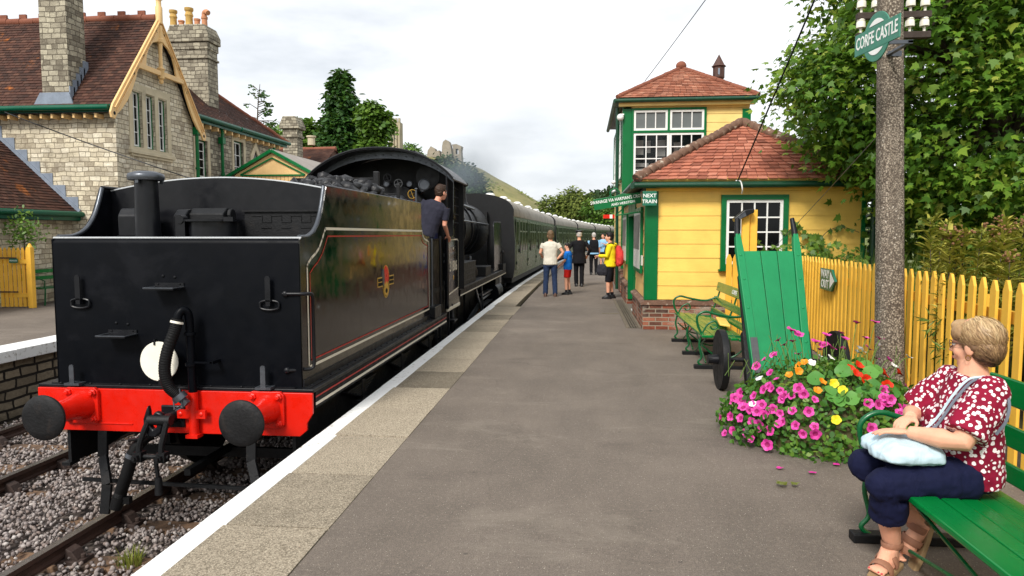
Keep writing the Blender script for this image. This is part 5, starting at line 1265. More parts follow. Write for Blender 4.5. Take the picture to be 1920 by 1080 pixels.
b = MB(); b.box(hx0 - .05, hx0 - .026, 13.0, 13.2, 1.12, 1.30); bp(b, 'notice', m['paper'])
# fascia, gutter, downpipe
b = MB(); b.box(hx0 - .14, hx1 + .16, hy0 - .20, hy0 - .17, 2.50, 2.66); b.box(hx0 - .02, hx1 + .02, hy0 - .04, hy0 + .02, 2.44, 2.50); b.box(hx0 - .14, hx1 + .1, hy0 - .17, hy0 + .1, 2.50, 2.52); bp(b, 'fascia', m['yellow'], bevel=.004)
b = MB(); b.tube([(hx0 - .24, hy0 - .25, 2.53), (hx1 + .22, hy0 - .25, 2.535)], .055, 8); b.tube([(hx0 - .26, hy0 - .25, 2.53), (hx0 - .26, hy1, 2.53)], .055, 8); b.tube([(hx1 + .12, hy0 - .1, 2.5), (hx1 + .12, hy0 - .08, .05)], .05, 10); bp(b, 'gutter', m['dkgreen'], smooth=50)
b = MB(); b.tube(bez([(2.60, hy0 - .22, 2.60), (2.66, hy0 - .30, 2.58), (2.69, hy0 - .31, 2.45), (2.70, hy0 - .22, 2.38)], 5), .012, 6); bp(b, 'cable_bracket', m['white'], smooth=60)
# hipped roof of separate tiles
ex0, ex1, ey0, ey1, ez = hx0 - .22, hx1 + .22, hy0 - .24, hy1 + .1, 2.62
A1, A2 = (3.02, 14.05, 3.80), (3.02, 17.9, 3.80)
b = MB(); tile_roof(b, (ex0, ey0, ez), (ex1, ey0, ez), A1, A1, .108, .17, .015, .008); tile_roof(b, (ex0, ey0, ez), (ex0, ey1, ez), A1, A2, .108, .17); tile_roof(b, (ex1, ey0, ez), (ex1, ey1, ez), A1, A2, .108, .17); tile_roof(b, (ex0, ey1, ez), (ex1, ey1, ez), A2, A2, .2, .3)
hr = bp(b, 'roof', m['tileH'])
b = MB(); b.poly([(ex0 + .03, ey0 + .03, ez - .02), (ex1 - .03, ey0 + .03, ez - .02), (A1[0], A1[1], A1[2] - .03)]); b.poly([(ex0 + .03, ey0 + .03, ez - .02), (ex0 + .03, ey1, ez - .02), (A2[0], A2[1], A2[2] - .03), (A1[0], A1[1], A1[2] - .03)]); b.poly([(ex1 - .03, ey0 + .03, ez - .02), (ex1 - .03, ey1, ez - .02), (A2[0], A2[1], A2[2] - .03), (A1[0], A1[1], A1[2] - .03)])
b.poly([(ex0, ey0, ez - .03), (ex1, ey0, ez - .03), (ex1, ey1, ez - .03), (ex0, ey1, ez - .03)]); bp(b, 'roof_boarding', m['black2'], hr)
b = MB(); rj = random.Random(12)
def hip(b, a, c, r, step):
    a, c = Vector(a), Vector(c); n = int((c - a).length / step); d = (c - a) / n
    for k in range(n):
        p = a + d * k; q = p + d * 1.15 + Vector((rj.uniform(-.02, .02), 0, rj.uniform(-.012, .012)))
        b.tube([p - Vector((0, 0, .02)), p.lerp(q, .5) + Vector((0, 0, .01)), q - Vector((0, 0, .01))], [r * rj.uniform(.95, 1.15), r, r * .85], 9)
hip(b, (ex0 + .02, ey0 + .02, ez + .04), (A1[0], A1[1], A1[2] + .03), .09, .16); hip(b, (ex1 - .02, ey0 + .02, ez + .04), (A1[0], A1[1], A1[2] + .03), .09, .16); hip(b, (A1[0], A1[1], A1[2] + .04), (A2[0], A2[1], A2[2] + .04), .09, .3)
bp(b, 'hip_tiles', m['tileHm'], hr, smooth=50)

# ---------------------------------------------------------------- signal box behind the hut
G = thing('signal_box', 'tall yellow signal box with white sash windows and pyramid tiled roof', 'signal box', (3, 23, 0))
def gp(mb, name, mat, parent=None, **k): return mb.build(name, mat, parent or G, **k)
m['boxyellow'] = wood_paint('box_yellow', (250, 216, 136), .4, axis=0, wear=((160, 110, 60), .76))
gx0, gx1, gy0, gy1 = 1.15, 4.64, 20.6, 26.0
b = MB(); b.box(gx0 - .05, gx1 + .05, gy0 - .05, gy1, -.05, .62); gp(b, 'brick_plinth', m['brick'])
b = MB(); b.prism([(gx0 - .09, .62), (gx1 + .09, .62), (gx1, .70), (gx0, .70)], 'xz', gy0 - .08, gy1); gp(b, 'plinth_coping', m['tileHm'])
ux0, ux1 = 1.37, 3.45
# walls as panels with the big window opening left open
b = MB(); b.prism([(gx0, .66), (gx1, .66), (gx1, 5.42), (gx0, 5.42)], 'xz', gy0 + .02, gy0 + .08, [[(ux0 + .05, 3.1), (ux1 - .05, 3.1), (ux1 - .05, 5.22), (ux0 + .05, 5.22)]])
b.box(gx1 - .08, gx1 - .02, gy0 + .08, gy1, .66, 5.42); b.box(gx0 + .02, gx1 - .02, gy1 - .06, gy1, .66, 3.3); b.box(gx0 + .02, gx1 - .02, gy1 - .06, gy1, 5.0, 5.42); b.box(gx0 + .02, gx0 + .08, gy0 + .08, gy1 - .06, .66, 3.3); b.box(gx0 + .02, gx0 + .08, gy0 + .08, gy1 - .06, 5.1, 5.42); b.box(gx0 + .08, gx1 - .08, gy0 + .08, gy1 - .06, 2.55, 2.62)
gp(b, 'wall', m['boxyellow'])
b = MB(); lap_boards(b, facing_south(gx0, gy0 + .02, 0), gx1 - gx0 - .2, .72, 5.32, .245, holes=[(ux0 - gx0, ux1 - gx0, 3.06, 5.27)], x0=.22); lap_boards(b, facing_west(gx0 + .02, gy1, 0), gy1 - gy0 - .2, .72, 3.1, .245); gp(b, 'weatherboards', m['boxyellow'])
b = MB(); b.box(gx0 - .03, gx0 + .22, gy0 - .03, gy0 + .02, .7, 5.32); b.box(gx0 - .03, gx0 + .02, gy0 + .02, gy0 + .2, .7, 5.32); gp(b, 'corner_post', m['green'], bevel=.006)
b = MB(); b.box(gx1 - .2, gx1 + .03, gy0 - .03, gy0 + .02, .7, 5.2); gp(b, 'corner_post', m['green'], bevel=.006)
b = MB(); b.box(gx0 - .15, gx1 + .12, gy0 - .17, gy0 - .04, 5.30, 5.44); b.box(gx0 - .02, gx1, gy0 - .03, gy0 + .0, 5.24, 5.31); gp(b, 'fascia', m['boxyellow'], bevel=.006)
# window: two upper lights over sliding sashes
b = MB(); M = facing_south(ux0, gy0 - .0, 3.06); b.M = M; W = ux1 - ux0
b.prism([(0, 0), (W, 0), (W, 2.2), (0, 2.2)], 'xy', -.02, .06, [[(.06, .06), (W - .06, .06), (W - .06, 1.50), (.06, 1.50)], [(.06, 1.57), (W / 2 - .03, 1.57), (W / 2 - .03, 2.14), (.06, 2.14)], [(W / 2 + .03, 1.57), (W - .06, 1.57), (W - .06, 2.14), (W / 2 + .03, 2.14)]])
wf = gp(b, 'window', m['green'], bevel=.004)
def sash(x0, x1, y0, y1, c, r, pm, mw=.028):
    b = MB(); b.M = M; sw = .06
    b.prism([(x0, y0), (x1, y0), (x1, y1), (x0, y1)], 'xy', -.015, .04, [[(x0 + sw, y0 + sw), (x1 - sw, y0 + sw), (x1 - sw, y1 - sw), (x0 + sw, y1 - sw)]])
    for k in range(1, c): x = x0 + sw + (x1 - x0 - 2 * sw) * k / c; b.box(x - mw / 2, x + mw / 2, y0 + sw, y1 - sw, -.006, .034)
    for k in range(1, r): y = y0 + sw + (y1 - y0 - 2 * sw) * k / r; b.box(x0 + sw, x1 - sw, y - mw / 2, y + mw / 2, -.004, .032)
    b.build('sash', m['white'], wf)
    b = MB(); b.M = M; b.box(x0 + .02, x1 - .02, y0 + .02, y1 - .02, -.004, .0); b.build('pane', pm, wf)
sash(.062, W / 2 - .032, 1.572, 2.138, 3, 1, m['greyblind']); sash(W / 2 + .032, W - .062, 1.572, 2.138, 3, 1, m['greyblind'])
sash(.062, W / 2 + .02, .062, 1.498, 3, 4, m['paneclear']); sash(W / 2 + .025, W - .062, .062, 1.498, 3, 4, m['paneclear'])
# what stands inside: lever frame, white panels, red coat
b = MB(); b.box(gx0 + .3, gx1 - .3, 22.6, 22.9, 2.62, 3.5)
for k in range(9): b.cyl((1.7 + .2 * k, 22.7, 3.4), (1.7 + .2 * k, 22.75, 4.1), .02, n=6)
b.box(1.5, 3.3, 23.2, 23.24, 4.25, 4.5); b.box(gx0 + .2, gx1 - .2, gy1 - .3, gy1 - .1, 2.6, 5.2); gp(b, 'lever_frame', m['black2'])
b = MB(); b.box(1.45, 1.75, 21.0, 21.02, 4.0, 4.42); b.box(1.85, 1.95, 21.0, 21.02, 4.05, 4.4); b.box(2.1, 2.38, 21.02, 21.04, 3.95, 4.42); b.box(2.62, 2.8, 21.05, 21.07, 3.95, 4.35); b.box(1.42, 1.8, 21.0, 21.2, 3.1, 3.6); b.box(1.5, 1.9, 21.0, 21.03, 3.65, 3.76); gp(b, 'white_panels', m['white'])
b = MB(); b.ell((2.55, 21.25, 3.72), (.17, .14, .2)); b.ell((2.62, 21.2, 3.55), (.15, .13, .15)); gp(b, 'red_coat', m['red'], smooth=180)
# platform side windows
for k in range(3):
    window(G, facing_west(gx0 + .0, 22.6 + 1.7 * k, 3.3), 1.6, 1.85, 4, 4, m['green'], m['white'], m['glass'])
b = MB(); b.tube([(gx0 - .18, gy0 + .1, 5.3), (gx0 - .14, gy0 + .1, .1)], .045, 8); b.tube([(gx0 - .26, gy0 - .25, 5.44), (gx1 + .24, gy0 - .25, 5.45)], .06, 8); b.tube([(gx0 - .26, gy0 - .25, 5.44), (gx0 - .26, gy1, 5.42)], .06, 8); gp(b, 'gutter', m['dkgreen'], smooth=50)
ex0, ex1, ey0, ey1, ez = gx0 - .2, gx1 + .2, gy0 - .2, gy1 + .2, 5.52
A1, A2 = (2.93, 22.1, 6.70), (2.93, 24.4, 6.70)
b = MB(); tile_roof(b, (ex0, ey0, ez), (ex1, ey0, ez), A1, A1, .11, .17, .02, .004); tile_roof(b, (ex0, ey0, ez), (ex0, ey1, ez), A1, A2, .11, .17); tile_roof(b, (ex1, ey0, ez), (ex1, ey1, ez), A1, A2, .11, .17); tile_roof(b, (ex0, ey1, ez), (ex1, ey1, ez), A2, A2, .2, .3); gr = gp(b, 'roof', m['tileB'])
b = MB(); b.poly([(ex0 + .02, ey0 + .02, ez - .01), (ex1 - .02, ey0 + .02, ez - .01), (A1[0], A1[1], A1[2] - .03)]); b.poly([(ex0 + .02, ey0 + .02, ez - .01), (ex0 + .02, ey1, ez - .01), (A2[0], A2[1], A2[2] - .03), (A1[0], A1[1], A1[2] - .03)]); b.poly([(ex0, ey0, ez - .03), (ex1, ey0, ez - .03), (ex1, ey1, ez - .03), (ex0, ey1, ez - .03)]); gp(b, 'roof_boarding', m['black2'], gr)
b = MB(); ridge_tiles(b, (ex0, ey0, ez + .03), A1, .07, .12, .005); ridge_tiles(b, (ex1, ey0, ez + .03), A1, .07, .12, .005); ridge_tiles(b, A1, A2, .08, .3); b.ell((A1[0], A1[1], A1[2] + .06), (.16, .16, .14)); gp(b, 'hip_tiles', m['tileB'], gr, smooth=50)
m['ventbrown'] = plain('vent_brown', (78, 52, 44), .7, .3, 12, .2, 60)
b = MB(); b.lathe([(.1, 0), (.1, .42), (.105, .44), (.08, .45), (.08, .55), (.17, .68), (.17, .98), (.22, 1.0), (.17, 1.04), (0, 1.36)], (3.95, 21.6, 5.60), n=8); vt = gp(b, 'roof_ventilator', m['ventbrown'])
b = MB(); b.lathe([(.104, .0), (.15, .0), (.107, .3)], (3.95, 21.6, 5.64), n=12); b.box(3.9, 3.95, 21.43, 21.44, 6.34, 6.52); gp(b, 'ventilator_collar', m['lead'], vt)
b = MB()
for z in (2.9, 3.15): b.tube([(gx0 - .05, gy0 + .3, z), (gx0 - .2, gy0 + .2, z + .04)], .02, 6); b.ell((gx0 - .26, gy0 + .16, z + .04), (.07, .1, .06))
gp(b, 'camera', m['white'], smooth=60)
b = MB(); b.ell((gx0 - .1, gy0 - .1, 5.0), (.1, .1, .1)); b.box(gx0 - .12, gx0, gy0 - .12, gy0 + .1, 5.06, 5.1); gp(b, 'lamp', m['white'], smooth=60)
# swan-neck lamp
# ---------------------------------------------------------------- yellow picket fence
def fx(y): return 2.84 + (y - 3.5) * .0695 + .0016 * max(0, y - 7) ** 2
F = thing('picket_fence', 'yellow picket fence with pointed tops along the back of the platform', 'fence', (fx(8), 8, 0))
rr = random.Random(21); pts_ = [(-.045, 0), (.045, 0), (.045, 1.27), (.012, 1.345), (-.012, 1.345), (-.045, 1.27)]
y = .6
while y < 12.45:
    b = MB(); x = fx(y); a = -atan2(fx(y + .1) - fx(y), .1)
    b.M = Matrix.Translation((x, y, .01 + rr.uniform(-.006, .012))) @ Matrix.Rotation(a + rr.uniform(-.015, .015), 4, 'Z') @ Matrix.Rotation(rr.uniform(-.01, .01), 4, 'X')
    b.prism([(p, z * (1 if z < 1 else 1 + rr.uniform(-.003, .003))) for p, z in pts_], 'yz', -.011, .011)
    b.build('picket', m['fence'], F, bevel=.0025, bseg=1)
    y += .172 + rr.uniform(-.006, .006)
for z in (.30, 1.10):
    b = MB()
    for k in range(11): y0 = .6 + k * 1.07; b.beam((fx(y0) + .05, y0, z), (fx(y0 + 1.07) + .05, y0 + 1.07, z), .05, .085)
    b.build('rail', m['fence'], F)
for k in range(6):
    b = MB(); y0 = 1.45 + 2.15 * k; b.box(fx(y0) + .075, fx(y0) + .17, y0 - .05, y0 + .05, 0, 1.22); b.build('post', m['fence'], F)
# small far return of the fence beside the hut
F2 = thing('picket_fence', 'short run of yellow pickets crossing in front of the hut, behind the green barrow', 'fence', (2.95, 11.9, 0))
x = 2.42
while x < 3.45:
    b = MB(); b.M = Matrix.Translation((x, 11.95 + .3 * (x - 2.4), .01)) @ Matrix.Rotation(pi / 2, 4, 'Z'); b.prism(pts_, 'yz', -.011, .011); b.build('picket', m['fence'], F2); x += .112
for z in (.3, 1.1):
    b = MB(); b.beam((2.4, 12.0, z), (3.45, 12.31, z), .04, .08); b.build('rail', m['fence'], F2)
for x, y, h, lab in ((2.545, 11.4, 2.0, 'shorter of the two square yellow posts by the hut window'), (2.675, 11.45, 2.07, 'taller of the two square yellow posts by the hut window')):
    p = thing('yellow_post', lab, 'post', (x, y, 0), 'yellow posts by the hut window')
    b = MB(); b.box(x - .055, x + .055, y - .05, y + .05, 0, h); b.build('post', m['fence'], p, bevel=.008)
p = thing('flood_lamp', 'small black flood lamp clipped between the two yellow posts', 'lamp', (2.5, 11.35, 1.95))
b = MB(); b.prism([(2.36, 1.88), (2.34, 1.93), (2.50, 2.06), (2.64, 2.08), (2.64, 2.02), (2.52, 1.96)], 'xz', 11.24, 11.42); b.build('housing', m['black2'], p, bevel=.01)
b = MB(); b.poly([(2.38, 11.235, 1.90), (2.52, 11.235, 1.97), (2.50, 11.235, 2.03), (2.38, 11.235, 1.94)]); b.build('lamp_glass', m['steel'], p)
# WAY OUT arrow
ys0 = 9.98; X0 = fx(ys0) - .035; X1 = fx(ys0 - .74) - .035
W = thing('way_out_sign', 'green arrow shaped direction sign with white letters on the picket fence', 'sign', (X0, 9.95, 1.08))
Mw = basis((X0, ys0, .945), (X1 - X0, -.74, 0), (0, 0, 1))
def plate(parent, M, poly, t, mat, name, bevel=0):
    b = MB(); b.M = M; b.prism(poly, 'xy', 0, t); return b.build(name, mat, parent, bevel=bevel)
pb = plate(W, Mw, [(0, 0), (.56, 0), (.74, .14), (.56, .285), (0, .285)], .03, m['teal'], 'board', .006)
plate(W, Mw @ Matrix.Translation((0, 0, .0305)), [(.50, .035), (.70, .142), (.50, .25)], .002, m['white'], 'arrow')
for t, dv in (('WAY', .21), ('OUT', .078)): text_mesh(t, .155, Mw @ Matrix.Translation((.245, dv, .0305)), m['white'], W, 'lettering', .018, .001, sx=1.15)
p = thing('fence_notice', 'small white notice on the fence beside the concrete pole', 'sign', (fx(7.6) - .02, 7.55, 1.05))
b = MB(); b.box(fx(7.5) - .03, fx(7.5) - .015, 7.33, 7.62, .82, 1.18); b.build('plate', m['white'], p)
b = MB(); b.box(fx(7.5) - .032, fx(7.5) - .03, 7.42, 7.46, .97, 1.03); b.build('mark', m['black2'], p)

# ---------------------------------------------------------------- concrete telegraph pole with name board
def concrete():
    N = NT('concrete_aggregate'); co = N.co()
    v = N.vor(co, 72, 'F1', 'Color'); d = N.vor(co, 72, 'F1', 'Distance')
    col = N.ramp(N.math('ADD', N.math('MULTIPLY', (v[0], 'Color'), .7), N.math('MULTIPLY', N.noise(co, 3, 4), .3)), [(.2, lin((92, 82, 72))), (.5, lin((142, 130, 115))), (.75, lin((172, 160, 143))), (.9, lin((220, 212, 196)))])
    col = N.mix(N.mapr(d, .35, .6, 0, .7), col, lin((58, 50, 44)))
    sp = N.noise(co, 3.6, 3, .5); col = N.mix(N.mapr(sp, .71, .73, 0, .9), col, lin((196, 122, 30)))
    return N.fin(col, .92, N.bump(d, -.6, .015), 0, .2)
m['concrete'] = concrete()
px_, py_ = 2.83, 6.95
P = thing('telegraph_pole', 'tall speckled concrete telegraph pole with insulators in front of the picket fence', 'pole', (2.89, py_, 0))
b = MB(); n = 14; zs_ = [-.05, .9, 2, 3, 3.8, 5, 6.6]
def pxc(z): return 2.932 - .036 * z
def prad(z): return .120 - .0056 * z
b.loft([((pxc(z), py_, z), prad(z), prad(z), 3.2) for z in zs_], 24); b.build('shaft', m['concrete'], P, smooth=40)
m['insul'] = plain('porcelain', (226, 222, 206), .2, .08, 8)
m['oldwood'] = plain('weathered_arm', (64, 54, 48), .9, .3, 8, .4, 40)
for z in (3.545, 3.73):
    b = MB(); b.box(2.56, 3.22, py_ + .12, py_ + .19, z - .03, z + .03); ar = b.build('cross_arm', m['oldwood'], P, bevel=.006)
    for x in (2.60, 2.73, 3.04, 3.17):
        b = MB(); b.lathe([(.012, 0), (.012, .05), (.042, .05), (.04, .10), (.034, .11), (.038, .118), (.034, .13), (.03, .165), (.02, .18), (0, .182)], (x, py_ + .155, z + .03), n=14); b.build('insulator', m['insul'], ar, smooth=40)
b = MB(); b.lathe([(prad(3.3) + .012, -.025), (prad(3.3) + .012, .025)], (pxc(3.3), py_, 3.32), n=20); b.build('clamp_band', m['steel'], P, smooth=40)
# totem name board on the platform side of the pole
TT = thing('station_name_board', 'green oblong name board with a round centre, white letters, high on the concrete pole', 'sign', (2.5, 6.42, 3.37))
Mt = basis((2.439, 6.76, 3.268), (.097, -.66, 0), (0, 0, 1))
plate(TT, Mt, [(0, 0), (.68, 0), (.68, .19), (0, .19)], .012, m['teal2'], 'bar', .003)
plate(TT, Mt @ Matrix.Translation((.34, .095, -.002)), circ((0, 0), .205, 36), .012, m['teal2'], 'disc', .003)
for s in (1, -1):
    pl_ = [(x, s * y) for x, y in ([(.15 * cos(a), .15 * sin(a)) for a in [radians(44) + (pi - radians(88)) * k / 16 for k in range(17)]])]
    plate(TT, Mt @ Matrix.Translation((.34, .095, .0105)), pl_, .003, m['white'], 'half_moon')
text_mesh('CORFE CASTLE', .15, Mt @ Matrix.Translation((.34, .097, .0135)), m['white'], TT, 'lettering', .012, .001, sx=.62)
b = MB(); b.box(2.50, 2.78, 6.42, 6.45, 3.30, 3.33); b.box(2.74, 2.78, 6.42, 6.9, 3.305, 3.325); b.build('bracket', m['steel'], TT)
# overhead wires
wire('overhead_wire', (2.62, 12.42, 2.58), (3.22, 4.0, 8.12), .012, .05, 'black cable running from the hut gutter up past the tree')
wire('overhead_wire', (1.7, 20.3, 5.95), (4.33, 4.0, 8.14), .009, .10, 'thin wire from the signal box roof up into the sky')
wire('pole_stay', (2.79, 7.1, 2.62), (3.35, 12.62, 1.5), .004, .01, 'very thin slack line from the concrete pole to the hut wall', m['steel'])

# ---------------------------------------------------------------- signs on the hut corner
N1 = thing('next_train_sign', 'small green NEXT TRAIN plate on the hut corner', 'sign', (1.17, 12.5, 2.3))
Mn = facing_south(1.03, 12.43, 2.18)
plate(N1, Mn, [(0, 0), (.24, 0), (.24, .25), (0, .25)], .025, m['teal'], 'board', .004)
for t, dv in (('NEXT', .17), ('TRAIN', .07)): text_mesh(t, .088, Mn @ Matrix.Translation((.12, dv, .0255)), m['white'], N1, 'lettering', .014, .001)
N2 = thing('destination_board', 'long green destination finger board sticking out over the platform from the hut', 'sign', (.6, 13, 2.25))
Md = basis((.215, 13.0, 2.12), (1, 0, .155), (-.155, 0, 1))
plate(N2, Md, [(0, 0), (.86, 0), (.86, .20), (0, .20)], .03, m['green'], 'board', .004)
text_mesh("SWANAGE VIA HARMAN'S CROSS", .082, Md @ Matrix.Translation((.43, .135, .0305)), m['white'], N2, 'lettering', .014, .001, sx=.78)
text_mesh('AND HERSTON', .062, Md @ Matrix.Translation((.53, .05, .0305)), m['white'], N2, 'lettering', .014, .001)
b = MB(); b.tube([(1.1, 13.05, 2.1), (.6, 13.05, 2.03), (.8, 13.05, 2.22)], .014, 6)
b.tube(bez([(1.05, 13.1, 2.35), (.75, 13.1, 2.42), (.55, 13.1, 2.36), (.50, 13.1, 2.46), (.6, 13.1, 2.52), (.68, 13.1, 2.45)], 6), .014, 6); b.build('bracket', m['green'], N2, smooth=60)
N3 = thing('railway_signal', 'small red signal arm with a white stripe beyond the destination board', 'signal', (1.0, 26.4, 2.3))
b = MB(); b.box(.76, 1.32, 26.4, 26.43, 2.28, 2.42); b.build('arm', m['red'], N3)
b = MB(); b.box(1.0, 1.1, 26.39, 26.44, 2.278, 2.422); b.build('stripe', m['white'], N3)
b = MB(); b.cyl((1.3, 26.46, 0), (1.3, 26.46, 2.6), .05); b.build('post', m['dkgreen'], N3)
N4 = thing('swan_neck_lamp', 'green swan neck lamp bracket on the platform side of the signal box', 'lamp', (1.1, 20.7, 2.6))
b = MB(); b.tube(bez([(1.12, 20.4, 2.5), (1.1, 20.4, 2.75), (.95, 20.4, 2.9), (.78, 20.4, 2.8), (.75, 20.4, 2.65)], 6), .022, 8); b.build('bracket', m['dkgreen'], N4, smooth=60)
b = MB(); b.lathe([(.03, .1), (.06, .06), (.14, 0), (.13, -.01)], (.75, 20.4, 2.56), n=14); b.build('lamp_shade', m['white'], N4, smooth=60)
# drain along the hut
D = thing('drain_channel', 'slotted concrete drain channel running along the foot of the hut', 'drain', (.93, 15, 0))
b = MB(); y = 12.75
while y < 18.2:
    b.box(.80, .845, y, y + .49, -.01, .012); b.box(1.02, 1.07, y, y + .49, -.01, .012)
    for k in range(4): b.box(.85 + .045 * k, .875 + .045 * k, y + .01, y + .48, -.01, .008)
    y += .5
b.build('grating', m['coping'], D); b = MB(); b.box(.84, 1.02, 12.75, 18.2, -.01, .003); b.build('channel_bed', m['black'], D)
b = MB(); b.box(.42, .78, 15.0, 15.16, -.005, .006); tag(b.build('cover_plate', m['coping'], org=(.6, 15.08, 0)), 'small flat metal cover in the platform beside the drain channel', 'cover')
b = MB(); b.box(1.1, 1.3, 13.0, 16, -.01, .016); tag(b.build('kerb', m['white'], org=(1.2, 14, 0)), 'pale concrete kerb strip at the foot of the hut', 'kerb')

# ---------------------------------------------------------------- benches (seat faces the track)
def bench(name, label, ya, yb, xf, frames, lettering=None, arms=None):
    o = thing(name, label, 'bench', (xf, (ya + yb) / 2, 0), 'green slatted platform benches')
    b = MB()
    for k, (x0, w) in enumerate(((0, .13), (.145, .085), (.245, .085), (.345, .085), (.445, .10))):
        z = .455 - .012 * k if k else .45; b.box(xf + x0, xf + x0 + w, ya, yb, z - .032, z)
    b.build('seat', m['seatg'], o, bevel=.008)
    b = MB()
    for z, h, x in ((.87, .135, .665), (.665, .105, .615), (.50, .09, .575)): b.cbox((xf + x, (ya + yb) / 2, z), (.03, yb - ya, h), ry=.2)
    br = b.build('backrest', m['seatg'], o, bevel=.008)
    if lettering: text_mesh(lettering, .085, basis((xf + .646, (ya + yb) / 2, .872), (0, -1, 0), (.2, 0, 1)), m['white'], br, 'lettering', .012, .001, sx=1.2)
    b = MB()
    for y in (ya + .12, yb - .12): 
        for z, x in ((.87, .645), (.665, .596)): b.lathe([(.012, 0), (.01, .005), (0, .007)], (xf + x, y, z), (-1, 0, 0), 8)
        for x in (.06, .19, .29, .39): b.lathe([(.014, 0), (.012, .004), (0, .005)], (xf + x, y, .455), (0, 0, 1), 8)
    b.build('bolts', m['iron_g'], o)
    for y in frames:
        b = MB(); r = .0135
        b.tube(bez([(xf + .70, y, .93), (xf + .63, y, .68), (xf + .55, y, .46), (xf + .53, y, .40), (xf + .58, y, .2), (xf + .60, y, .05)], 5), r, 8)
        b.tube(bez([(xf + .03, y, .44), (xf + .0, y, .3), (xf + .03, y, .15), (xf - .01, y, .08), (xf + .06, y, .03), (xf + .12, y, .04)], 5), r, 8)
        b.tube([(xf + .02, y, .43), (xf + .54, y, .41)], r, 8)
        b.tube(bez([(xf + .03, y, .30), (xf + .2, y, .17), (xf + .38, y, .14), (xf + .56, y, .26)], 5), r * .8, 8)
        leg = b.build('leg', m['iron_g'], o, smooth=60)
        b = MB()
        if arms is None or y in arms: b.tube(bez([(xf + .645, y, .72), (xf + .45, y, .655), (xf + .2, y, .69), (xf + .06, y, .72), (xf - .03, y, .66), (xf - .02, y, .54), (xf + .03, y, .44)], 6), r * 1.15, 8); b.tube(bez([(xf + .03, y, .44), (xf + .10, y, .56), (xf + .19, y, .60), (xf + .22, y, .53), (xf + .16, y, .50), (xf + .13, y, .54)], 5), r * .8, 8); b.build('armrest', m['iron_g'], o, smooth=60)
        b = MB(); b.box(xf - .06, xf + .66, y - .04, y + .04, .0, .05); b.build('foot_bar', m['sootblack'], o, bevel=.006)
    for y0, y1 in zip(frames, frames[1:]):
        b = MB(); b.tube([(xf + .1, y1, .41), (xf + .1, y0 + .1, .06)], .010, 6); b.tube([(xf + .1, y0, .41), (xf + .1, y1 - .1, .06)], .010, 6); b.build('cross_brace', m['iron_g'], o, smooth=60)
    return o
bench('platform_bench', 'green slatted bench in the foreground with a woman sitting at its end', 1.55, 4.02, 1.545, (1.72, 3.93))
bench('platform_bench', 'green slatted bench with scrolled iron arms beside the yellow hut', 8.75, 11.35, 1.47, (8.95, 10.0, 11.2), 'CORFE', (8.95, 11.2))
p = thing('yellow_board', 'yellow folded board lying on the seat of the bench beside the hut', 'board', (1.8, 9.9, .47))
b = MB(); b.cbox((1.93, 9.85, .485), (.14, .8, .03), rz=-.12, ry=.15); b.build('board', m['yellow'], p, bevel=.01)

# ---------------------------------------------------------------- green luggage barrow leaning back
T2 = thing('luggage_barrow', 'green wooden luggage barrow stood upright on its iron wheels', 'barrow', (2.1, 7.7, 0))
Mb = basis((2.115, 7.52, .03), (1, .1, 0), (-.0, .555, 1))
Hh = 1.66
b = MB(); b.M = Mb; wb, wt = .22, .285
def bx_(s0, s1, z0, z1, t0, t1, w0, w1):
    """plank between fractions s0..s1 of the width that widens upward"""
    return [(s0 * w0, z0), (s1 * w0, z0), (s1 * w1, z1), (s0 * w1, z1)]
for k in range(3):
    s0, s1 = -1 + 2 * k / 3, -1 + 2 * (k + 1) / 3
    b.prism([(s0 * wb + .004, .02), (s1 * wb - .004, .02), (s1 * wt - .004, Hh), (s0 * wt + .004, Hh)], 'xy', 0, .028)
b.build('planks', m['trol'], T2, bevel=.004)
for s in (-1, 1):
    b = MB(); b.M = Mb
    b.prism([(s * wb, 0), (s * (wb + .085), 0), (s * (wt + .085), Hh + .02), (s * (wt + .075), Hh + .22), (s * (wt + .02), Hh + .22), (s * (wt + .0), Hh + .02)], 'xy', -.03, .045)
    stl = b.build('stile', m['trol'], T2, bevel=.008)
    b = MB(); b.M = Mb; b.tube([(s * (wt + .048), Hh + .2, .01), (s * (wt + .045), Hh + .30, .012), (s * (wt + .035), Hh + .43, .02)], [.036, .033, .025], 10); b.build('handle', m['black2'], stl, smooth=60)
    b = MB(); b.M = Mb
    for z in (.2, .55, .95, 1.3, 1.6): b.lathe([(.016, 0), (.014, .006), (0, .009)], (s * (wb + .043 + (wt - wb) * z / Hh), z, .045), (0, 0, 1), 8)
    b.build('bolts', m['trol'], stl)
    if s < 0:
        b = MB(); b.M = Mb; b.prism([(s * (wb + .005), -.01), (s * (wb + .08), -.01), (s * (wb + .095), .6), (s * (wb + .02), .6)], 'xy', .045, .055); b.build('wear_plate', m['wear'], stl, bevel=.003)
b = MB(); b.M = Mb
for z in (.3, .85, 1.4): b.box(-.27, .27, z - .04, z + .04, -.08, -.0)
b.box(-.27, .27, .02, .06, 0, .2)
b.build('cross_member', m['trol'], T2)
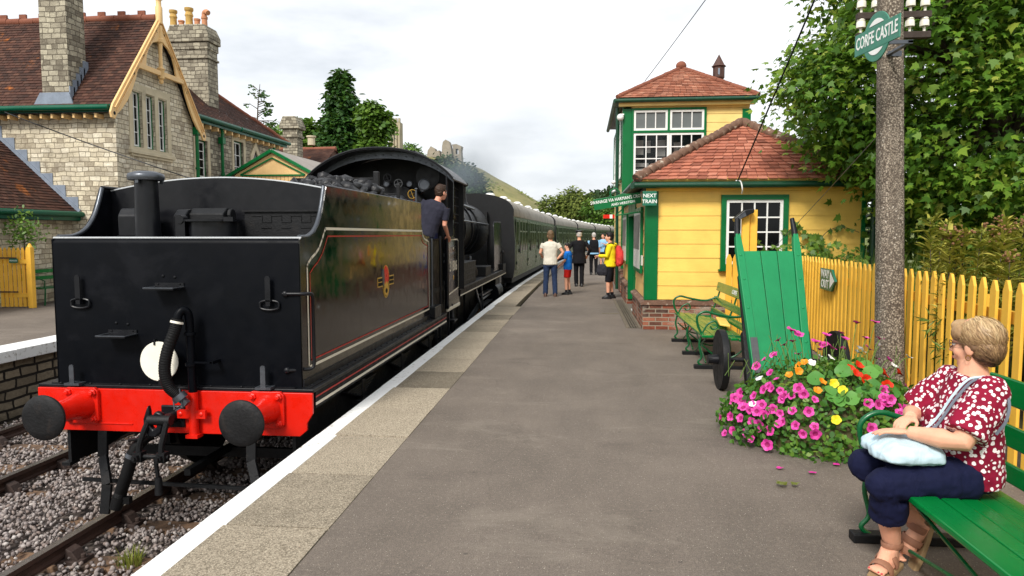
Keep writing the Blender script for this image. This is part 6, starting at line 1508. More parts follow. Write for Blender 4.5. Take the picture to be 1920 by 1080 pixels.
for s in (-1, 1):
    x = 2.115 + s * .60; r = .325; yc = 7.78
    b = MB(); b.lathe([(r - .045, -.035), (r, -.035), (r + .004, 0), (r, .035), (r - .045, .035)], (x, yc, r), (1, 0, 0), 40); b.build('wheel', m['sootblack'], T2, smooth=40); wh = T2.children[-1] if False else None
    b = MB(); b.lathe([(0, -.02), (r - .03, -.012), (r - .03, .012), (0, .02)], (x, yc, r), (1, 0, 0), 32); b.lathe([(0, -.1), (.05, -.1), (.06, .05), (.04, .06)], (x, yc, r), (1, 0, 0), 16)
    for k in range(6):
        a = k * pi / 3 + .3; b.beam((x, yc + .04 * cos(a), r + .04 * sin(a)), (x, yc + (r - .04) * cos(a), r + (r - .04) * sin(a)), .05, .03, (1, 0, 0))
    b.build('wheel_spokes', m['black2'], T2, smooth=30)
b = MB(); b.cyl((2.115 - .72, 7.78, .325), (2.115 + .66, 7.78, .325), .024); b.cyl((2.115 - .74, 7.78, .325), (2.115 - .66, 7.78, .325), .05)
for s in (-1, 1): b.beam((2.115 + s * .27, 7.78, .33), (2.115 + s * .27, 7.72, .2), .06, .08); b.beam((2.115 + s * .3, 7.85, .33), (2.115 + s * .3, 8.35, 1.2), .05, .05)
for s in (-1, 1): b.beam((2.115 + s * .33, 7.66, .05), (2.115 + s * .33, 7.95, .6), .05, .12)
b.build('axle_frame', m['sootblack'], T2)

# ---------------------------------------------------------------- far platform gate and bench
Q = thing('platform_gate', 'yellow picket gate with a small green plate on the far platform', 'gate', (-13.3, 15.3, -.05))
b = MB()
for k in range(7):
    x = -13.62 + .10 * k; b.M = Matrix.Translation((x, 15.3 + .015 * k, -.02)) @ Matrix.Rotation(pi / 2, 4, 'Z'); b.prism([(p * .9, z * 1.04) for p, z in pts_], 'yz', -.012, .012)
b.M = None; b.build('pickets', m['fence'], Q)
for z in (.2, 1.0): b = MB(); b.box(-13.66, -12.95, 15.33, 15.39, z, z + .1); b.build('rail', m['fence'], Q)
b = MB(); b.box(-12.98, -12.86, 15.3, 15.42, -.05, 1.38); b.lathe([(.07, 1.38), (.03, 1.46), (0, 1.48)], (-12.92, 15.36, 0), n=8); b.build('gate_post', m['fence'], Q, bevel=.01)
for z in (1.12, .32): b = MB(); b.box(-13.7, -13.2, 15.26, 15.28, z, z + .03); b.build('hinge', m['rust'], Q)
Mg = facing_south(-13.38, 15.27, 1.02); pbz = plate(Q, Mg, [(0, 0), (.22, 0), (.22, .1), (0, .1)], .012, m['teal'], 'plate', .002)
text_mesh('PRIVATE', .05, Mg @ Matrix.Translation((.11, .05, .0125)), m['white'], pbz, 'lettering', .012, .001)
Q2 = thing('far_bench', 'dark green bench against the stone wing on the far platform', 'bench', (-13.35, 16.5, -.05))
b = MB()
for k in range(4): b.box(-13.1 - .11 * k, -13.01 - .11 * k, 15.8, 17.2, .36, .39)
b.build('seat', m['iron_g'], Q2)
b = MB()
for z in (.55, .72): b.box(-13.62, -13.59, 15.8, 17.2, z, z + .09)
b.build('backrest', m['seatg'], Q2)
for y in (15.9, 17.1):
    b = MB(); b.tube([(-13.02, y, .37), (-13.05, y, -.05)], .02, 6); b.tube([(-13.62, y, .85), (-13.5, y, .37), (-13.55, y, -.05)], .02, 6); b.tube([(-13.55, y, .6), (-13.2, y, .62), (-13.02, y, .55), (-13.05, y, .37)], .015, 6); b.build('leg', m['iron_g'], Q2, smooth=60)
p = thing('notice_board', 'dark red notice board on the stone wall above the far bench', 'notice', (-13.8, 17.3, .8))
b = MB(); b.box(-13.86, -13.8, 17.1, 17.6, .55, .95); b.build('board', m['ventbrown'], p)
# fallen leaf on the platform
def leaf2d():
    return np.array([(0, 0, 0), (.5, .1, .06), (.42, .45, .03), (.2, .55, .05), (0, 1.0, -.08), (-.2, .55, .05), (-.42, .45, .03), (-.5, .1, .06)])
b = MB(); c = Vector((1.36, 4.72, .008))
m['litter'] = leafmat('litter_leaf', [(110, 120, 50), (150, 140, 70)])
for k, (dx, dy, a, s) in enumerate(((0, 0, .9, .075), (.04, .02, -1.4, .06), (-.03, .03, 2.4, .05))):
    R = Matrix.Rotation(a, 3, 'Z'); b.poly([c + Vector((dx, dy, .012)) + R @ Vector((p[0] * s, p[1] * s, abs(p[2]) * s * 3)) for p in leaf2d()])
tag(b.build('fallen_leaf', m['litter'], org=tuple(c)), 'curled green leaf lying alone on the asphalt platform', 'leaf')
# ---------------------------------------------------------------- vegetation
MAPLE = np.array([(0, 0, 0), (.16, .06, .01), (.46, .10, -.03), (.34, .26, .02), (.52, .52, -.05), (.24, .50, .03), (.16, .66, .02), (0, 1.0, -.07), (-.16, .66, .02), (-.24, .50, .03), (-.52, .52, -.05), (-.34, .26, .02), (-.46, .10, -.03), (-.16, .06, .01)])
MAPF = np.array([list(range(14))])
OVAL = np.array([(0, 0, 0), (.20, .22, .03), (.25, .5, .04), (.16, .8, .02), (0, 1, -.05), (-.16, .8, .02), (-.25, .5, .04), (-.20, .22, .03)]); OVF = np.array([list(range(8))])
LANCE = np.array([(0, 0, 0), (.075, .3, .01), (.05, .7, 0), (0, 1, -.12), (-.05, .7, 0), (-.075, .3, .01)]); LAF = np.array([list(range(6))])
ROUND = np.array([(.5 * cos(k * pi / 5), .5 * sin(k * pi / 5), .08 * (k % 2)) for k in range(10)]); ROF = np.array([list(range(10))])
m['bark'] = plain('bark', (78, 68, 56), .95, .3, 4, .9, 18)
m['maple'] = leafmat('sycamore_leaf', [(34, 60, 20), (66, 102, 32), (92, 132, 42), (132, 160, 54), (196, 196, 92)], .45, .36, .3)
m['conif'] = leafmat('dark_leaf', [(28, 56, 22), (48, 84, 32), (74, 112, 44)], .5, .2)
m['midleaf'] = leafmat('mid_leaf', [(50, 82, 26), (86, 120, 40), (120, 148, 56)], .5, .25)
m['darkwood'] = leafmat('far_leaf', [(34, 52, 34), (54, 74, 46), (74, 92, 54)], .7, .1, .1)
m['farlight'] = leafmat('far_light_leaf', [(70, 84, 36), (100, 112, 52), (122, 130, 66)], .7, .1, .1)
m['goldrod'] = leafmat('ochre_shoot', [(116, 124, 42), (166, 162, 64), (202, 190, 92), (136, 146, 56)], .6, .3)
m['seed'] = plain('brown_seed_head', (128, 92, 62), .9, .3, 20)
m['weed'] = leafmat('weed_leaf', [(60, 88, 26), (96, 124, 44), (150, 158, 84)], .5, .3)

def crown(ells, per_m2, leaves, cr, lsize, tmpl, tf, front=None, fill=.12, droop=.5, rng=RNG, gate=None):
    """leaf clumps through the shells of a union of ellipsoids -> template transforms"""
    C = []; O = []
    for (c, r) in ells:
        c = np.array(c, float); r = np.array(r, float)
        area = 4 * pi * (((r[0] * r[1]) ** 1.6 + (r[0] * r[2]) ** 1.6 + (r[1] * r[2]) ** 1.6) / 3) ** (1 / 1.6)
        n = int(area * per_m2)
        d = rng.normal(size=(n, 3)); d /= np.linalg.norm(d, axis=1)[:, None]
        rad = np.where(rng.random(n) < fill, rng.uniform(.35, .75, n), rng.uniform(.78, 1.04, n))
        p = c + d * r * rad[:, None]
        keep = np.ones(n, bool)
        for (c2, r2) in ells:
            if c2 is c: continue
            q = ((p - np.array(c2)) / np.array(r2)); keep &= ~((q ** 2).sum(1) < .42)
        if front is not None: keep &= (p[:, 1] < front) | (rng.random(n) < .3)
        g = np.array([mnoise.noise(Vector(v) * 1.1) for v in p]); keep &= g > (-.28 if gate is None else gate)
        C.append(p[keep]); O.append((d / r)[keep])
    C = np.concatenate(C); O = np.concatenate(O); O /= np.linalg.norm(O, axis=1)[:, None]
    n = len(C); k = leaves
    off = rng.normal(size=(n, k, 3)) * cr * np.array([1, 1, .55])
    P = (C[:, None] + off + np.array([0, 0, -1]) * droop * cr * ((off ** 2).sum(-1) / cr ** 2)[..., None] * .18).reshape(-1, 3)
    out = np.repeat(O, k, 0)
    nrm = out * .55 + np.array([0, 0, .75]) + rng.normal(size=P.shape) * .45
    offn = off.reshape(-1, 3); tip = offn + out * cr * .5 + np.array([0, 0, -.5 * cr]) + rng.normal(size=P.shape) * cr * .5
    cl = np.repeat(rng.random(n), k)
    rnd = np.clip(.6 * cl + .4 * rng.random(len(P)), 0, 1)
    return frame_rot(nrm, tip), P, np.clip(rng.normal(.95, .28, len(P)), .45, 1.6) * lsize, rnd, C

def tree(name, label, base, top, ells, lm, per=4, leaves=20, cr=.32, ls=.17, tmpl=MAPLE, tf=MAPF, r0=.22, front=None, group=None, gate=None, limbs=14, fill=.12):
    o = thing(name, label, 'tree', base, group)
    R, P, Sz, rnd, Cn = crown(ells, per, leaves, cr, ls, tmpl, tf, front, fill, gate=gate)
    scat_obj('crown', lm, o, tmpl, tf, R, P, Sz, rnd)
    b = MB(); bs, tp_ = Vector(base), Vector(top)
    mid = bs.lerp(tp_, .5) + Vector((r0 * .5, 0, 0)); b.tube(bez([bs, mid, tp_], 5), [r0 * (1 - .75 * k / 10) for k in range(11)], 10)
    tr = b.build('trunk', m['bark'], o, smooth=60)
    b = MB(); sel = RNG.permutation(len(Cn))[:limbs]
    for i in sel:
        e = Vector(Cn[i]); t = random.uniform(.3, .95); s = bs.lerp(tp_, t); q = s.lerp(e, .55) + Vector((0, 0, .12 * (e - s).length))
        b.tube(bez([s, q, e], 4), [r0 * .3 * (1 - .85 * k / 8) for k in range(9)], 6)
    b.build('limbs', m['bark'], o, smooth=60)
    return o
# the big sycamore on the right
tree('sycamore_tree', 'large leafy sycamore spreading over the hut roof and behind the concrete pole', (7.0, 12.6, .2), (6.6, 12.2, 6),
     [((5.25, 11.7, 4.6), (1.6, 1.9, 1.75)), ((4.15, 11.9, 3.95), (.8, 1.0, .75)), ((5.75, 11.5, 3.1), (1.35, 1.7, 1.1)), ((7.2, 11.2, 3.3), (2.2, 2.2, 2.6)), ((7.2, 10.8, 6.0), (2.6, 2.4, 2.0)), ((5.25, 11.9, 6.3), (1.6, 1.6, 1.3)), ((4.75, 12.3, 3.02), (.66, .5, .30)), ((6.1, 11.9, 2.2), (.8, .8, .8)), ((3.75, 11.9, 4.1), (.4, .5, .4)), ((4.4, 12.0, 4.85), (.6, .7, .6)), ((4.7, 11.9, 5.5), (.8, .9, .8)), ((4.2, 12.0, 3.4), (.42, .5, .3))],
     m['maple'], 18, 28, .27, .110, front=12.6, r0=.3, limbs=34, gate=-.2)
tree('leafy_tree', 'dark leafy tree standing behind the sycamore at the right edge', (10.5, 15, 0), (10, 15, 6), [((9.5, 15, 4), (4.5, 2.5, 4.2)), ((6.5, 15.3, 4), (1.9, 1.6, 3.2)), ((10, 14, 8), (4, 3, 2.5)), ((5.3, 14.8, 2.2), (.8, .8, 1.4))], m['maple'], 2.2, 20, .45, .26, front=15, r0=.3)
# trees beyond the station house
t_ = tree('conifer_tree', 'tall dark pointed tree rising above the locomotive cab', (-16.1, 48, -1), (-16.1, 48, 12.4), [((-16.0, 48, 5.6), (1.75, 1.9, 2.6)), ((-16.1, 48, 7.4), (1.45, 1.5, 1.7)), ((-16.1, 48, 9.0), (1.1, 1.1, 1.4)), ((-16.15, 48, 10.4), (.8, .8, 1.1)), ((-16.2, 48, 11.5), (.5, .5, .9)), ((-16.2, 48, 12.4), (.26, .26, .5))], m['conif'], 13, 24, .24, .30, OVAL * np.array([1.4, 1, 1]), OVF, gate=-.5); t_.location.x -= .44
t_ = tree('broadleaf_tree', 'shorter dark green tree with two crowns beside the tall pointed tree', (-13.8, 47, -1), (-13.8, 47, 10), [((-13.9, 47, 6.2), (1.15, 1.3, 2.4)), ((-14.0, 47, 9.3), (.7, .8, 1.35)), ((-13.2, 47, 9.0), (.5, .6, .9)), ((-13.1, 47, 6.4), (.6, .8, 1.1))], m['midleaf'], 11, 22, .24, .30, OVAL * np.array([1.4, 1, 1]), OVF, gate=-.25); t_.location.x -= .3
t_ = tree('bushy_tree', 'mid green bushy tree between the stone chimney and the tall pointed tree', (-18.6, 49, -1), (-18.6, 49, 8), [((-18.7, 49, 6.6), (1.7, 1.6, 2.5)), ((-17.2, 50, 5.6), (1.4, 1.5, 2.2))], m['midleaf'], 8, 22, .3, .36, OVAL * np.array([1.4, 1, 1]), OVF); t_.location = (-19.6, 49, -.4)
t_ = tree('bushy_tree', 'light green bushy tree left of the stone cottage chimney', (-22.5, 52, -1), (-22.5, 52, 8), [((-22.4, 52, 6.8), (1.9, 1.8, 2.4)), ((-20.6, 52, 6.2), (1.2, 1.2, 2))], m['midleaf'], 8, 22, .3, .36, OVAL * np.array([1.4, 1, 1]), OVF); t_.location = (-23.5, 52, -.5)
# thin windswept tree above the wing roof
o = thing('windswept_tree', 'thin sparse windswept tree standing above the station house roof', 'tree', (-18.85, 40, 3))
b = MB(); b.tube(bez([(-18.9, 40, 2), (-18.85, 40, 6), (-18.9, 40, 8.5), (-18.7, 40, 10.4)], 5), [.09 - .005 * k for k in range(16)], 6); b.build('trunk', m['bark'], o)
b = MB(); PP = []; TT_ = []
for k in range(26):
    z = 7.3 + 2.9 * (k / 26); s = 1 if k % 5 else -1.0; L_ = (1.5 - 1.0 * k / 26) * random.uniform(.6, 1.05) * (1.25 if s < 0 else 1)
    a = Vector((-18.87, 40, z)); e = a + Vector((s * L_, random.uniform(-.5, .5), random.uniform(-.25, .35) + (.25 if s < 0 else -.1)))
    b.tube([a, a.lerp(e, .5) + Vector((0, 0, .12)), e], [.03, .02, .008], 5)
    for q in range(12 if s > 0 else 7):
        p = a.lerp(e, random.uniform(.45, 1.02)); PP.append(p + Vector((random.gauss(0, .09), random.gauss(0, .09), random.gauss(0, .08)))); TT_.append((random.uniform(.3, 1), random.gauss(0, .4), random.uniform(-.6, .2)))
b.build('limbs', m['bark'], o)
PP = np.array(PP); scat_obj('crown', m['conif'], o, OVAL, OVF, frame_rot(RNG.normal(size=PP.shape), np.array(TT_)), PP, RNG.uniform(.14, .26, len(PP)))

# ---- goldenrod-like bushes behind the fence
for i, (x, y, h, n) in enumerate(((3.55, 6.3, 1.62, 9), (3.95, 6.1, 1.66, 10), (3.75, 5.4, 1.45, 10), (4.25, 6.5, 1.70, 9), (4.35, 5.7, 1.55, 10), (3.7, 4.7, 1.38, 9), (4.8, 6.4, 1.62, 10), (4.4, 5.0, 1.45, 10), (5.2, 6.1, 1.6, 9), (3.4, 7.2, 1.66, 6), (4.0, 7.2, 1.72, 8), (4.9, 7.2, 1.7, 9))):
    labs = ['ochre leafed bush closest to the concrete pole', 'ochre leafed bush with brown seed heads, second from the pole', 'low ochre bush close behind the picket fence tops', 'tallest ochre bush with feathery pale tips', 'dense ochre bush under the sycamore', 'ochre bush above the fence beside the woman', 'ochre bush at the back, before the dark tree', 'low olive bush near the right edge', 'ochre bush cut off by the right edge of view', 'single slender ochre bush just right of the pole', 'olive bush behind the front row, near the pole', 'olive bush behind the front row, under the branches']
    o = thing('flowering_bush', labs[i], 'bush', (x, y, .1), 'ochre bushes behind the picket fence')
    b = MB(); P = []; Tn = []; Sd = MB()
    for k in range(n):
        bx, by = x + random.gauss(0, .17), y + random.gauss(0, .17); tp_ = Vector((bx + random.gauss(0, .07), by + random.gauss(0, .07), .1 + (h + .02) * random.uniform(.84, 1.02)))
        ba = Vector((bx, by, .1)); b.tube([ba, ba.lerp(tp_, .5), tp_], [.008, .006, .003], 5)
        for q in range(190):
            t = random.uniform(.3, 1) ** .8; a = random.uniform(0, 2 * pi); p = ba.lerp(tp_, t)
            P.append(p); Tn.append((cos(a), sin(a), random.uniform(-.1, .7)))
        for q in range(16): Sd.ell(tp_ + Vector((random.gauss(0, .035), random.gauss(0, .035), random.gauss(.0, .03))), (.014, .014, .012), 5, 3)
    b.build('stems', m['bark'], o); Sd.build('seed_heads', m['seed'] if i % 2 == 0 else m['goldrod'], o)['kind'] = 'stuff'
    P = np.array(P); Tn = np.array(Tn); scat_obj('leaves', m['goldrod'], o, LANCE * np.array([1.5, 1, 1]), LAF, frame_rot(np.array([[0, 0, 1.]]) - .5 * Tn + RNG.normal(size=P.shape) * .25, Tn), P, RNG.uniform(.08, .16, len(P)))
# ---- rough grass and weeds on the bank
V_ = []
def bank_grass():
    n = 5200; x = RNG.uniform(3.55, 5.6, n); y = RNG.uniform(7.0, 12.5, n)
    P = np.stack([x, y, np.full(n, .15)], 1); h = RNG.uniform(.6, 1.34, n) * (1 + .1 * np.sin(y * 2)); a = RNG.uniform(0, 2 * pi, n)
    d = np.stack([np.cos(a), np.sin(a)], 1); side = np.stack([-d[:, 1], d[:, 0], np.zeros(n)], 1); w = RNG.uniform(.004, .010, n); ln = RNG.uniform(.05, .5, n); rows = []
    for t in (0, .4, .75, 1):
        c = P + np.concatenate([d * (ln * h * t * t)[:, None], (h * (t - .2 * ln * t * t))[:, None]], 1); ww = (w * (1 - .9 * t))[:, None]; rows += [c - side * ww, c + side * ww]
    V = np.stack(rows, 1).reshape(-1, 3); base = (np.arange(n) * 8)[:, None]
    Fq = np.concatenate([base + np.array([[2 * i, 2 * i + 1, 2 * i + 3, 2 * i + 2]]) for i in range(3)], 0)
    return npmesh('long_grass', V, 0, Fq, np.tile(RNG.random(n), 3))
tag(fin(bank_grass(), 'long_grass', m['weed']), 'long pale grass and weeds growing behind the picket fence by the hut', kind='stuff')
# bramble trailing over the fence top
o = thing('bramble', 'dark leafed bramble sprawling under the hut window behind the fence', 'plant', (3.3, 12.0, .2)); n = 620
P = np.stack([RNG.uniform(2.75, 4.6, n), RNG.uniform(11.6, 12.4, n), .6 + .85 * RNG.random(n) ** .6 + .1 * np.sin(RNG.uniform(0, 6, n))], 1)
scat_obj('leaves', m['midleaf'], o, MAPLE, MAPF, frame_rot(RNG.normal(size=(n, 3)) * .6 + np.array([0, -.6, .8]), RNG.normal(size=(n, 3))), P, RNG.uniform(.06, .12, n))
b = MB()
for k in range(14): x = 2.8 + .13 * k; b.tube(bez([(x, 12, .1), (x + .1, 11.9, .8), (x + .3, 11.8, 1.2)], 4), .006, 5)
b.build('stems', m['bark'], o)
o = thing('climbing_vine', 'vine with round green leaves trailing across the yellow hut wall', 'plant', (4.0, 12.5, 1.5))
vp = bez([(4.05, 12.58, 1.1), (3.98, 12.58, 1.45), (3.80, 12.58, 1.72), (3.62, 12.58, 1.80), (3.50, 12.58, 1.70)], 6); v2 = bez([(3.98, 12.58, 1.5), (4.2, 12.58, 1.75), (4.45, 12.58, 1.80), (4.70, 12.58, 1.72)], 6); v3 = bez([(3.95, 12.58, 1.5), (4.1, 12.56, 1.4), (4.15, 12.56, 1.2)], 5)
b = MB(); [b.tube(v, .006, 5) for v in (vp, v2, v3)]; b.build('stem', m['bark'], o)
P = np.array([p + Vector((random.gauss(0, .03), -.04, random.gauss(0, .03))) for v, s in ((vp, 2), (v2, 3), (v3, 1)) for p in v[::s] for _ in range(2)] + [Vector((4.0 + random.gauss(0, .09), 12.53, 1.50 + random.gauss(0, .09))) for _ in range(16)])
scat_obj('leaves', m['midleaf'], o, MAPLE, MAPF, frame_rot(RNG.normal(size=P.shape) * .35 + np.array([0, -1, .3]), RNG.normal(size=P.shape) + np.array([0, 0, -.6])), P, RNG.uniform(.07, .15, len(P)))
# little weeds poking through the pickets
for i, (y, z) in enumerate(((6.15, .72), (5.75, .55), (6.3, .9), (5.55, .22))):
    x = fx(y) - .03; o = thing('fence_weed', ['small weed poking between the pickets right of the pole', 'small weed between the pickets, close above the woman', 'topmost weed sprig between the pickets beside the pole', 'lowest weed sprig at the fence foot behind the woman'][i], 'plant', (x, y, z), 'weeds poking through the fence'); n = 26
    P = np.array([(x, y, z)]) + RNG.normal(size=(n, 3)) * .045; scat_obj('leaves', m['weed'], o, LANCE * 1.6, LAF, frame_rot(RNG.normal(size=(n, 3)) + np.array([-.6, 0, .6]), RNG.normal(size=(n, 3)) + np.array([-.8, 0, 0])), P, RNG.uniform(.04, .08, n))
# greenery at the far left edge
o = thing('shrub', 'small green shrub at the left edge, before the tiled wing', 'bush', (-13.2, 15.9, -.05)); n = 400
P = np.array([(-13.25, 15.6, 1.75)]) + RNG.normal(size=(n, 3)) * np.array([.16, .2, .22]); scat_obj('leaves', m['midleaf'], o, OVAL, OVF, frame_rot(RNG.normal(size=(n, 3)) + np.array([.4, -.4, .8]), RNG.normal(size=(n, 3))), P, RNG.uniform(.06, .12, n))
b = MB(); b.tube([(-13.35, 15.7, -.05), (-13.28, 15.62, .9), (-13.25, 15.6, 1.8)], [.03, .02, .01], 6); b.build('stem', m['bark'], o)

# ---------------------------------------------------------------- flower bed against the pole
m['petuP'] = rndmat('petunia_petal', [(150, 16, 92), (206, 48, 146), (218, 66, 160), (228, 96, 178)], .55, 60, .1)
m['petuW'] = rndmat('white_petal', [(232, 230, 226), (240, 238, 232)], .55, 60, .1)
m['nasR'] = rndmat('scarlet_petal', [(206, 34, 8), (220, 52, 14)], .5, 60, .1)
m['nasO'] = rndmat('orange_petal', [(232, 130, 10), (240, 150, 24)], .5, 60, .1)
m['nasY'] = rndmat('yellow_petal', [(236, 206, 24), (226, 214, 50)], .5, 60, .1)
m['nasL'] = leafmat('round_leaf', [(60, 120, 44), (86, 146, 60), (112, 168, 76)], .5, .3)
m['bedleaf'] = leafmat('petunia_leaf', [(28, 60, 18), (54, 100, 30), (92, 134, 46), (148, 162, 66)], .5, .25)
m['eye'] = plain('flower_throat', (120, 20, 84), .7)
m['stalk'] = plain('green_stalk', (92, 118, 48), .6, .2, 20)
fb = thing('flower_bed', 'mound of pink petunias and scarlet nasturtiums spilling over the platform', 'flower bed', (2.05, 6.05, 0))
EC, ER = np.array([2.05, 6.05, 0.0]), np.array([.86, .80, .62])
n = 7500; d = RNG.normal(size=(n, 3)); d[:, 2] = np.abs(d[:, 2]); d /= np.linalg.norm(d, axis=1)[:, None]
P = EC + d * ER * RNG.uniform(.72, 1.03, n)[:, None]
P += .07 * np.stack([np.array([mnoise.noise(Vector(p) * 3.1 + Vector((k * 9, 0, 0))) for p in P]) for k in range(3)], 1)
P[:, 2] = np.maximum(P[:, 2], .01)
rn = np.clip(RNG.random(n) * .6 + .4 * np.array([mnoise.noise(Vector(p) * 4) * .8 + .5 for p in P]), 0, 1)
scat_obj('foliage', m['bedleaf'], fb, OVAL * np.array([1.25, 1, 1]), OVF, frame_rot(d + RNG.normal(size=(n, 3)) * .6, RNG.normal(size=(n, 3)) + np.array([0, 0, -.4])), P, RNG.uniform(.028, .066, n), rn)
b = MB(); b.loft([((2.05, 6.05, -.02), .70, .66), ((2.05, 6.05, .2), .68, .64), ((2.05, 6.05, .4), .45, .45), ((2.05, 6.05, .48), .2, .2)], 20); b.build('soil_mound', m['earth'], fb, smooth=60)
pink = [(1.89,6.3,.79),(1.84,6.3,.73),(1.83,6.3,.83),(1.72,6.3,.74),(1.61,6.3,.57),(1.69,6.3,.61),(1.55,6.3,.51),(1.58,5.99,.52),(1.59,5.84,.5),(1.52,5.81,.45),(1.35,6.0,.35),(1.41,5.81,.37),(1.48,5.8,.42),(1.53,5.76,.44),(1.58,5.69,.44),(1.7,5.64,.47),(1.57,5.62,.39),(1.59,5.63,.42),(1.64,5.61,.42),(1.72,5.58,.44),(1.33,5.87,.32),(1.28,5.99,.28),(1.33,5.8,.28),(1.31,5.98,.31),(1.44,5.68,.33),(1.47,5.6,.3),(1.4,5.67,.28),(1.5,5.59,.32),(1.54,5.54,.3),(1.44,5.61,.27),(1.38,5.75,.31),(1.36,5.72,.27),(1.21,6.05,.12),(1.25,5.88,.18),(1.3,5.76,.2),(1.36,5.65,.2),(1.41,5.57,.17),(1.4,5.59,.2),(1.46,5.52,.17),(1.52,5.5,.23),(1.54,5.49,.25),(1.62,5.51,.33),(1.72,5.45,.34),(1.78,5.51,.42),(1.62,5.43,.24),(1.74,5.38,.25),(1.74,5.35,.2),(1.66,5.38,.19),(1.25,5.78,.09),(1.21,5.89,.04),(1.32,5.65,.11),(1.35,5.6,.08),(1.44,5.49,.07),(2.09,6.3,.7),(2.03,6.3,.73),(2.06,6.3,.66),(2.16,6.3,.68),(2.23,6.3,.81),(2.26,6.3,.76),(2.24,6.3,.67),(2.35,6.3,.9),(2.5,6.3,.91),(2.46,6.3,.68),(2.54,6.3,.77),(2.43,6.3,.77),(2.51,6.3,.6),(2.62,6.3,.59),(2.55,5.81,.47),(2.3,5.6,.48),(2.14,5.46,.41),(2.22,5.47,.4),(2.28,5.48,.4),(2.38,5.5,.38),(2.49,5.6,.4),(2.42,5.5,.36),(2.47,5.52,.35),(2.36,5.46,.35),(2.12,5.33,.26),(2.11,6.3,.79),(1.89,6.3,.62),(1.77,6.3,.7),(2.30,5.47,.44),(2.33,5.5,.42),(2.26,5.5,.45)]
white = [(2.38, 6.3, .68), (2.78, 6.3, .62), (2.54, 6.3, .71), (2.07, 6.3, .6), (2.11, 6.17, .61), (1.89, 5.96, .61), (2.66, 6.3, .54), (1.5, 5.99, .47), (1.39, 5.74, .32), (2.36, 6.28, .65), (2.40, 6.28, .66)]
red = [(2.14, 5.82, .59), (2.16, 5.74, .57), (2.2, 5.67, .54), (2.42, 5.89, .55), (2.66, 6.2, .5), (2.35, 5.67, .5), (2.24, 5.92, .6)]
orange = [(1.84, 5.97, .61), (1.78, 5.93, .59), (1.75, 5.81, .57), (1.87, 5.63, .53), (1.81, 5.55, .48), (1.68, 5.82, .54)]
yellow = [(1.88, 5.35, .31), (1.98, 5.53, .49), (1.95, 5.62, .52)]
nast = [(2.4, 6.25, .58), (2.31, 5.84, .58), (2.5, 6.2, .54), (2.13, 5.52, .49), (2.03, 5.46, .45), (1.94, 5.46, .43), (1.92, 5.49, .46), (2.07, 5.77, .6), (2.24, 5.60, .52), (2.38, 5.61, .48), (1.84, 5.70, .55), (1.91, 5.55, .49), (2.23, 5.53, .47), (2.23, 5.67, .55), (2.15, 5.91, .62), (2.45, 5.75, .50), (2.33, 5.95, .6)]
CAMD = Vector((0, 0, 1.68))
stalks = MB()
def flower(p, r, mat, name, petals=5, cup=.25, seed=0):
    rr = random.Random(seed); p = Vector(p); out = Vector(((p.x - EC[0]) / ER[0], (p.y - EC[1]) / ER[1] - .35, (p.z) / ER[2] * .6)).normalized()
    ax = (out + Vector((rr.gauss(0, .3), rr.gauss(0, .3), rr.gauss(.1, .25)))).normalized(); u = ax.orthogonal().normalized(); w = ax.cross(u); ph = rr.uniform(0, 6)
    p = p + out * .03; b = MB(); K = petals * 4; ctr = b.V(p - ax * r * .55); ring1 = []; ring2 = []
    for k in range(K):
        a = ph + 2 * pi * k / K; lob = 1 - .16 * (.5 + .5 * cos(petals * (a - ph) + pi)) ** 2
        z1 = -.12 * r; z2 = r * (cup * .2 + .10 * sin(a * petals * .5 + 1) + rr.gauss(0, .05))
        ring1.append(b.V(p + (u * cos(a) + w * sin(a)) * r * .42 + ax * z1)); ring2.append(b.V(p + (u * cos(a) + w * sin(a)) * r * lob + ax * z2))
    for k in range(K):
        j = (k + 1) % K; b.cr = .02; b.F((ctr, ring1[k], ring1[j])); b.cr = rr.uniform(.35, .95); b.F((ring1[k], ring2[k], ring2[j], ring1[j]))
    f = b.build(name, mat, fb, smooth=60)
    if p.z > .55 or (((p.x - EC[0]) / ER[0]) ** 2 + ((p.y - EC[1]) / ER[1]) ** 2 + (p.z / ER[2]) ** 2) > 1.2:
        foot = Vector((EC[0] + (p.x - EC[0]) * .75, EC[1] + (p.y - EC[1]) * .7, min(.45, p.z * .7))); stalks.tube(bez([foot, foot.lerp(p, .6) + Vector((0, 0, .04)), p - ax * r * .4], 4), .0035, 5)
    return f
for i, p in enumerate(pink): flower(p, random.Random(i).uniform(.030, .048), m['petuP'], 'pink_flower', seed=i)
for i, p in enumerate(white): flower(p, .036, m['petuW'], 'white_flower', seed=100 + i)
for i, p in enumerate(red): flower(p, .046, m['nasR'], 'scarlet_flower', cup=.6, seed=200 + i)
for i, p in enumerate(orange): flower(p, .034, m['nasO'], 'orange_flower', cup=.6, seed=300 + i)
for i, p in enumerate(yellow): flower(p, .038, m['nasY'], 'yellow_flower', 5, seed=400 + i)
for i, p in enumerate(nast):
    b = MB(); p = Vector(p); rr = random.Random(500 + i); r = rr.uniform(.05, .075); ax = (Vector((rr.gauss(0, .25), -.55 + rr.gauss(0, .2), .8))).normalized(); u = ax.orthogonal().normalized(); w = ax.cross(u); c = b.V(p - ax * r * .12); b.cr = rr.random() * .999
    rg = [b.V(p + (u * cos(a) + w * sin(a)) * r * (1 + .05 * sin(5 * a)) + ax * r * .1 * sin(3 * a)) for a in [2 * pi * k / 16 for k in range(16)]]
    for k in range(16): b.F((c, rg[k], rg[(k + 1) % 16]))
    b.build('round_leaf', m['nasL'], fb, smooth=60); stalks.tube([p, p + Vector((0, .05, -.2))], .003, 5)
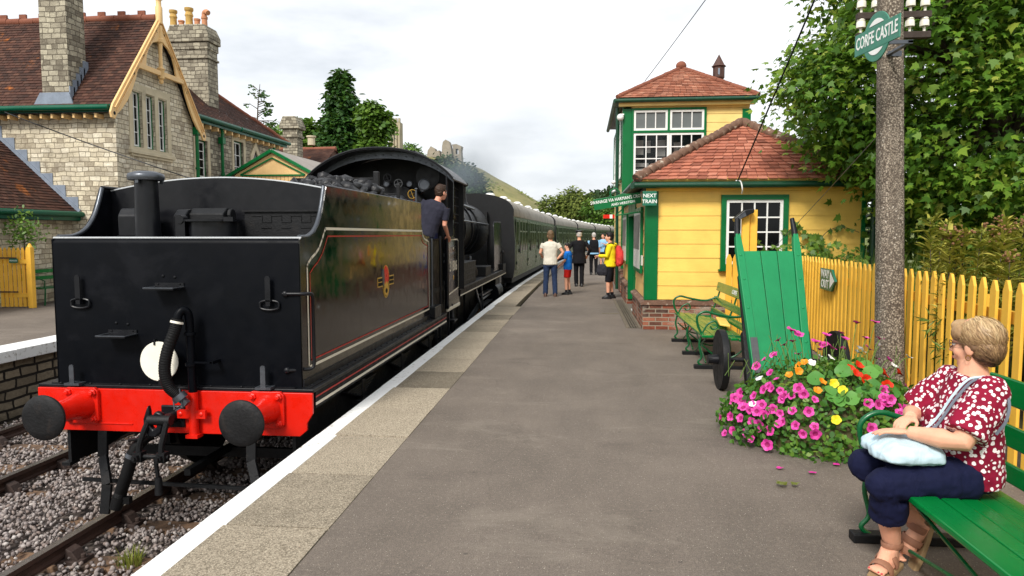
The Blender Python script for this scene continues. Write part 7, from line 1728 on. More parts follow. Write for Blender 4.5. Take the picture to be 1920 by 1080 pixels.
for k in range(70):
    a = random.uniform(0, 2 * pi); p = Vector((EC[0] + .7 * cos(a) * random.uniform(.3, 1.15), EC[1] + .2 + .3 * sin(a), .45)); q = p + Vector((random.gauss(0, .08), random.gauss(0, .05), random.uniform(.08, .36))); stalks.tube([p, p.lerp(q, .6), q], .0025, 4)
stalks.build('stalks', m['stalk'], fb)['kind'] = 'stuff'
for i, (x, y) in enumerate(((1.62, 5.02), (2.0, 5.16), (1.42, 5.1), (1.85, 5.22))):
    b = MB(); b.M = Matrix.Translation((x, y, .012)); rr = random.Random(i); b.cr = .4; c = [(.03 * cos(a) * rr.uniform(.7, 1.1), .022 * sin(a), rr.uniform(0, .01)) for a in [k * pi / 4 for k in range(8)]]; b.poly(c)
    tag(b.build('fallen_petal', m['petuP'], org=(x, y, .012)), ['pink petal fallen farthest from the flower bed', 'pink petal fallen by the woman, beside the flower bed', 'pink petal fallen left of the flower bed', 'pink petal fallen at the edge of the flower bed'][i], 'petal', 'fallen pink petals')

# ---------------------------------------------------------------- castle hill, ruins, woods
m['hillgrass'] = plain('hill_grass', (128, 122, 78), .95, .2, .08, .5, .4, dirt=((96, 100, 58), .11, .5, .6))
m['ruin'] = plain('ruin_stone', (150, 140, 124), .95, .22, .25, .8, 1.2, dirt=((104, 98, 88), .3, .52, .7))
m['churchstone'] = plain('tower_stone', (166, 154, 130), .95, .15, .4, .6, 2)
hp_ = [(-140, 4), (-110, 18), (-93, 27), (-74, 29.5), (-60, 30), (-46, 28.5), (-35.4, 24.6), (-25, 18.9), (-11.7, 11.0), (2, 5.0), (20, 1), (60, -1)]
b = MB(); xs = np.linspace(-140, 60, 70); ysn = np.linspace(205, 330, 26)
def hz(x, y):
    t = (y - 250) / (45 if y < 250 else 70); f = max(0, 1 - abs(t) ** 1.7)
    return -1.3 + (np.interp(x, [p[0] for p in hp_], [p[1] for p in hp_]) + 1.3) * f + .5 * mnoise.noise(Vector((x * .12, y * .12, 0))) * f
gi = [[b.V((x, y, hz(x, y))) for x in xs] for y in ysn]
for j in range(25):
    for i in range(69): b.F((gi[j][i], gi[j][i + 1], gi[j + 1][i + 1], gi[j + 1][i]))
tag(b.build('castle_hill', m['hillgrass'], smooth=180), 'steep olive green hill sloping down to the right behind the train', kind='structure')
n = 1500; bx = RNG.uniform(-62, -8, n); by = RNG.uniform(215, 250, n)
P = np.array([(x, y, hz(x, y)) for x, y in zip(bx, by)]); P = P[np.array([mnoise.noise(Vector((p[0] * .1, p[1] * .1, 4))) > .12 for p in P])]
tag(scat_obj('undergrowth', m['farlight'], None, OVAL, OVF, frame_rot(RNG.normal(size=P.shape) * .5 + np.array([0, -.5, 1]), RNG.normal(size=P.shape)), P, RNG.uniform(.6, 1.5, len(P))), 'low scrub dotted over the castle hill', kind='stuff')
def ruin(name, label, outline, y, t, zb=None, hol=()):
    """outline in metres (x, z) at distance y"""
    b = MB(); rr = random.Random(len(outline)); o2 = []
    for p, q in zip(outline, outline[1:] + outline[:1]):
        o2.append(p); d = sqrt((q[0] - p[0]) ** 2 + (q[1] - p[1]) ** 2); k = int(d / 1.1)
        for i in range(1, k): s = i / k; o2.append((p[0] + (q[0] - p[0]) * s + rr.gauss(0, .16), p[1] + (q[1] - p[1]) * s + rr.gauss(0, .16)))
    b.prism(o2, 'xz', y, y + t, hol); o = b.build(name, m['ruin'], org=(outline[0][0], y, outline[0][1])); return tag(o, label, 'castle ruin', 'castle ruins on the hill')
k_ = 250 / 1320
def hpx(x, y): return ((x - 1092) * k_, 1.68 + (440 - y) * k_)
ruin('ruined_wall', 'low broken castle wall running along the hill top', [hpx(x, y) for x, y in ((770, 312), (775, 292), (790, 288), (800, 292), (815, 290), (830, 294), (850, 300), (850, 318))], 252, 3)
ruin('ruined_tower', 'stump of castle ruin with two low peaks, left of the tall fragments', [hpx(x, y) for x, y in ((801, 300), (803, 283), (809, 275), (816, 279), (818, 285), (825, 283), (827, 298))], 248, 4)
ruin('ruined_tower', 'tallest castle fragment, a narrow rounded pillar of stone', [hpx(x, y) for x, y in ((828, 304), (831, 285), (833, 268), (838, 264), (844, 267), (849, 290), (850, 304))], 247, 4)
ruin('ruined_tower', 'castle fragment with a window gap, right of the tallest pillar', [hpx(x, y) for x, y in ((848, 304), (850, 290), (848, 272), (856, 271), (866, 275), (866, 304))], 249, 4, hol=[[hpx(x, y) for x, y in ((855, 290), (855, 280), (860, 280), (860, 290))]])
o = thing('church_tower', 'tall pale stone tower behind the trees, left of the hill', 'tower', (-52, 190, 0)); k2 = 190 / 1320
b = MB(); X0_, X1_ = (727 - 1092) * k2, (748 - 1092) * k2; b.box(X0_, X1_, 190, 193, -1.3, 1.68 + 212 * k2)
for i in range(4): x = X0_ + (X1_ - X0_ - .5) * i / 3; b.box(x, x + .5, 189.6, 190, -1.3, 1.68 + 200 * k2); b.box(x, x + .55, 189.9, 190.5, 1.68 + 212 * k2, 1.68 + 219 * k2)
b.build('wall', m['churchstone'], o)
b = MB(); x = (737 - 1092) * k2; b.box(x - .4, x + .4, 189.97, 190, 1.68 + 178 * k2, 1.68 + 203 * k2); b.build('belfry_opening', m['greyblind'], o)
# dark trees half hidden in the smoke
for i, (x, y, z, r, lab) in enumerate(((-40, 175, 13.6, 5.0, 'smoke veiled tree nearest the locomotive chimney'), (-35.6, 178, 16.0, 4.8, 'tallest smoke veiled tree under the castle ruins'), (-31.0, 176, 15.4, 4.2, 'smoke veiled round tree in the middle of the clump'), (-27.4, 174, 13.6, 3.3, 'smoke veiled tree at the right end of the clump, against the hill'))):
    tree('hillside_tree', lab, (x, y, -1), (x, y, z), [((x, y, z - .5), (r, r, r * 1.25)), ((x + r * .4, y, z - 4.5), (r * 1.1, r, r * 1.4))], m['darkwood'], .45, 22, 1.0, 1.0, OVAL, OVF, group='trees under the castle hill', r0=.5, limbs=4)
tree('hillside_tree', 'light green tree on the hill edge below the castle wall', (-56, 200, 0), (-56, 200, 22), [((-51.5, 205, 24.5), (4.5, 3, 3.5)), ((-57, 205, 23), (4, 3, 3))], m['midleaf'], .5, 20, .9, 1.0, OVAL, OVF, r0=.4, limbs=4)
# wooded hill on the right
b = MB(); xs = np.linspace(-30, 75, 30); ysn = np.linspace(120, 210, 12)
def wz(x, y): return -1.3 + max(0, np.interp(x, [-30, -12, -7, 0, 10, 40, 75], [0, 1, 4, 8.5, 10, 11, 8])) * max(0, 1 - ((y - 165) / 48) ** 2)
gi = [[b.V((x, y, wz(x, y))) for x in xs] for y in ysn]
for j in range(11):
    for i in range(29): b.F((gi[j][i], gi[j][i + 1], gi[j + 1][i + 1], gi[j + 1][i]))
tag(b.build('wooded_hill', m['field'], smooth=180), 'low hill carrying the wood behind the train', kind='structure')
Cs = []; rw = random.Random(4)
for k in range(150):
    x = rw.uniform(-12, 40); y = rw.uniform(122, 172); z = wz(x, y) + rw.uniform(1.0, 2.6); r = rw.uniform(1.8, 3.2)
    for q in range(120):
        d = Vector((rw.gauss(0, 1), rw.gauss(0, 1), rw.gauss(0, 1))).normalized(); d.z = abs(d.z) * 1.1 - .35
        Cs.append((x + d.x * r, y + d.y * r, z + d.z * r * 1.1, d.x, d.y, d.z, ((k * 37) % 100) / 100))
Cs = np.array(Cs); P = Cs[:, :3] + RNG.normal(size=(len(Cs), 3)) * .3
tag(scat_obj('wood', m['darkwood'], None, OVAL * np.array([1.6, 1, 1]), OVF, frame_rot(Cs[:, 3:6] + RNG.normal(size=P.shape) * .5, RNG.normal(size=P.shape)), P, RNG.uniform(.6, 1.15, len(P)), np.clip(Cs[:, 6] * .6 + .4 * RNG.random(len(P)), 0, 1)), 'dense dark wood covering the low hill behind the train', kind='stuff')
for i, (x, y, z, r, mt, lab) in enumerate(((-4.5, 118, 7.0, 2.4, 'farlight', 'yellow green tree at the left foot of the wood'), (-1.2, 116, 7.4, 2.6, 'farlight', 'yellow green tree in front of the wood, behind the coach roofs'), (-7.6, 124, 4.0, 1.9, 'darkwood', 'small dark tree where the wood meets the hill slope'), (2.2, 112, 6.2, 2.0, 'midleaf', 'green tree in front of the wood, close to the signal box'))):
    tree('woodland_tree', lab, (x, y, -1), (x, y, z), [((x, y, z - 1), (r, r, r * 1.1)), ((x + r * .5, y - .5, z - 2.6), (r, r, r))], m[mt], 1.5, 18, .45, .55, OVAL, OVF, group='trees before the wood', r0=.25, limbs=4)
# ---------------------------------------------------------------- people
def skinmat(name, c):
    N = NT(name); co = N.co(); f = N.noise(co, 9, 5, .6); c = lin(c)
    col = N.ramp(f, [(.3, mul(c, .86)), (.55, c), (.75, (min(1, c[0] * 1.08), c[1] * .92, c[2] * .9, 1))])
    return N.fin(col, .58, N.bump(N.noise(co, 120, 4), .25, .004), 0, .25, **{'Subsurface Weight': .08, 'Subsurface Radius': (.012, .005, .003), 'Subsurface Scale': .6})
def cloth(name, c, var=.14, sc=14, fold=.4, rough=.85):
    N = NT(name); co = N.co(); c = lin(c); f = N.noise(co, sc, 5, .6); w = N.noise(N.vmul(co, (1, 1, .45)), 11, 3, .5, .6)
    return N.fin(N.ramp(f, [(.3, mul(c, 1 - var)), (.7, mul(c, 1 + var))]), rough, N.bump(w, fold, .03, N.bump(N.noise(co, 300, 2), .15, .002)), 0, .2)
def floral():
    N = NT('floral_print'); co = N.co(); base = lin((132, 18, 48))
    wob = N.n('ShaderNodeTexNoise'); N.setv(wob, 'Vector', co); wob.inputs['Scale'].default_value = 50
    v2 = N.vadd(co, N.vmul((wob, 'Color'), (.010, .010, .010)))
    d = N.vor(v2, 41, 'F1', 'Distance', .85)
    k = N.math('LESS_THAN', d, .395); ctr = N.math('LESS_THAN', d, .10)
    fab = N.ramp(N.noise(co, 7, 4), [(.3, mul(base, .8)), (.7, mul(base, 1.2))])
    col = N.mix(k, fab, lin((238, 226, 226))); col = N.mix(N.math('MULTIPLY', ctr, .7), col, lin((196, 120, 140)))
    w = N.noise(co, 9, 3, .5, .6)
    return N.fin(col, .8, N.bump(w, .45, .03), 0, .2)
m['skin'] = skinmat('skin', (226, 168, 138)); m['skin2'] = skinmat('pink_skin', (222, 158, 132)); m['lips'] = plain('lips', (186, 104, 96), .5)
m['eyew'] = plain('eye_white', (226, 222, 216), .3); m['floral'] = floral()
m['navy'] = cloth('navy_trousers', (17, 21, 50), fold=.7); m['tee'] = cloth('cream_tee', (214, 208, 192), .06); m['denim'] = cloth('dark_denim', (40, 54, 82), .3, 22)
m['blue'] = cloth('blue_tee', (22, 108, 196)); m['redcl'] = cloth('red_cloth', (204, 36, 30)); m['uniform'] = cloth('black_uniform', (20, 20, 24)); m['yel'] = cloth('yellow_hoodie', (238, 214, 34), .07)
m['blackcl'] = cloth('black_shorts', (24, 24, 30)); m['sky'] = cloth('light_blue_shirt', (140, 186, 220)); m['driver'] = cloth('charcoal_overall', (44, 44, 56)); m['pack'] = cloth('coral_pack', (210, 66, 62), .12, 10, .6)
m['leather'] = plain('brown_leather', (78, 52, 40), .55, .25, 12, .2, 60); m['sandal'] = plain('tan_sandal', (150, 104, 80), .7, .2, 14, .3, 80); m['sole'] = plain('sandal_sole', (150, 124, 88), .8, .15, 10); m['shoe'] = plain('black_shoe', (20, 20, 22), .4, .2, 9)
m['hairBr'] = rndmat('brown_hair', [(58, 40, 28), (92, 66, 46)], .5, 90, .5); m['hairDk'] = rndmat('dark_hair', [(26, 20, 18), (48, 36, 30)], .45, 90, .5); m['hairGr'] = rndmat('grey_hair', [(196, 190, 182), (222, 218, 212)], .5, 90, .5); m['hairLt'] = rndmat('fair_hair', [(112, 88, 62), (150, 120, 86)], .5, 90, .5)
m['bagc'] = cloth('pale_blue_bag', (186, 208, 218), .05, 8, .5); m['tartan'] = rndmat('checked_bag', [(40, 40, 48), (190, 186, 184), (120, 40, 50)], .8, 24, .2); m['strap'] = plain('grey_strap', (104, 110, 122), .7, .1, 20); m['toenail'] = plain('nail', (206, 50, 70), .3)

def headskin(b, H, s=1.0):
    old = b.M; b.M = (old if old is not None else Matrix.Identity(4)) @ H @ Matrix.Scale(s, 4)
    for c, r in (((0, -.01, .03), (.076, .094, .098)), ((0, .02, -.035), (.061, .073, .085)), ((0, .032, -.083), (.05, .05, .042)), ((0, .068, -.100), (.022, .02, .018)), ((.034, .058, -.035), (.028, .026, .03)), ((-.034, .058, -.035), (.028, .026, .03)), ((0, .077, .016), (.05, .016, .014)), ((.079, -.012, -.02), (.010, .024, .034)), ((-.079, -.012, -.02), (.010, .024, .034)), ((0, .088, -.068), (.026, .012, .013))): b.ell(c, r, 14, 10)
    b.tube([(0, .086, .012), (0, .106, -.028), (0, .108, -.04)], [.010, .014, .016], 8)
    b.M = old
def face_parts(o, H, s=1.0, org=None, glasses=False):
    T = H @ Matrix.Scale(s, 4)
    b = MB(); b.M = T
    for x in (-.03, .03): b.ell((x, .078, .0), (.012, .012, .009), 10, 6)
    e = b.build('eyes', m['eyew'], o, smooth=60)
    b = MB(); b.M = T
    for x in (-.03, .03): b.ell((x, .088, .0), (.006, .004, .006), 8, 6)
    b.build('pupils', m['shoe'], e)
    b = MB(); b.M = T; b.ell((0, .098, -.066), (.024, .006, .008), 10, 6); b.build('lips', m['lips'], o, smooth=60)
def hand(b, W, f, n, side, curl=.35, s=1.0, spread=.0):
    W, f, n = Vector(W), Vector(f).normalized(), Vector(n).normalized(); r = f.cross(n).normalized(); n = r.cross(f); r = r * side
    R = Matrix((r, f, n)).transposed()
    b.ell(W + f * .048 * s, (.041 * s, .055 * s, .0155 * s), 12, 8, R)
    for i, (u, L) in enumerate(((-.029, .070), (-.0095, .079), (.0105, .073), (.029, .058))):
        p = W + f * (.088 - .006 * abs(i - 1)) * s + r * u * s; pts = [p - f * .02 * s, p]; a = curl * .4
        for k, q in enumerate((.46, .30, .24)):
            d = f * cos(a) - n * sin(a) + r * u * spread * 8; p = p + d.normalized() * L * q * s; pts.append(p); a += curl * (.8 + .12 * i)
        b.tube(pts, [.0092 * s, .0095 * s, .0088 * s, .0080 * s, .0066 * s], 8)
    p = W + f * .022 * s - r * .034 * s; d = (f * .72 - r * .62 - n * .22).normalized(); q = p + d * .036 * s; t = q + (f * .92 - r * .22 - n * .3).normalized() * .03 * s
    b.tube([p - d * .01, p, q, t], [.012 * s, .0125 * s, .0105 * s, .008 * s], 8)
def hairstrands(o, name, mat, H, E, n, L, w, zmin, front, s=1.0, part=(0, -.02, .12), seed=1):
    """ribbons combed over the ellipsoid E=(c,r) of the head frame"""
    rg = np.random.default_rng(seed); c, r = np.array(E[0]), np.array(E[1]); V = []; F = []; rd = []
    tries = 0
    while len(rd) < n and tries < n * 6:
        tries += 1; d = rg.normal(size=3); d /= np.linalg.norm(d); p = c + d * r
        if p[2] < zmin or p[1] > front + .03 * (p[2] > .06): continue
        k0 = len(V); tw = rg.normal(0, .25); q = p.copy(); l = L * rg.uniform(.6, 1.2); seg = 6; rows = []
        for t in range(seg):
            nn = (q - c) / r ** 2; nn /= np.linalg.norm(nn); fl = (q - np.array(part)); fl = fl * np.array([1, 1, .6]) + np.array([.0, -.02, -.05]); fl -= nn * (fl @ nn); fl /= max(1e-6, np.linalg.norm(fl)); sd = np.cross(nn, fl)
            fl = fl * cos(tw * t * .3) + sd * sin(tw * t * .3); lift = 1 + .028 * sin(t * 1.1 + tw * 9) + .06 * tw * (t > 2)
            ww = w * (1 - abs(t / (seg - 1) - .35) * 1.1) + .0004; pc = c + (q - c) * lift; rows.append((pc - sd * ww, pc + sd * ww)); q = q + fl * l / seg; e = (q - c) / r; q = c + (q - c) / np.linalg.norm(e)
        for a, bb in rows: V += [a, bb]
        F += [[k0 + 2 * t, k0 + 2 * t + 1, k0 + 2 * t + 3, k0 + 2 * t + 2] for t in range(seg - 1)]; rd.append(rg.random())
    M4 = np.array(H @ Matrix.Scale(s, 4)); V = np.array(V) @ M4[:3, :3].T + M4[:3, 3]
    return fin(npmesh(name, V, 0, np.array(F), np.repeat(rd, 5)), name, mat, o, 180)

def human(label, loc, rz, h, top, bot, hair, shoes, arms, group=None, head=0.0, lean=(0, 0), skin='skin', legs=((0, 0), (0, 0)), sleeve=.5, short=0, girth=1.0, coat=0, cap=None, tilt=0, hairlen=0, vest=None, vox=.0085):
    """standing figure facing local +Y.  arms: (elbow, wrist) offsets per side in units of a 1.75 m body"""
    k = h / 1.75; loc = Vector(loc); M = Matrix.Translation(loc) @ Matrix.Rotation(rz, 4, 'Z') @ Matrix.Scale(k, 4)
    Lm = Matrix.Translation((0, 0, .95)) @ Matrix.Rotation(lean[1], 4, 'Y') @ Matrix.Rotation(lean[0], 4, 'X') @ Matrix.Translation((0, 0, -.95))
    R3 = Lm.to_3x3()
    def U(p): return Lm @ Vector(p)
    H = M @ Matrix.Translation(U((0, .03, 1.625))) @ Matrix.Rotation(head, 4, 'Z') @ Matrix.Rotation(tilt, 4, 'X')
    g = girth
    def torso(b, e=0.0, z0=.86, z1=1.46):
        S_ = [(.84, .165 * g, .115 * g), (.95, .172 * g, .122 * g), (1.06, .158 * g, .115 * g), (1.2, .17 * g, .12 * g), (1.34, .19, .118), (1.42, .165, .095), (1.465, .085, .07)]
        b.loft([(U((0, 0, z)), rx + e, ry + e, 2.3) for z, rx, ry in S_ if z0 - .03 <= z <= z1 + .01], 18, R3)
    def armpts(i):
        s = -1 if i == 0 else 1; S_ = U((s * .185, 0, 1.405)); E_ = U(arms[i][0]); Wp = U(arms[i][1]); return S_, E_, Wp
    def legpts(i):
        s = -1 if i == 0 else 1; dx, dy = legs[i]; return Vector((s * .088, 0, .90)), Vector((s * .098 + dx * .5, .02 + dy * .55, .50)), Vector((s * .10 + dx, -.01 + dy, .085))
    b = MB(); b.M = M; torso(b); b.tube([U((0, 0, 1.42)), U((0, .012, 1.54)), U((0, .02, 1.6))], [.062, .054, .054], 12)
    for i in (0, 1):
        S_, E_, Wp = armpts(i); b.tube([S_, S_.lerp(E_, .5), E_, E_.lerp(Wp, .4), Wp], [.053, .047, .039, .038, .027], 10); f = (Wp - E_).normalized(); n_ = f.orthogonal(); hand(b, Wp, f, Vector((0, .3, 1)) if abs(f.z) < .8 else Vector((1 - 2 * i, .4, 0)), -1 if i == 0 else 1, .5)
        A, Kn, An = legpts(i); b.tube([A, A.lerp(Kn, .5), Kn, Kn.lerp(An, .35), An], [.088, .072, .053, .054, .036], 10)
        b.tube([An + Vector((0, -.03, -.04)), An + Vector((0, .12, -.055))], [.04, .034], 8)
    b.M = None; headskin(b, H, k)
    o = b.remesh('person', m[skin], None, vox, 3, org=loc); tag(o, label, 'person', group)
    # upper garment
    b = MB(); b.M = M; torso(b, .018, .84 if not coat else .95); b.loft([(U((0, 0, 1.08)), .17 * g, .13 * g, 2.3), (U((0, 0, .96)), .192 * g, .142 * g, 2.3), (U((0, 0, .86)), .196 * g, .146 * g, 2.3)], 18, R3)
    if coat: b.loft([(U((0, -.01, .99)), .18 * g, .13 * g, 2.3), (U((0, -.015, .88)), .20 * g, .145 * g, 2.3), (U((0, -.02, .95 - coat)), .22 * g, .155 * g, 2.3)], 18, R3)
    for i in (0, 1):
        S_, E_, Wp = armpts(i)
        if sleeve <= 1: b.tube([S_, S_.lerp(E_, sleeve * .5), S_.lerp(E_, sleeve)], [.066, .064, .062], 10)
        else: b.tube([S_, S_.lerp(E_, .5), E_, E_.lerp(Wp, .5), E_.lerp(Wp, .92)], [.067, .062, .055, .050, .044], 10)
    if vest is None: b.remesh('top', m[top], o, vox, 3, noise=(.006, 9))
    else:
        b.remesh('shirt', m[top], o, vox, 3, noise=(.004, 9)); b = MB(); b.M = M; torso(b, .026, .84); b.remesh('waistcoat', m[vest], o, vox, 3, noise=(.004, 9))
    b = MB(); b.M = M; b.loft([((0, 0, z), rx * g, ry * g, 2.3) for z, rx, ry in ((.80, .15, .115), (.86, .180, .128), (.93, .178, .126), (.99, .160, .112))], 18)
    for i in (0, 1):
        A, Kn, An = legpts(i)
        if short == 0: b.tube([A, A.lerp(Kn, .5), Kn, Kn.lerp(An, .5), An + Vector((0, 0, -.02))], [.104, .09, .073, .070, .066], 12)
        else: E_ = A.lerp(Kn, short) if short <= 1 else Kn.lerp(An, short - 1); b.tube([A, A.lerp(E_, .5), E_], [.106, .098, .090 if short <= 1 else .078], 12)
    b.remesh('trousers' if not short else 'shorts', m[bot], o, vox, 3, noise=(.006, 11))
    for i in (0, 1):
        A, Kn, An = legpts(i); b = MB(); b.M = M; z = An.z - .085
        b.loft([(An + Vector((0, .035, -.085)), .047, .135, 2.4), (An + Vector((0, .035, -.05)), .049, .135, 2.4), (An + Vector((0, .02, -.015)), .044, .095, 2.2), (An + Vector((0, -.01, .02)), .042, .055)], 14); b.build('shoe', m[shoes], o, smooth=50)
        if short: bs = MB(); bs.M = M; bs.tube([An + Vector((0, 0, .0)), An.lerp(Kn, .2)], [.044, .047], 10); bs.build('sock', m['blackcl'], o, smooth=60)
    b = MB(); b.M = H @ Matrix.Scale(k, 4)
    for c, r in (((0, -.022, .04), (.088, .100, .098)), ((0, -.045, -.005 - hairlen * .5), (.080, .068, .075 + hairlen)), ((0, .045, .098), (.06, .045, .03))): b.ell(c, r, 16, 10)
    b.remesh('hair', m[hair], o, vox * .7, 2, noise=(.006, 40))
    face_parts(o, H, k)
    if cap:
        b = MB(); b.M = H @ Matrix.Scale(k, 4); b.lathe([(.094, .045), (.097, .085), (.125, .115), (.122, .135), (.05, .145), (0, .145)], (0, -.01, 0), n=24); b.lathe([(.10, .04), (.10, .05), (0, .05)], (0, .045, .0), (0, -.15, 1), 20); b.build('cap', m[cap], o, smooth=50)
    return o, M, H

DN = lambda s: ((s * .235, -.03, 1.13), (s * .245, .05, .88))
human('man in a cream t-shirt and dark jeans seen from behind, hand on hip', (-.86, 19.15, 0), .05, 1.79, 'tee', 'denim', 'hairLt', 'leather', (((-.27, .02, 1.16), (-.23, .2, 1.08)), ((.335, -.04, 1.17), (.19, -.02, 1.0))), legs=((-.03, 0), (.03, 0)), hairlen=.03)
human('boy in a bright blue t-shirt and red shorts beside the man in cream', (-.40, 19.8, 0), 1.35, 1.46, 'blue', 'redcl', 'hairDk', 'shoe', (((-.20, .06, 1.14), (-.12, .24, 1.0)), ((.20, .05, 1.12), (.12, .25, .98))), head=.25, sleeve=.75, short=.8, legs=((0, .03), (0, -.03)), tilt=-.12)
human('railwayman in a black uniform jacket and peaked cap, walking away', (-.10, 22.95, 0), .1, 1.80, 'uniform', 'uniform', 'hairGr', 'shoe', (((-.34, -.04, 1.18), (-.27, .1, 1.0)), ((.35, -.06, 1.17), (.27, .08, .98))), sleeve=2, coat=.22, cap='shoe', girth=1.08, legs=((.02, .06), (-.02, -.06)))
human('grey haired man in a black waistcoat and light blue shirt sleeves farther along the platform', (.48, 29.8, 0), .1, 1.76, 'sky', 'uniform', 'hairGr', 'shoe', (((-.28, -.05, 1.15), (-.22, .1, .98)), DN(1)), sleeve=.95, girth=1.12, vest='uniform', legs=((0, .05), (0, -.05)))
human('person in a light blue top and dark shorts, partly hidden, farthest along the platform', (1.0, 34.5, 0), 2.8, 1.74, 'sky', 'blackcl', 'hairDk', 'shoe', (((-.24, .04, 1.15), (-.1, .25, 1.25)), ((.24, .04, 1.15), (.1, .25, 1.2))), sleeve=.6, short=.7)
yo, yM, yH = human('man in a yellow hooded top with a red backpack facing the train', (.73, 18.65, 0), 1.5, 1.74, 'yel', 'blackcl', 'hairDk', 'shoe', (((-.24, .08, 1.13), (-.08, .30, 1.13)), ((.24, .06, 1.13), (.07, .29, 1.10))), sleeve=2, short=1.12, girth=1.12, hairlen=.02, legs=((0, .05), (0, -.05)))
b = MB(); b.M = yM; b.ell((0, -.12, 1.42), (.13, .07, .06)); b.remesh('hood', m['yel'], yo, .01, 3)
o = thing('backpack', 'coral red backpack worn by the man in yellow', 'backpack', (.9, 18.65, 1.1)); b = MB(); b.M = yM
b.loft([((0, -.22, .86), .10, .06), ((0, -.25, .92), .15, .10), ((0, -.26, 1.08), .165, .12), ((0, -.24, 1.25), .145, .10), ((0, -.20, 1.40), .09, .06)], 18); b.remesh('bag', m['pack'], o, .012, 3, noise=(.012, 12))
b = MB(); b.M = yM
for s in (-1, 1): b.tube(bez([(s * .1, -.16, 1.42), (s * .12, 0, 1.47), (s * .12, .13, 1.32), (s * .15, .1, 1.1), (s * .13, -.14, .95)], 5), .016, 6)
b.build('strap', m['shoe'], o, smooth=60)
o = thing('shopping_bag', 'dark checked shopping bag hanging at the side of the man in yellow', 'bag', (.5, 18.5, .8)); b = MB(); b.M = yM
b.loft([((-.16, .20, .62), .05, .11, 3), ((-.16, .20, .70), .07, .15, 3), ((-.16, .20, .86), .055, .13, 3), ((-.16, .2, .92), .03, .08, 3)], 16); b.remesh('bag', m['tartan'], o, .012, 2, noise=(.012, 14))
b = MB(); b.M = yM; b.tube([(-.16, .14, .9), (-.12, .24, 1.09), (-.16, .27, .9)], .008, 6); b.build('handle', m['shoe'], o)
human('driver in dark overalls leaning out of the locomotive cab', (-2.66, 11.95, .78), -.12, 1.80, 'driver', 'navy', 'hairBr', 'shoe', (((-.26, -.02, 1.13), (-.2, .18, 1.0)), ((.25, .02, 1.13), (.28, .32, .98))), head=-.45, lean=(-.12, .33), skin='skin2', sleeve=.75)
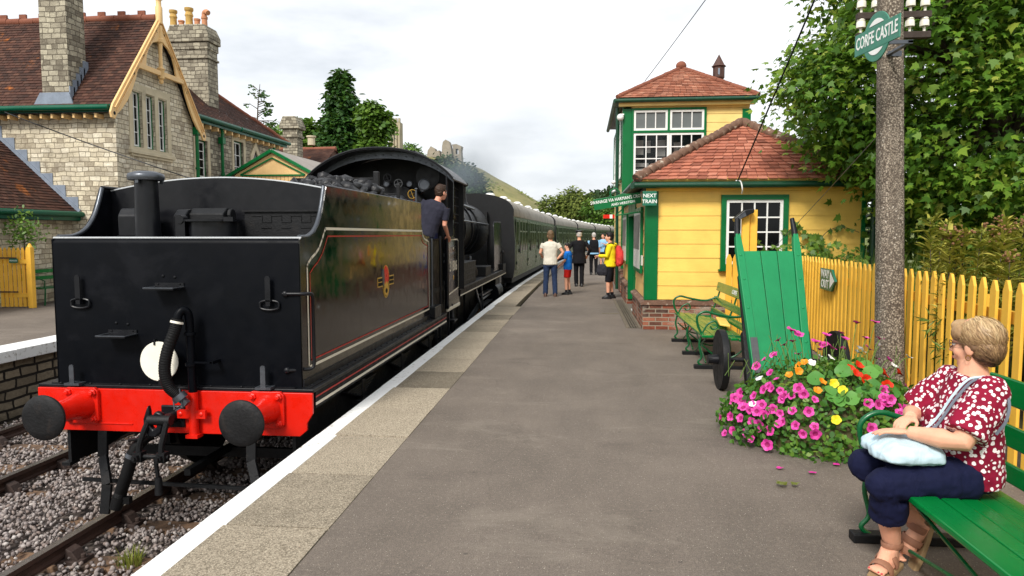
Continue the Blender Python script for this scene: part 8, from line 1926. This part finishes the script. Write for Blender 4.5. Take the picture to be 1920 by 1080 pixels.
# ---------------------------------------------------------------- the seated woman in the foreground
def woman():
    O = Vector((1.985, 3.62, 0)); M = Matrix.Translation(O) @ Matrix.Rotation(pi / 2, 4, 'Z')
    H = M @ Matrix.Translation((.0, .072, 1.148)) @ Matrix.Rotation(-.93, 4, 'Z') @ Matrix.Rotation(-.10, 4, 'X')
    sh = [(-.18, .085, .945), (.16, .10, .935)]; el = [(-.25, .24, .725), (.24, .23, .74)]; wr = [(-.125, .42, .735), (.045, .335, .765)]
    kn = [(-.15, .53, .485), (.105, .525, .50)]; an = [(-.01, .42, .12), (.06, .265, .215)]; hp = [(-.10, .12, .52), (.10, .12, .52)]
    A = lambda p: Vector(p)
    b = MB(); b.M = M
    tors = [((0, .09, .50), .185, .13), ((0, .095, .58), .19, .145), ((0, .10, .68), .19, .145), ((0, .09, .80), .19, .13), ((0, .08, .90), .18, .108), ((0, .075, .965), .14, .085), ((0, .08, 1.005), .075, .07)]
    b.loft([(c, a - .015, d - .015) for c, a, d in tors], 20); b.tube([(0, .07, .97), (0, .075, 1.04), (.0, .065, 1.10)], [.075, .062, .06], 14)
    for i, s in ((0, -1), (1, 1)):
        S_, E_, W_ = A(sh[i]), A(el[i]), A(wr[i]); b.tube([S_, S_.lerp(E_, .5), E_, E_.lerp(W_, .35), E_.lerp(W_, .75), W_], [.066, .060, .050, .049, .037, .029], 12)
        b.tube([A(hp[i]), A(kn[i]), A(kn[i]).lerp(A(an[i]), .35), A(an[i])], [.10, .065, .062, .040], 12)
    hand(b, wr[0], (.42, .9, -.08), (.1, .15, 1), -1, .28, .98, .05); hand(b, wr[1], (-.62, .74, -.16), (-.1, .2, 1), 1, .55, .96)
    # feet: near one flat, far one on its toes
    a0 = A(an[0]); MF = M @ Matrix.Translation(a0) @ Matrix.Rotation(.80, 4, 'Z'); b.M = MF
    b.loft([(A((0, .03, .0)), .038, .055), (A((0, .05, -.045)), .042, .09), (A((0, .07, -.085)), .044, .115)], 14); b.ell(A((-.005, .165, -.072)), (.043, .035, .018))
    for k in range(5): b.ell(A((-.034 + .017 * k, .19 - .006 * k, -.078)), (.0095 if k < 4 else .013, .02, .011), 8, 6)
    b.M = M
    a1 = A(an[1]); t1 = A((.02, .335, .06)); b.tube([a1 + A((0, -.025, -.01)), a1.lerp(t1, .5) + A((0, .01, -.01)), t1], [.042, .042, .034], 12)
    for k in range(5): b.ell(t1 + A((-.034 + .017 * k, .03, -.012)), (.0095, .018, .010), 8, 6)
    b.M = None; headskin(b, H, 1.0)
    o = b.remesh('person', m['skin'], None, .0052, 4, org=O); tag(o, 'seated woman in a maroon floral blouse and navy trousers, hands on a pale bag', 'person')
    # blouse
    b = MB(); b.M = M; tt = [((0, .085, .475), .205, .145), ((0, .09, .53), .21, .155)] + [(c, a + .012, d + .012) for c, a, d in tors[1:6]] + [((0, .078, .998), .098, .082)]
    b.loft(tt, 24)
    for i in (0, 1):
        S_, E_ = A(sh[i]), A(el[i]); b.tube([S_.lerp(E_, -.08), S_.lerp(E_, .12), S_.lerp(E_, .4), S_.lerp(E_, .86)], [.06, .082, .088, .092], 14); b.ell(S_, (.080, .080, .078))
    b.ell((-.08, .19, .74), (.10, .075, .095)); b.ell((.08, .19, .74), (.10, .075, .095)); b.ell((0, .14, .60), (.18, .12, .10))
    b.remesh('blouse', m['floral'], o, .008, 4, noise=(.009, 10))
    b = MB(); b.M = M; b.loft([((0, .10, .455), .185, .13), ((0, .10, .50), .195, .14), ((0, .10, .56), .185, .135)], 20)
    for i in (0, 1):
        Hh, K_, An = A(hp[i]), A(kn[i]), A(an[i]); e = K_.lerp(An, .52)
        b.tube([Hh, Hh.lerp(K_, .5), K_ + A((0, -.01, 0)), K_.lerp(An, .25) + A((0, -.012, 0)), e], [.115, .104, .086, .086, .088], 16)
        b.ell(K_ + A((0, .0, -.005)), (.084, .084, .084))
    b.remesh('trousers', m['navy'], o, .0075, 4, noise=(.009, 12))
    # sandals
    b = MB(); b.M = MF; c = A((0, .075, -.10)); ol = [(c.x + x, c.y + y) for x, y in ((-.042, -.12), (-.05, -.02), (-.052, .08), (-.04, .14), (-.005, .16), (.032, .135), (.046, .06), (.04, -.03), (.034, -.12), (0, -.14))]
    b.prism(ol, 'xy', -.119, -.092); sd = b.build('sandal', m['sole'], o, bevel=.006)
    b = MB(); b.M = MF
    for (y, z, rx, w) in ((.125, -.072, .052, .045), (.06, -.048, .051, .04), (.0, .0, .048, .03)):
        P_ = [A((rx * cos(q), y + (.012 * sin(q) if y > .03 else 0), z - .02 + (.052 if y > .03 else .03) * sin(q))) for q in [-.3 + (pi + .6) * k / 12 for k in range(13)]] if y > .03 else [A((.046 * cos(q), .005 + .062 * sin(q), .012)) for q in [2 * pi * k / 16 for k in range(17)]]
        b.tube(P_, [w * .5] * len(P_), 6, sx=.22, ref=(0, 1, 0) if y > .03 else (0, 0, 1))
    b.build('strap', m['sandal'], sd, smooth=50)
    d = (t1 - a1).normalized(); u = d.cross(A((1, 0, 0))).normalized(); u = u if u.z > 0 else -u
    b = MB(); b.M = M @ Matrix.Translation(a1.lerp(t1, .52) - u * .048) @ Matrix((A((1, 0, 0)), d, A((1, 0, 0)).cross(d))).transposed().to_4x4()
    b.prism([(-.036, -.15), (-.048, -.04), (-.05, .07), (-.036, .135), (0, .15), (.036, .13), (.048, .05), (.04, -.05), (.034, -.15)], 'xy', -.014, .012); sd = b.build('sandal', m['sole'], o, bevel=.006)
    b = MB(); b.M = M
    for t, rr_ in ((.15, .05), (.55, .052), (.85, .05)): cc = a1.lerp(t1, t); b.tube([cc + A((1, 0, 0)) * rr_ * cos(q) + u * (rr_ * .95 * sin(q)) for q in [-.5 + (pi + 1.0) * k / 12 for k in range(13)]], .019, 6, sx=.22, ref=d)
    b.build('strap', m['sandal'], sd, smooth=50)
    b = MB(); b.M = MF
    for k in range(5): b.ell(A((-.034 + .017 * k, .203 - .006 * k, -.071)), (.006, .007, .004), 6, 4)
    b.build('toenails', m['toenail'], o)
    # hair
    b = MB(); b.M = H
    for c, r in (((0, -.028, .038), (.088, .098, .090)), ((0, -.07, -.005), (.082, .060, .080)), ((0, -.066, -.055), (.066, .050, .055)), ((.062, -.03, .008), (.028, .055, .058)), ((-.062, -.03, .008), (.028, .055, .058)), ((.0, .052, .088), (.062, .042, .034)), ((-.05, .035, .052), (.032, .048, .042)), ((.05, .035, .052), (.032, .048, .042))): b.ell(c, r, 18, 12)
    N = NT('blonde_hair'); co = N.co(); sx = N.n('ShaderNodeSeparateXYZ'); N.setv(sx, 0, N.vadd(co, N.vmul((N.noise(co, 8, 3)[0], 'Color'), (.08, .08, .08))))
    r_ = N.attr(); st = N.noise(N.vmul(co, (1, 1, .35)), 90, 4, .6); t = N.math('ADD', N.math('MULTIPLY', N.mapr((sx, 2), 1.10, 1.30, 0, 1), .55), N.math('ADD', N.math('MULTIPLY', r_, .28), N.math('MULTIPLY', st, .3)))
    m['blonde'] = N.fin(N.ramp(t, [(.16, lin((70, 52, 40))), (.40, lin((116, 88, 63))), (.66, lin((162, 130, 92))), (.95, lin((204, 176, 132)))]), .42, N.bump(st, .25, .004), 0, .35)
    b.remesh('hair', m['blonde'], o, .006, 4, noise=(.006, 34))
    hr = o.children[-1]
    for E_, n, L_, w, zm, fr, sd_ in ((((0, -.032, .034), (.092, .103, .095)), 1000, .13, .0024, -.02, .045, 3), (((0, -.058, -.015), (.085, .075, .092)), 700, .09, .0024, -.10, .0, 5), (((0, -.034, .036), (.096, .108, .100)), 420, .085, .0020, -.05, .03, 8)):
        hairstrands([q for q in o.children if q.name.startswith('hair')][0], 'strands', m['blonde'], H, E_, n, L_, w, zm, fr, part=(.03, .02, .14), seed=sd_)
    face_parts(o, H)
    b = MB(); b.M = H
    for s in (-1, 1):
        b.tube([(s * .03 + .024 * cos(q), .100 - .012 * abs(cos(q)) * (s * cos(q) > 0), .0 + .019 * sin(q)) for q in [2 * pi * k / 16 for k in range(17)]], .0022, 6); b.tube([(s * .054, .088, .006), (s * .078, .04, .008), (s * .084, -.012, .002)], .0028, 6)
    b.tube([(-.008, .101, .006), (.008, .101, .006)], .002, 6); gl_ = b.build('glasses', m['leather'], o, smooth=60)
    b = MB(); b.M = H
    for s in (-1, 1): b.tube([(s * .086 + .0, -.008 + .011 * cos(q), -.062 + .013 * sin(q)) for q in [2 * pi * k / 12 for k in range(13)]], .002, 6)
    b.build('earring', m['brass'], o, smooth=60)
    # bag on the lap with its shoulder strap
    g = thing('handbag', 'pale blue soft shoulder bag lying on the seated woman\'s lap', 'handbag', (1.62, 3.5, .66)); b = MB(); b.M = M
    b.loft([((-.05, .40, .595), .15, .13, 4), ((-.055, .415, .61), .175, .155, 5), ((-.055, .415, .645), .175, .155, 4), ((-.05, .41, .68), .15, .12, 3), ((-.04, .40, .70), .09, .08, 2.4)], 28)
    b.remesh('bag', m['bagc'], g, .007, 2, noise=(.012, 14))
    def flat(pts, w, nm, mt):
        b = MB(); b.M = M; P_ = bez(pts, 6); ctr = Vector((0, .09, .78)); prev = None
        for k, p in enumerate(P_):
            d = (P_[min(k + 1, len(P_) - 1)] - P_[max(k - 1, 0)]).normalized(); n_ = (p - ctr); n_ = (n_ - d * n_.dot(d)).normalized(); sdv = d.cross(n_)
            r_ = [b.V(p + sdv * w * a + n_ * c) for a, c in ((-1, 0), (1, 0), (1, .004), (-1, .004))]
            if prev: [b.F((prev[q], prev[(q + 1) % 4], r_[(q + 1) % 4], r_[q])) for q in range(4)]
            prev = r_
        b.build(nm, mt, g)
    flat([(-.09, .36, .70), (-.09, .28, .755), (-.105, .245, .82), (-.115, .20, .905), (-.125, .14, .985), (-.15, .08, 1.005), (-.20, .05, .985), (-.25, .045, .92), (-.272, .065, .84), (-.262, .10, .77)], .0065, 'strap', m['strap'])
    flat([(-.07, .36, .70), (-.07, .29, .76), (-.085, .252, .825), (-.095, .208, .91), (-.105, .15, .988), (-.13, .09, 1.01)], .006, 'strap', m['bagc'])
woman()
# ---------------------------------------------------------------- drifting smoke
def smoke(name, label, blobs, dens, scale, thr, col, org):
    """steam-loco smoke: plume of overlapping puffs, thinning towards every edge of its own body"""
    b = MB()
    for c, r, w in blobs: b.ell(c, r, 16, 10)
    N = NT(name); N.t.nodes.remove(N.b); v = N.n('ShaderNodeVolumePrincipled'); N.l(v, 0, N.out, 1)
    co = N.co(); n = N.noise(co, scale, 5, .6, .5); d = None
    for c, r, w in blobs:
        q = N.n('ShaderNodeVectorMath', operation='SUBTRACT'); N.setv(q, 0, co); q.inputs[1].default_value = tuple(c[i] - org[i] for i in range(3))
        q2 = N.n('ShaderNodeVectorMath', operation='DIVIDE'); N.setv(q2, 0, (q, 0)); q2.inputs[1].default_value = r
        ln = N.n('ShaderNodeVectorMath', operation='LENGTH'); N.setv(ln, 0, (q2, 0))
        f = N.mapr((ln, 'Value'), 0.0, .93, w, 0); d = f if d is None else N.math('MAXIMUM', d, f)
    N.setv(v, 'Density', N.math('MULTIPLY', N.math('MULTIPLY', N.math('POWER', d, 1.4), N.mapr(n, thr, thr + .3, .1, 1)), dens)); v.inputs['Color'].default_value = col; v.inputs['Anisotropy'].default_value = .1
    N.m.cycles.volume_step_rate = 2 if hasattr(N.m.cycles, 'volume_step_rate') else 1
    o = b.remesh(name, N.m, None, .35, 2, org=org); tag(o, label, kind='stuff'); return o
smoke('smoke', 'blue grey smoke drifting from the locomotive chimney across the hill', [((-3.7, 21.6, 3.45), (.6, 1.2, .55), 1.0), ((-4.0, 24.5, 3.8), (1.5, 3, 1.0), 1.0), ((-4.4, 27.5, 4.3), (2.1, 3.4, 1.6), .75), ((-3.9, 30.5, 5.2), (2.8, 4, 2.2), .30), ((-3.0, 34, 6.4), (3.6, 5, 2.8), .17), ((-1.8, 38, 7.6), (4.2, 5, 3.2), .08)], .62, .5, .34, (.36, .42, .47, 1), (-3.2, 28, 4.5))
# ---------------------------------------------------------------- sky, sun, camera
W_ = bpy.data.worlds.new('World'); SC.world = W_; W_.use_nodes = True
nt = W_.node_tree; nt.nodes.clear()
out = nt.nodes.new('ShaderNodeOutputWorld'); bg = nt.nodes.new('ShaderNodeBackground'); nt.links.new(bg.outputs[0], out.inputs[0])
sky = nt.nodes.new('ShaderNodeTexSky'); sky.sky_type = 'NISHITA'; sky.sun_disc = False
SUN_EL, SUN_AZ = radians(42), radians(200)
sky.sun_elevation = SUN_EL; sky.sun_rotation = SUN_AZ; sky.air_density = 1.0; sky.dust_density = 3.0; sky.ozone_density = 1.0
tc = nt.nodes.new('ShaderNodeTexCoord')
mp = nt.nodes.new('ShaderNodeMapping'); mp.inputs['Scale'].default_value = (1.0, 1.0, 3.2); nt.links.new(tc.outputs['Generated'], mp.inputs[0])
ns = nt.nodes.new('ShaderNodeTexNoise'); ns.inputs['Scale'].default_value = 2.3; ns.inputs['Detail'].default_value = 6; ns.inputs['Roughness'].default_value = .55; nt.links.new(mp.outputs[0], ns.inputs['Vector'])
cr = nt.nodes.new('ShaderNodeValToRGB'); e = cr.color_ramp.elements
e[0].position = .38; e[0].color = (5.2, 5.45, 5.75, 1); e[1].position = .60; e[1].color = (7.9, 8.0, 8.1, 1)
nt.links.new(ns.outputs['Fac'], cr.inputs[0])
mx = nt.nodes.new('ShaderNodeMix'); mx.data_type = 'RGBA'; mx.inputs[0].default_value = .90
nt.links.new(sky.outputs[0], mx.inputs[6]); nt.links.new(cr.outputs[0], mx.inputs[7]); nt.links.new(mx.outputs[2], bg.inputs[0])
bg.inputs[1].default_value = .105
sd = bpy.data.lights.new('sun', 'SUN'); sd.energy = 2.4; sd.angle = radians(15); sd.color = (1, .96, .9)
so = link(bpy.data.objects.new('sun', sd)); so.rotation_euler = (pi / 2 - SUN_EL, 0, pi - SUN_AZ)
dsun = Vector((sin(SUN_AZ) * cos(SUN_EL), cos(SUN_AZ) * cos(SUN_EL), sin(SUN_EL)))
so.rotation_euler = dsun.to_track_quat('Z', 'Y').to_euler()
cd = bpy.data.cameras.new('camera'); cd.sensor_width = 36; cd.lens = 1320 / 1920 * 36; cd.clip_start = .05; cd.clip_end = 6000
co_ = link(bpy.data.objects.new('camera', cd)); co_.location = (0, 0, 1.68)
th_ = math.atan(100 / 1320); ps_ = math.atan(.1 * cos(th_))
co_.rotation_euler = (pi / 2 - th_, 0, ps_); SC.camera = co_
SC.view_settings.view_transform = 'Standard'; SC.view_settings.look = 'None'; SC.view_settings.exposure = 0.64; SC.view_settings.gamma = 1
SC.cycles.max_bounces = 7; SC.cycles.diffuse_bounces = 3; SC.cycles.glossy_bounces = 3; SC.cycles.transparent_max_bounces = 10; SC.cycles.transmission_bounces = 3
SC.cycles.use_denoising = True
bpy.data.scenes.remove(TMP)
for o in SC.objects:
    if o.parent is None and o.type in {'MESH', 'EMPTY'} and 'kind' not in o and 'category' not in o: print('UNTAGGED', o.name)
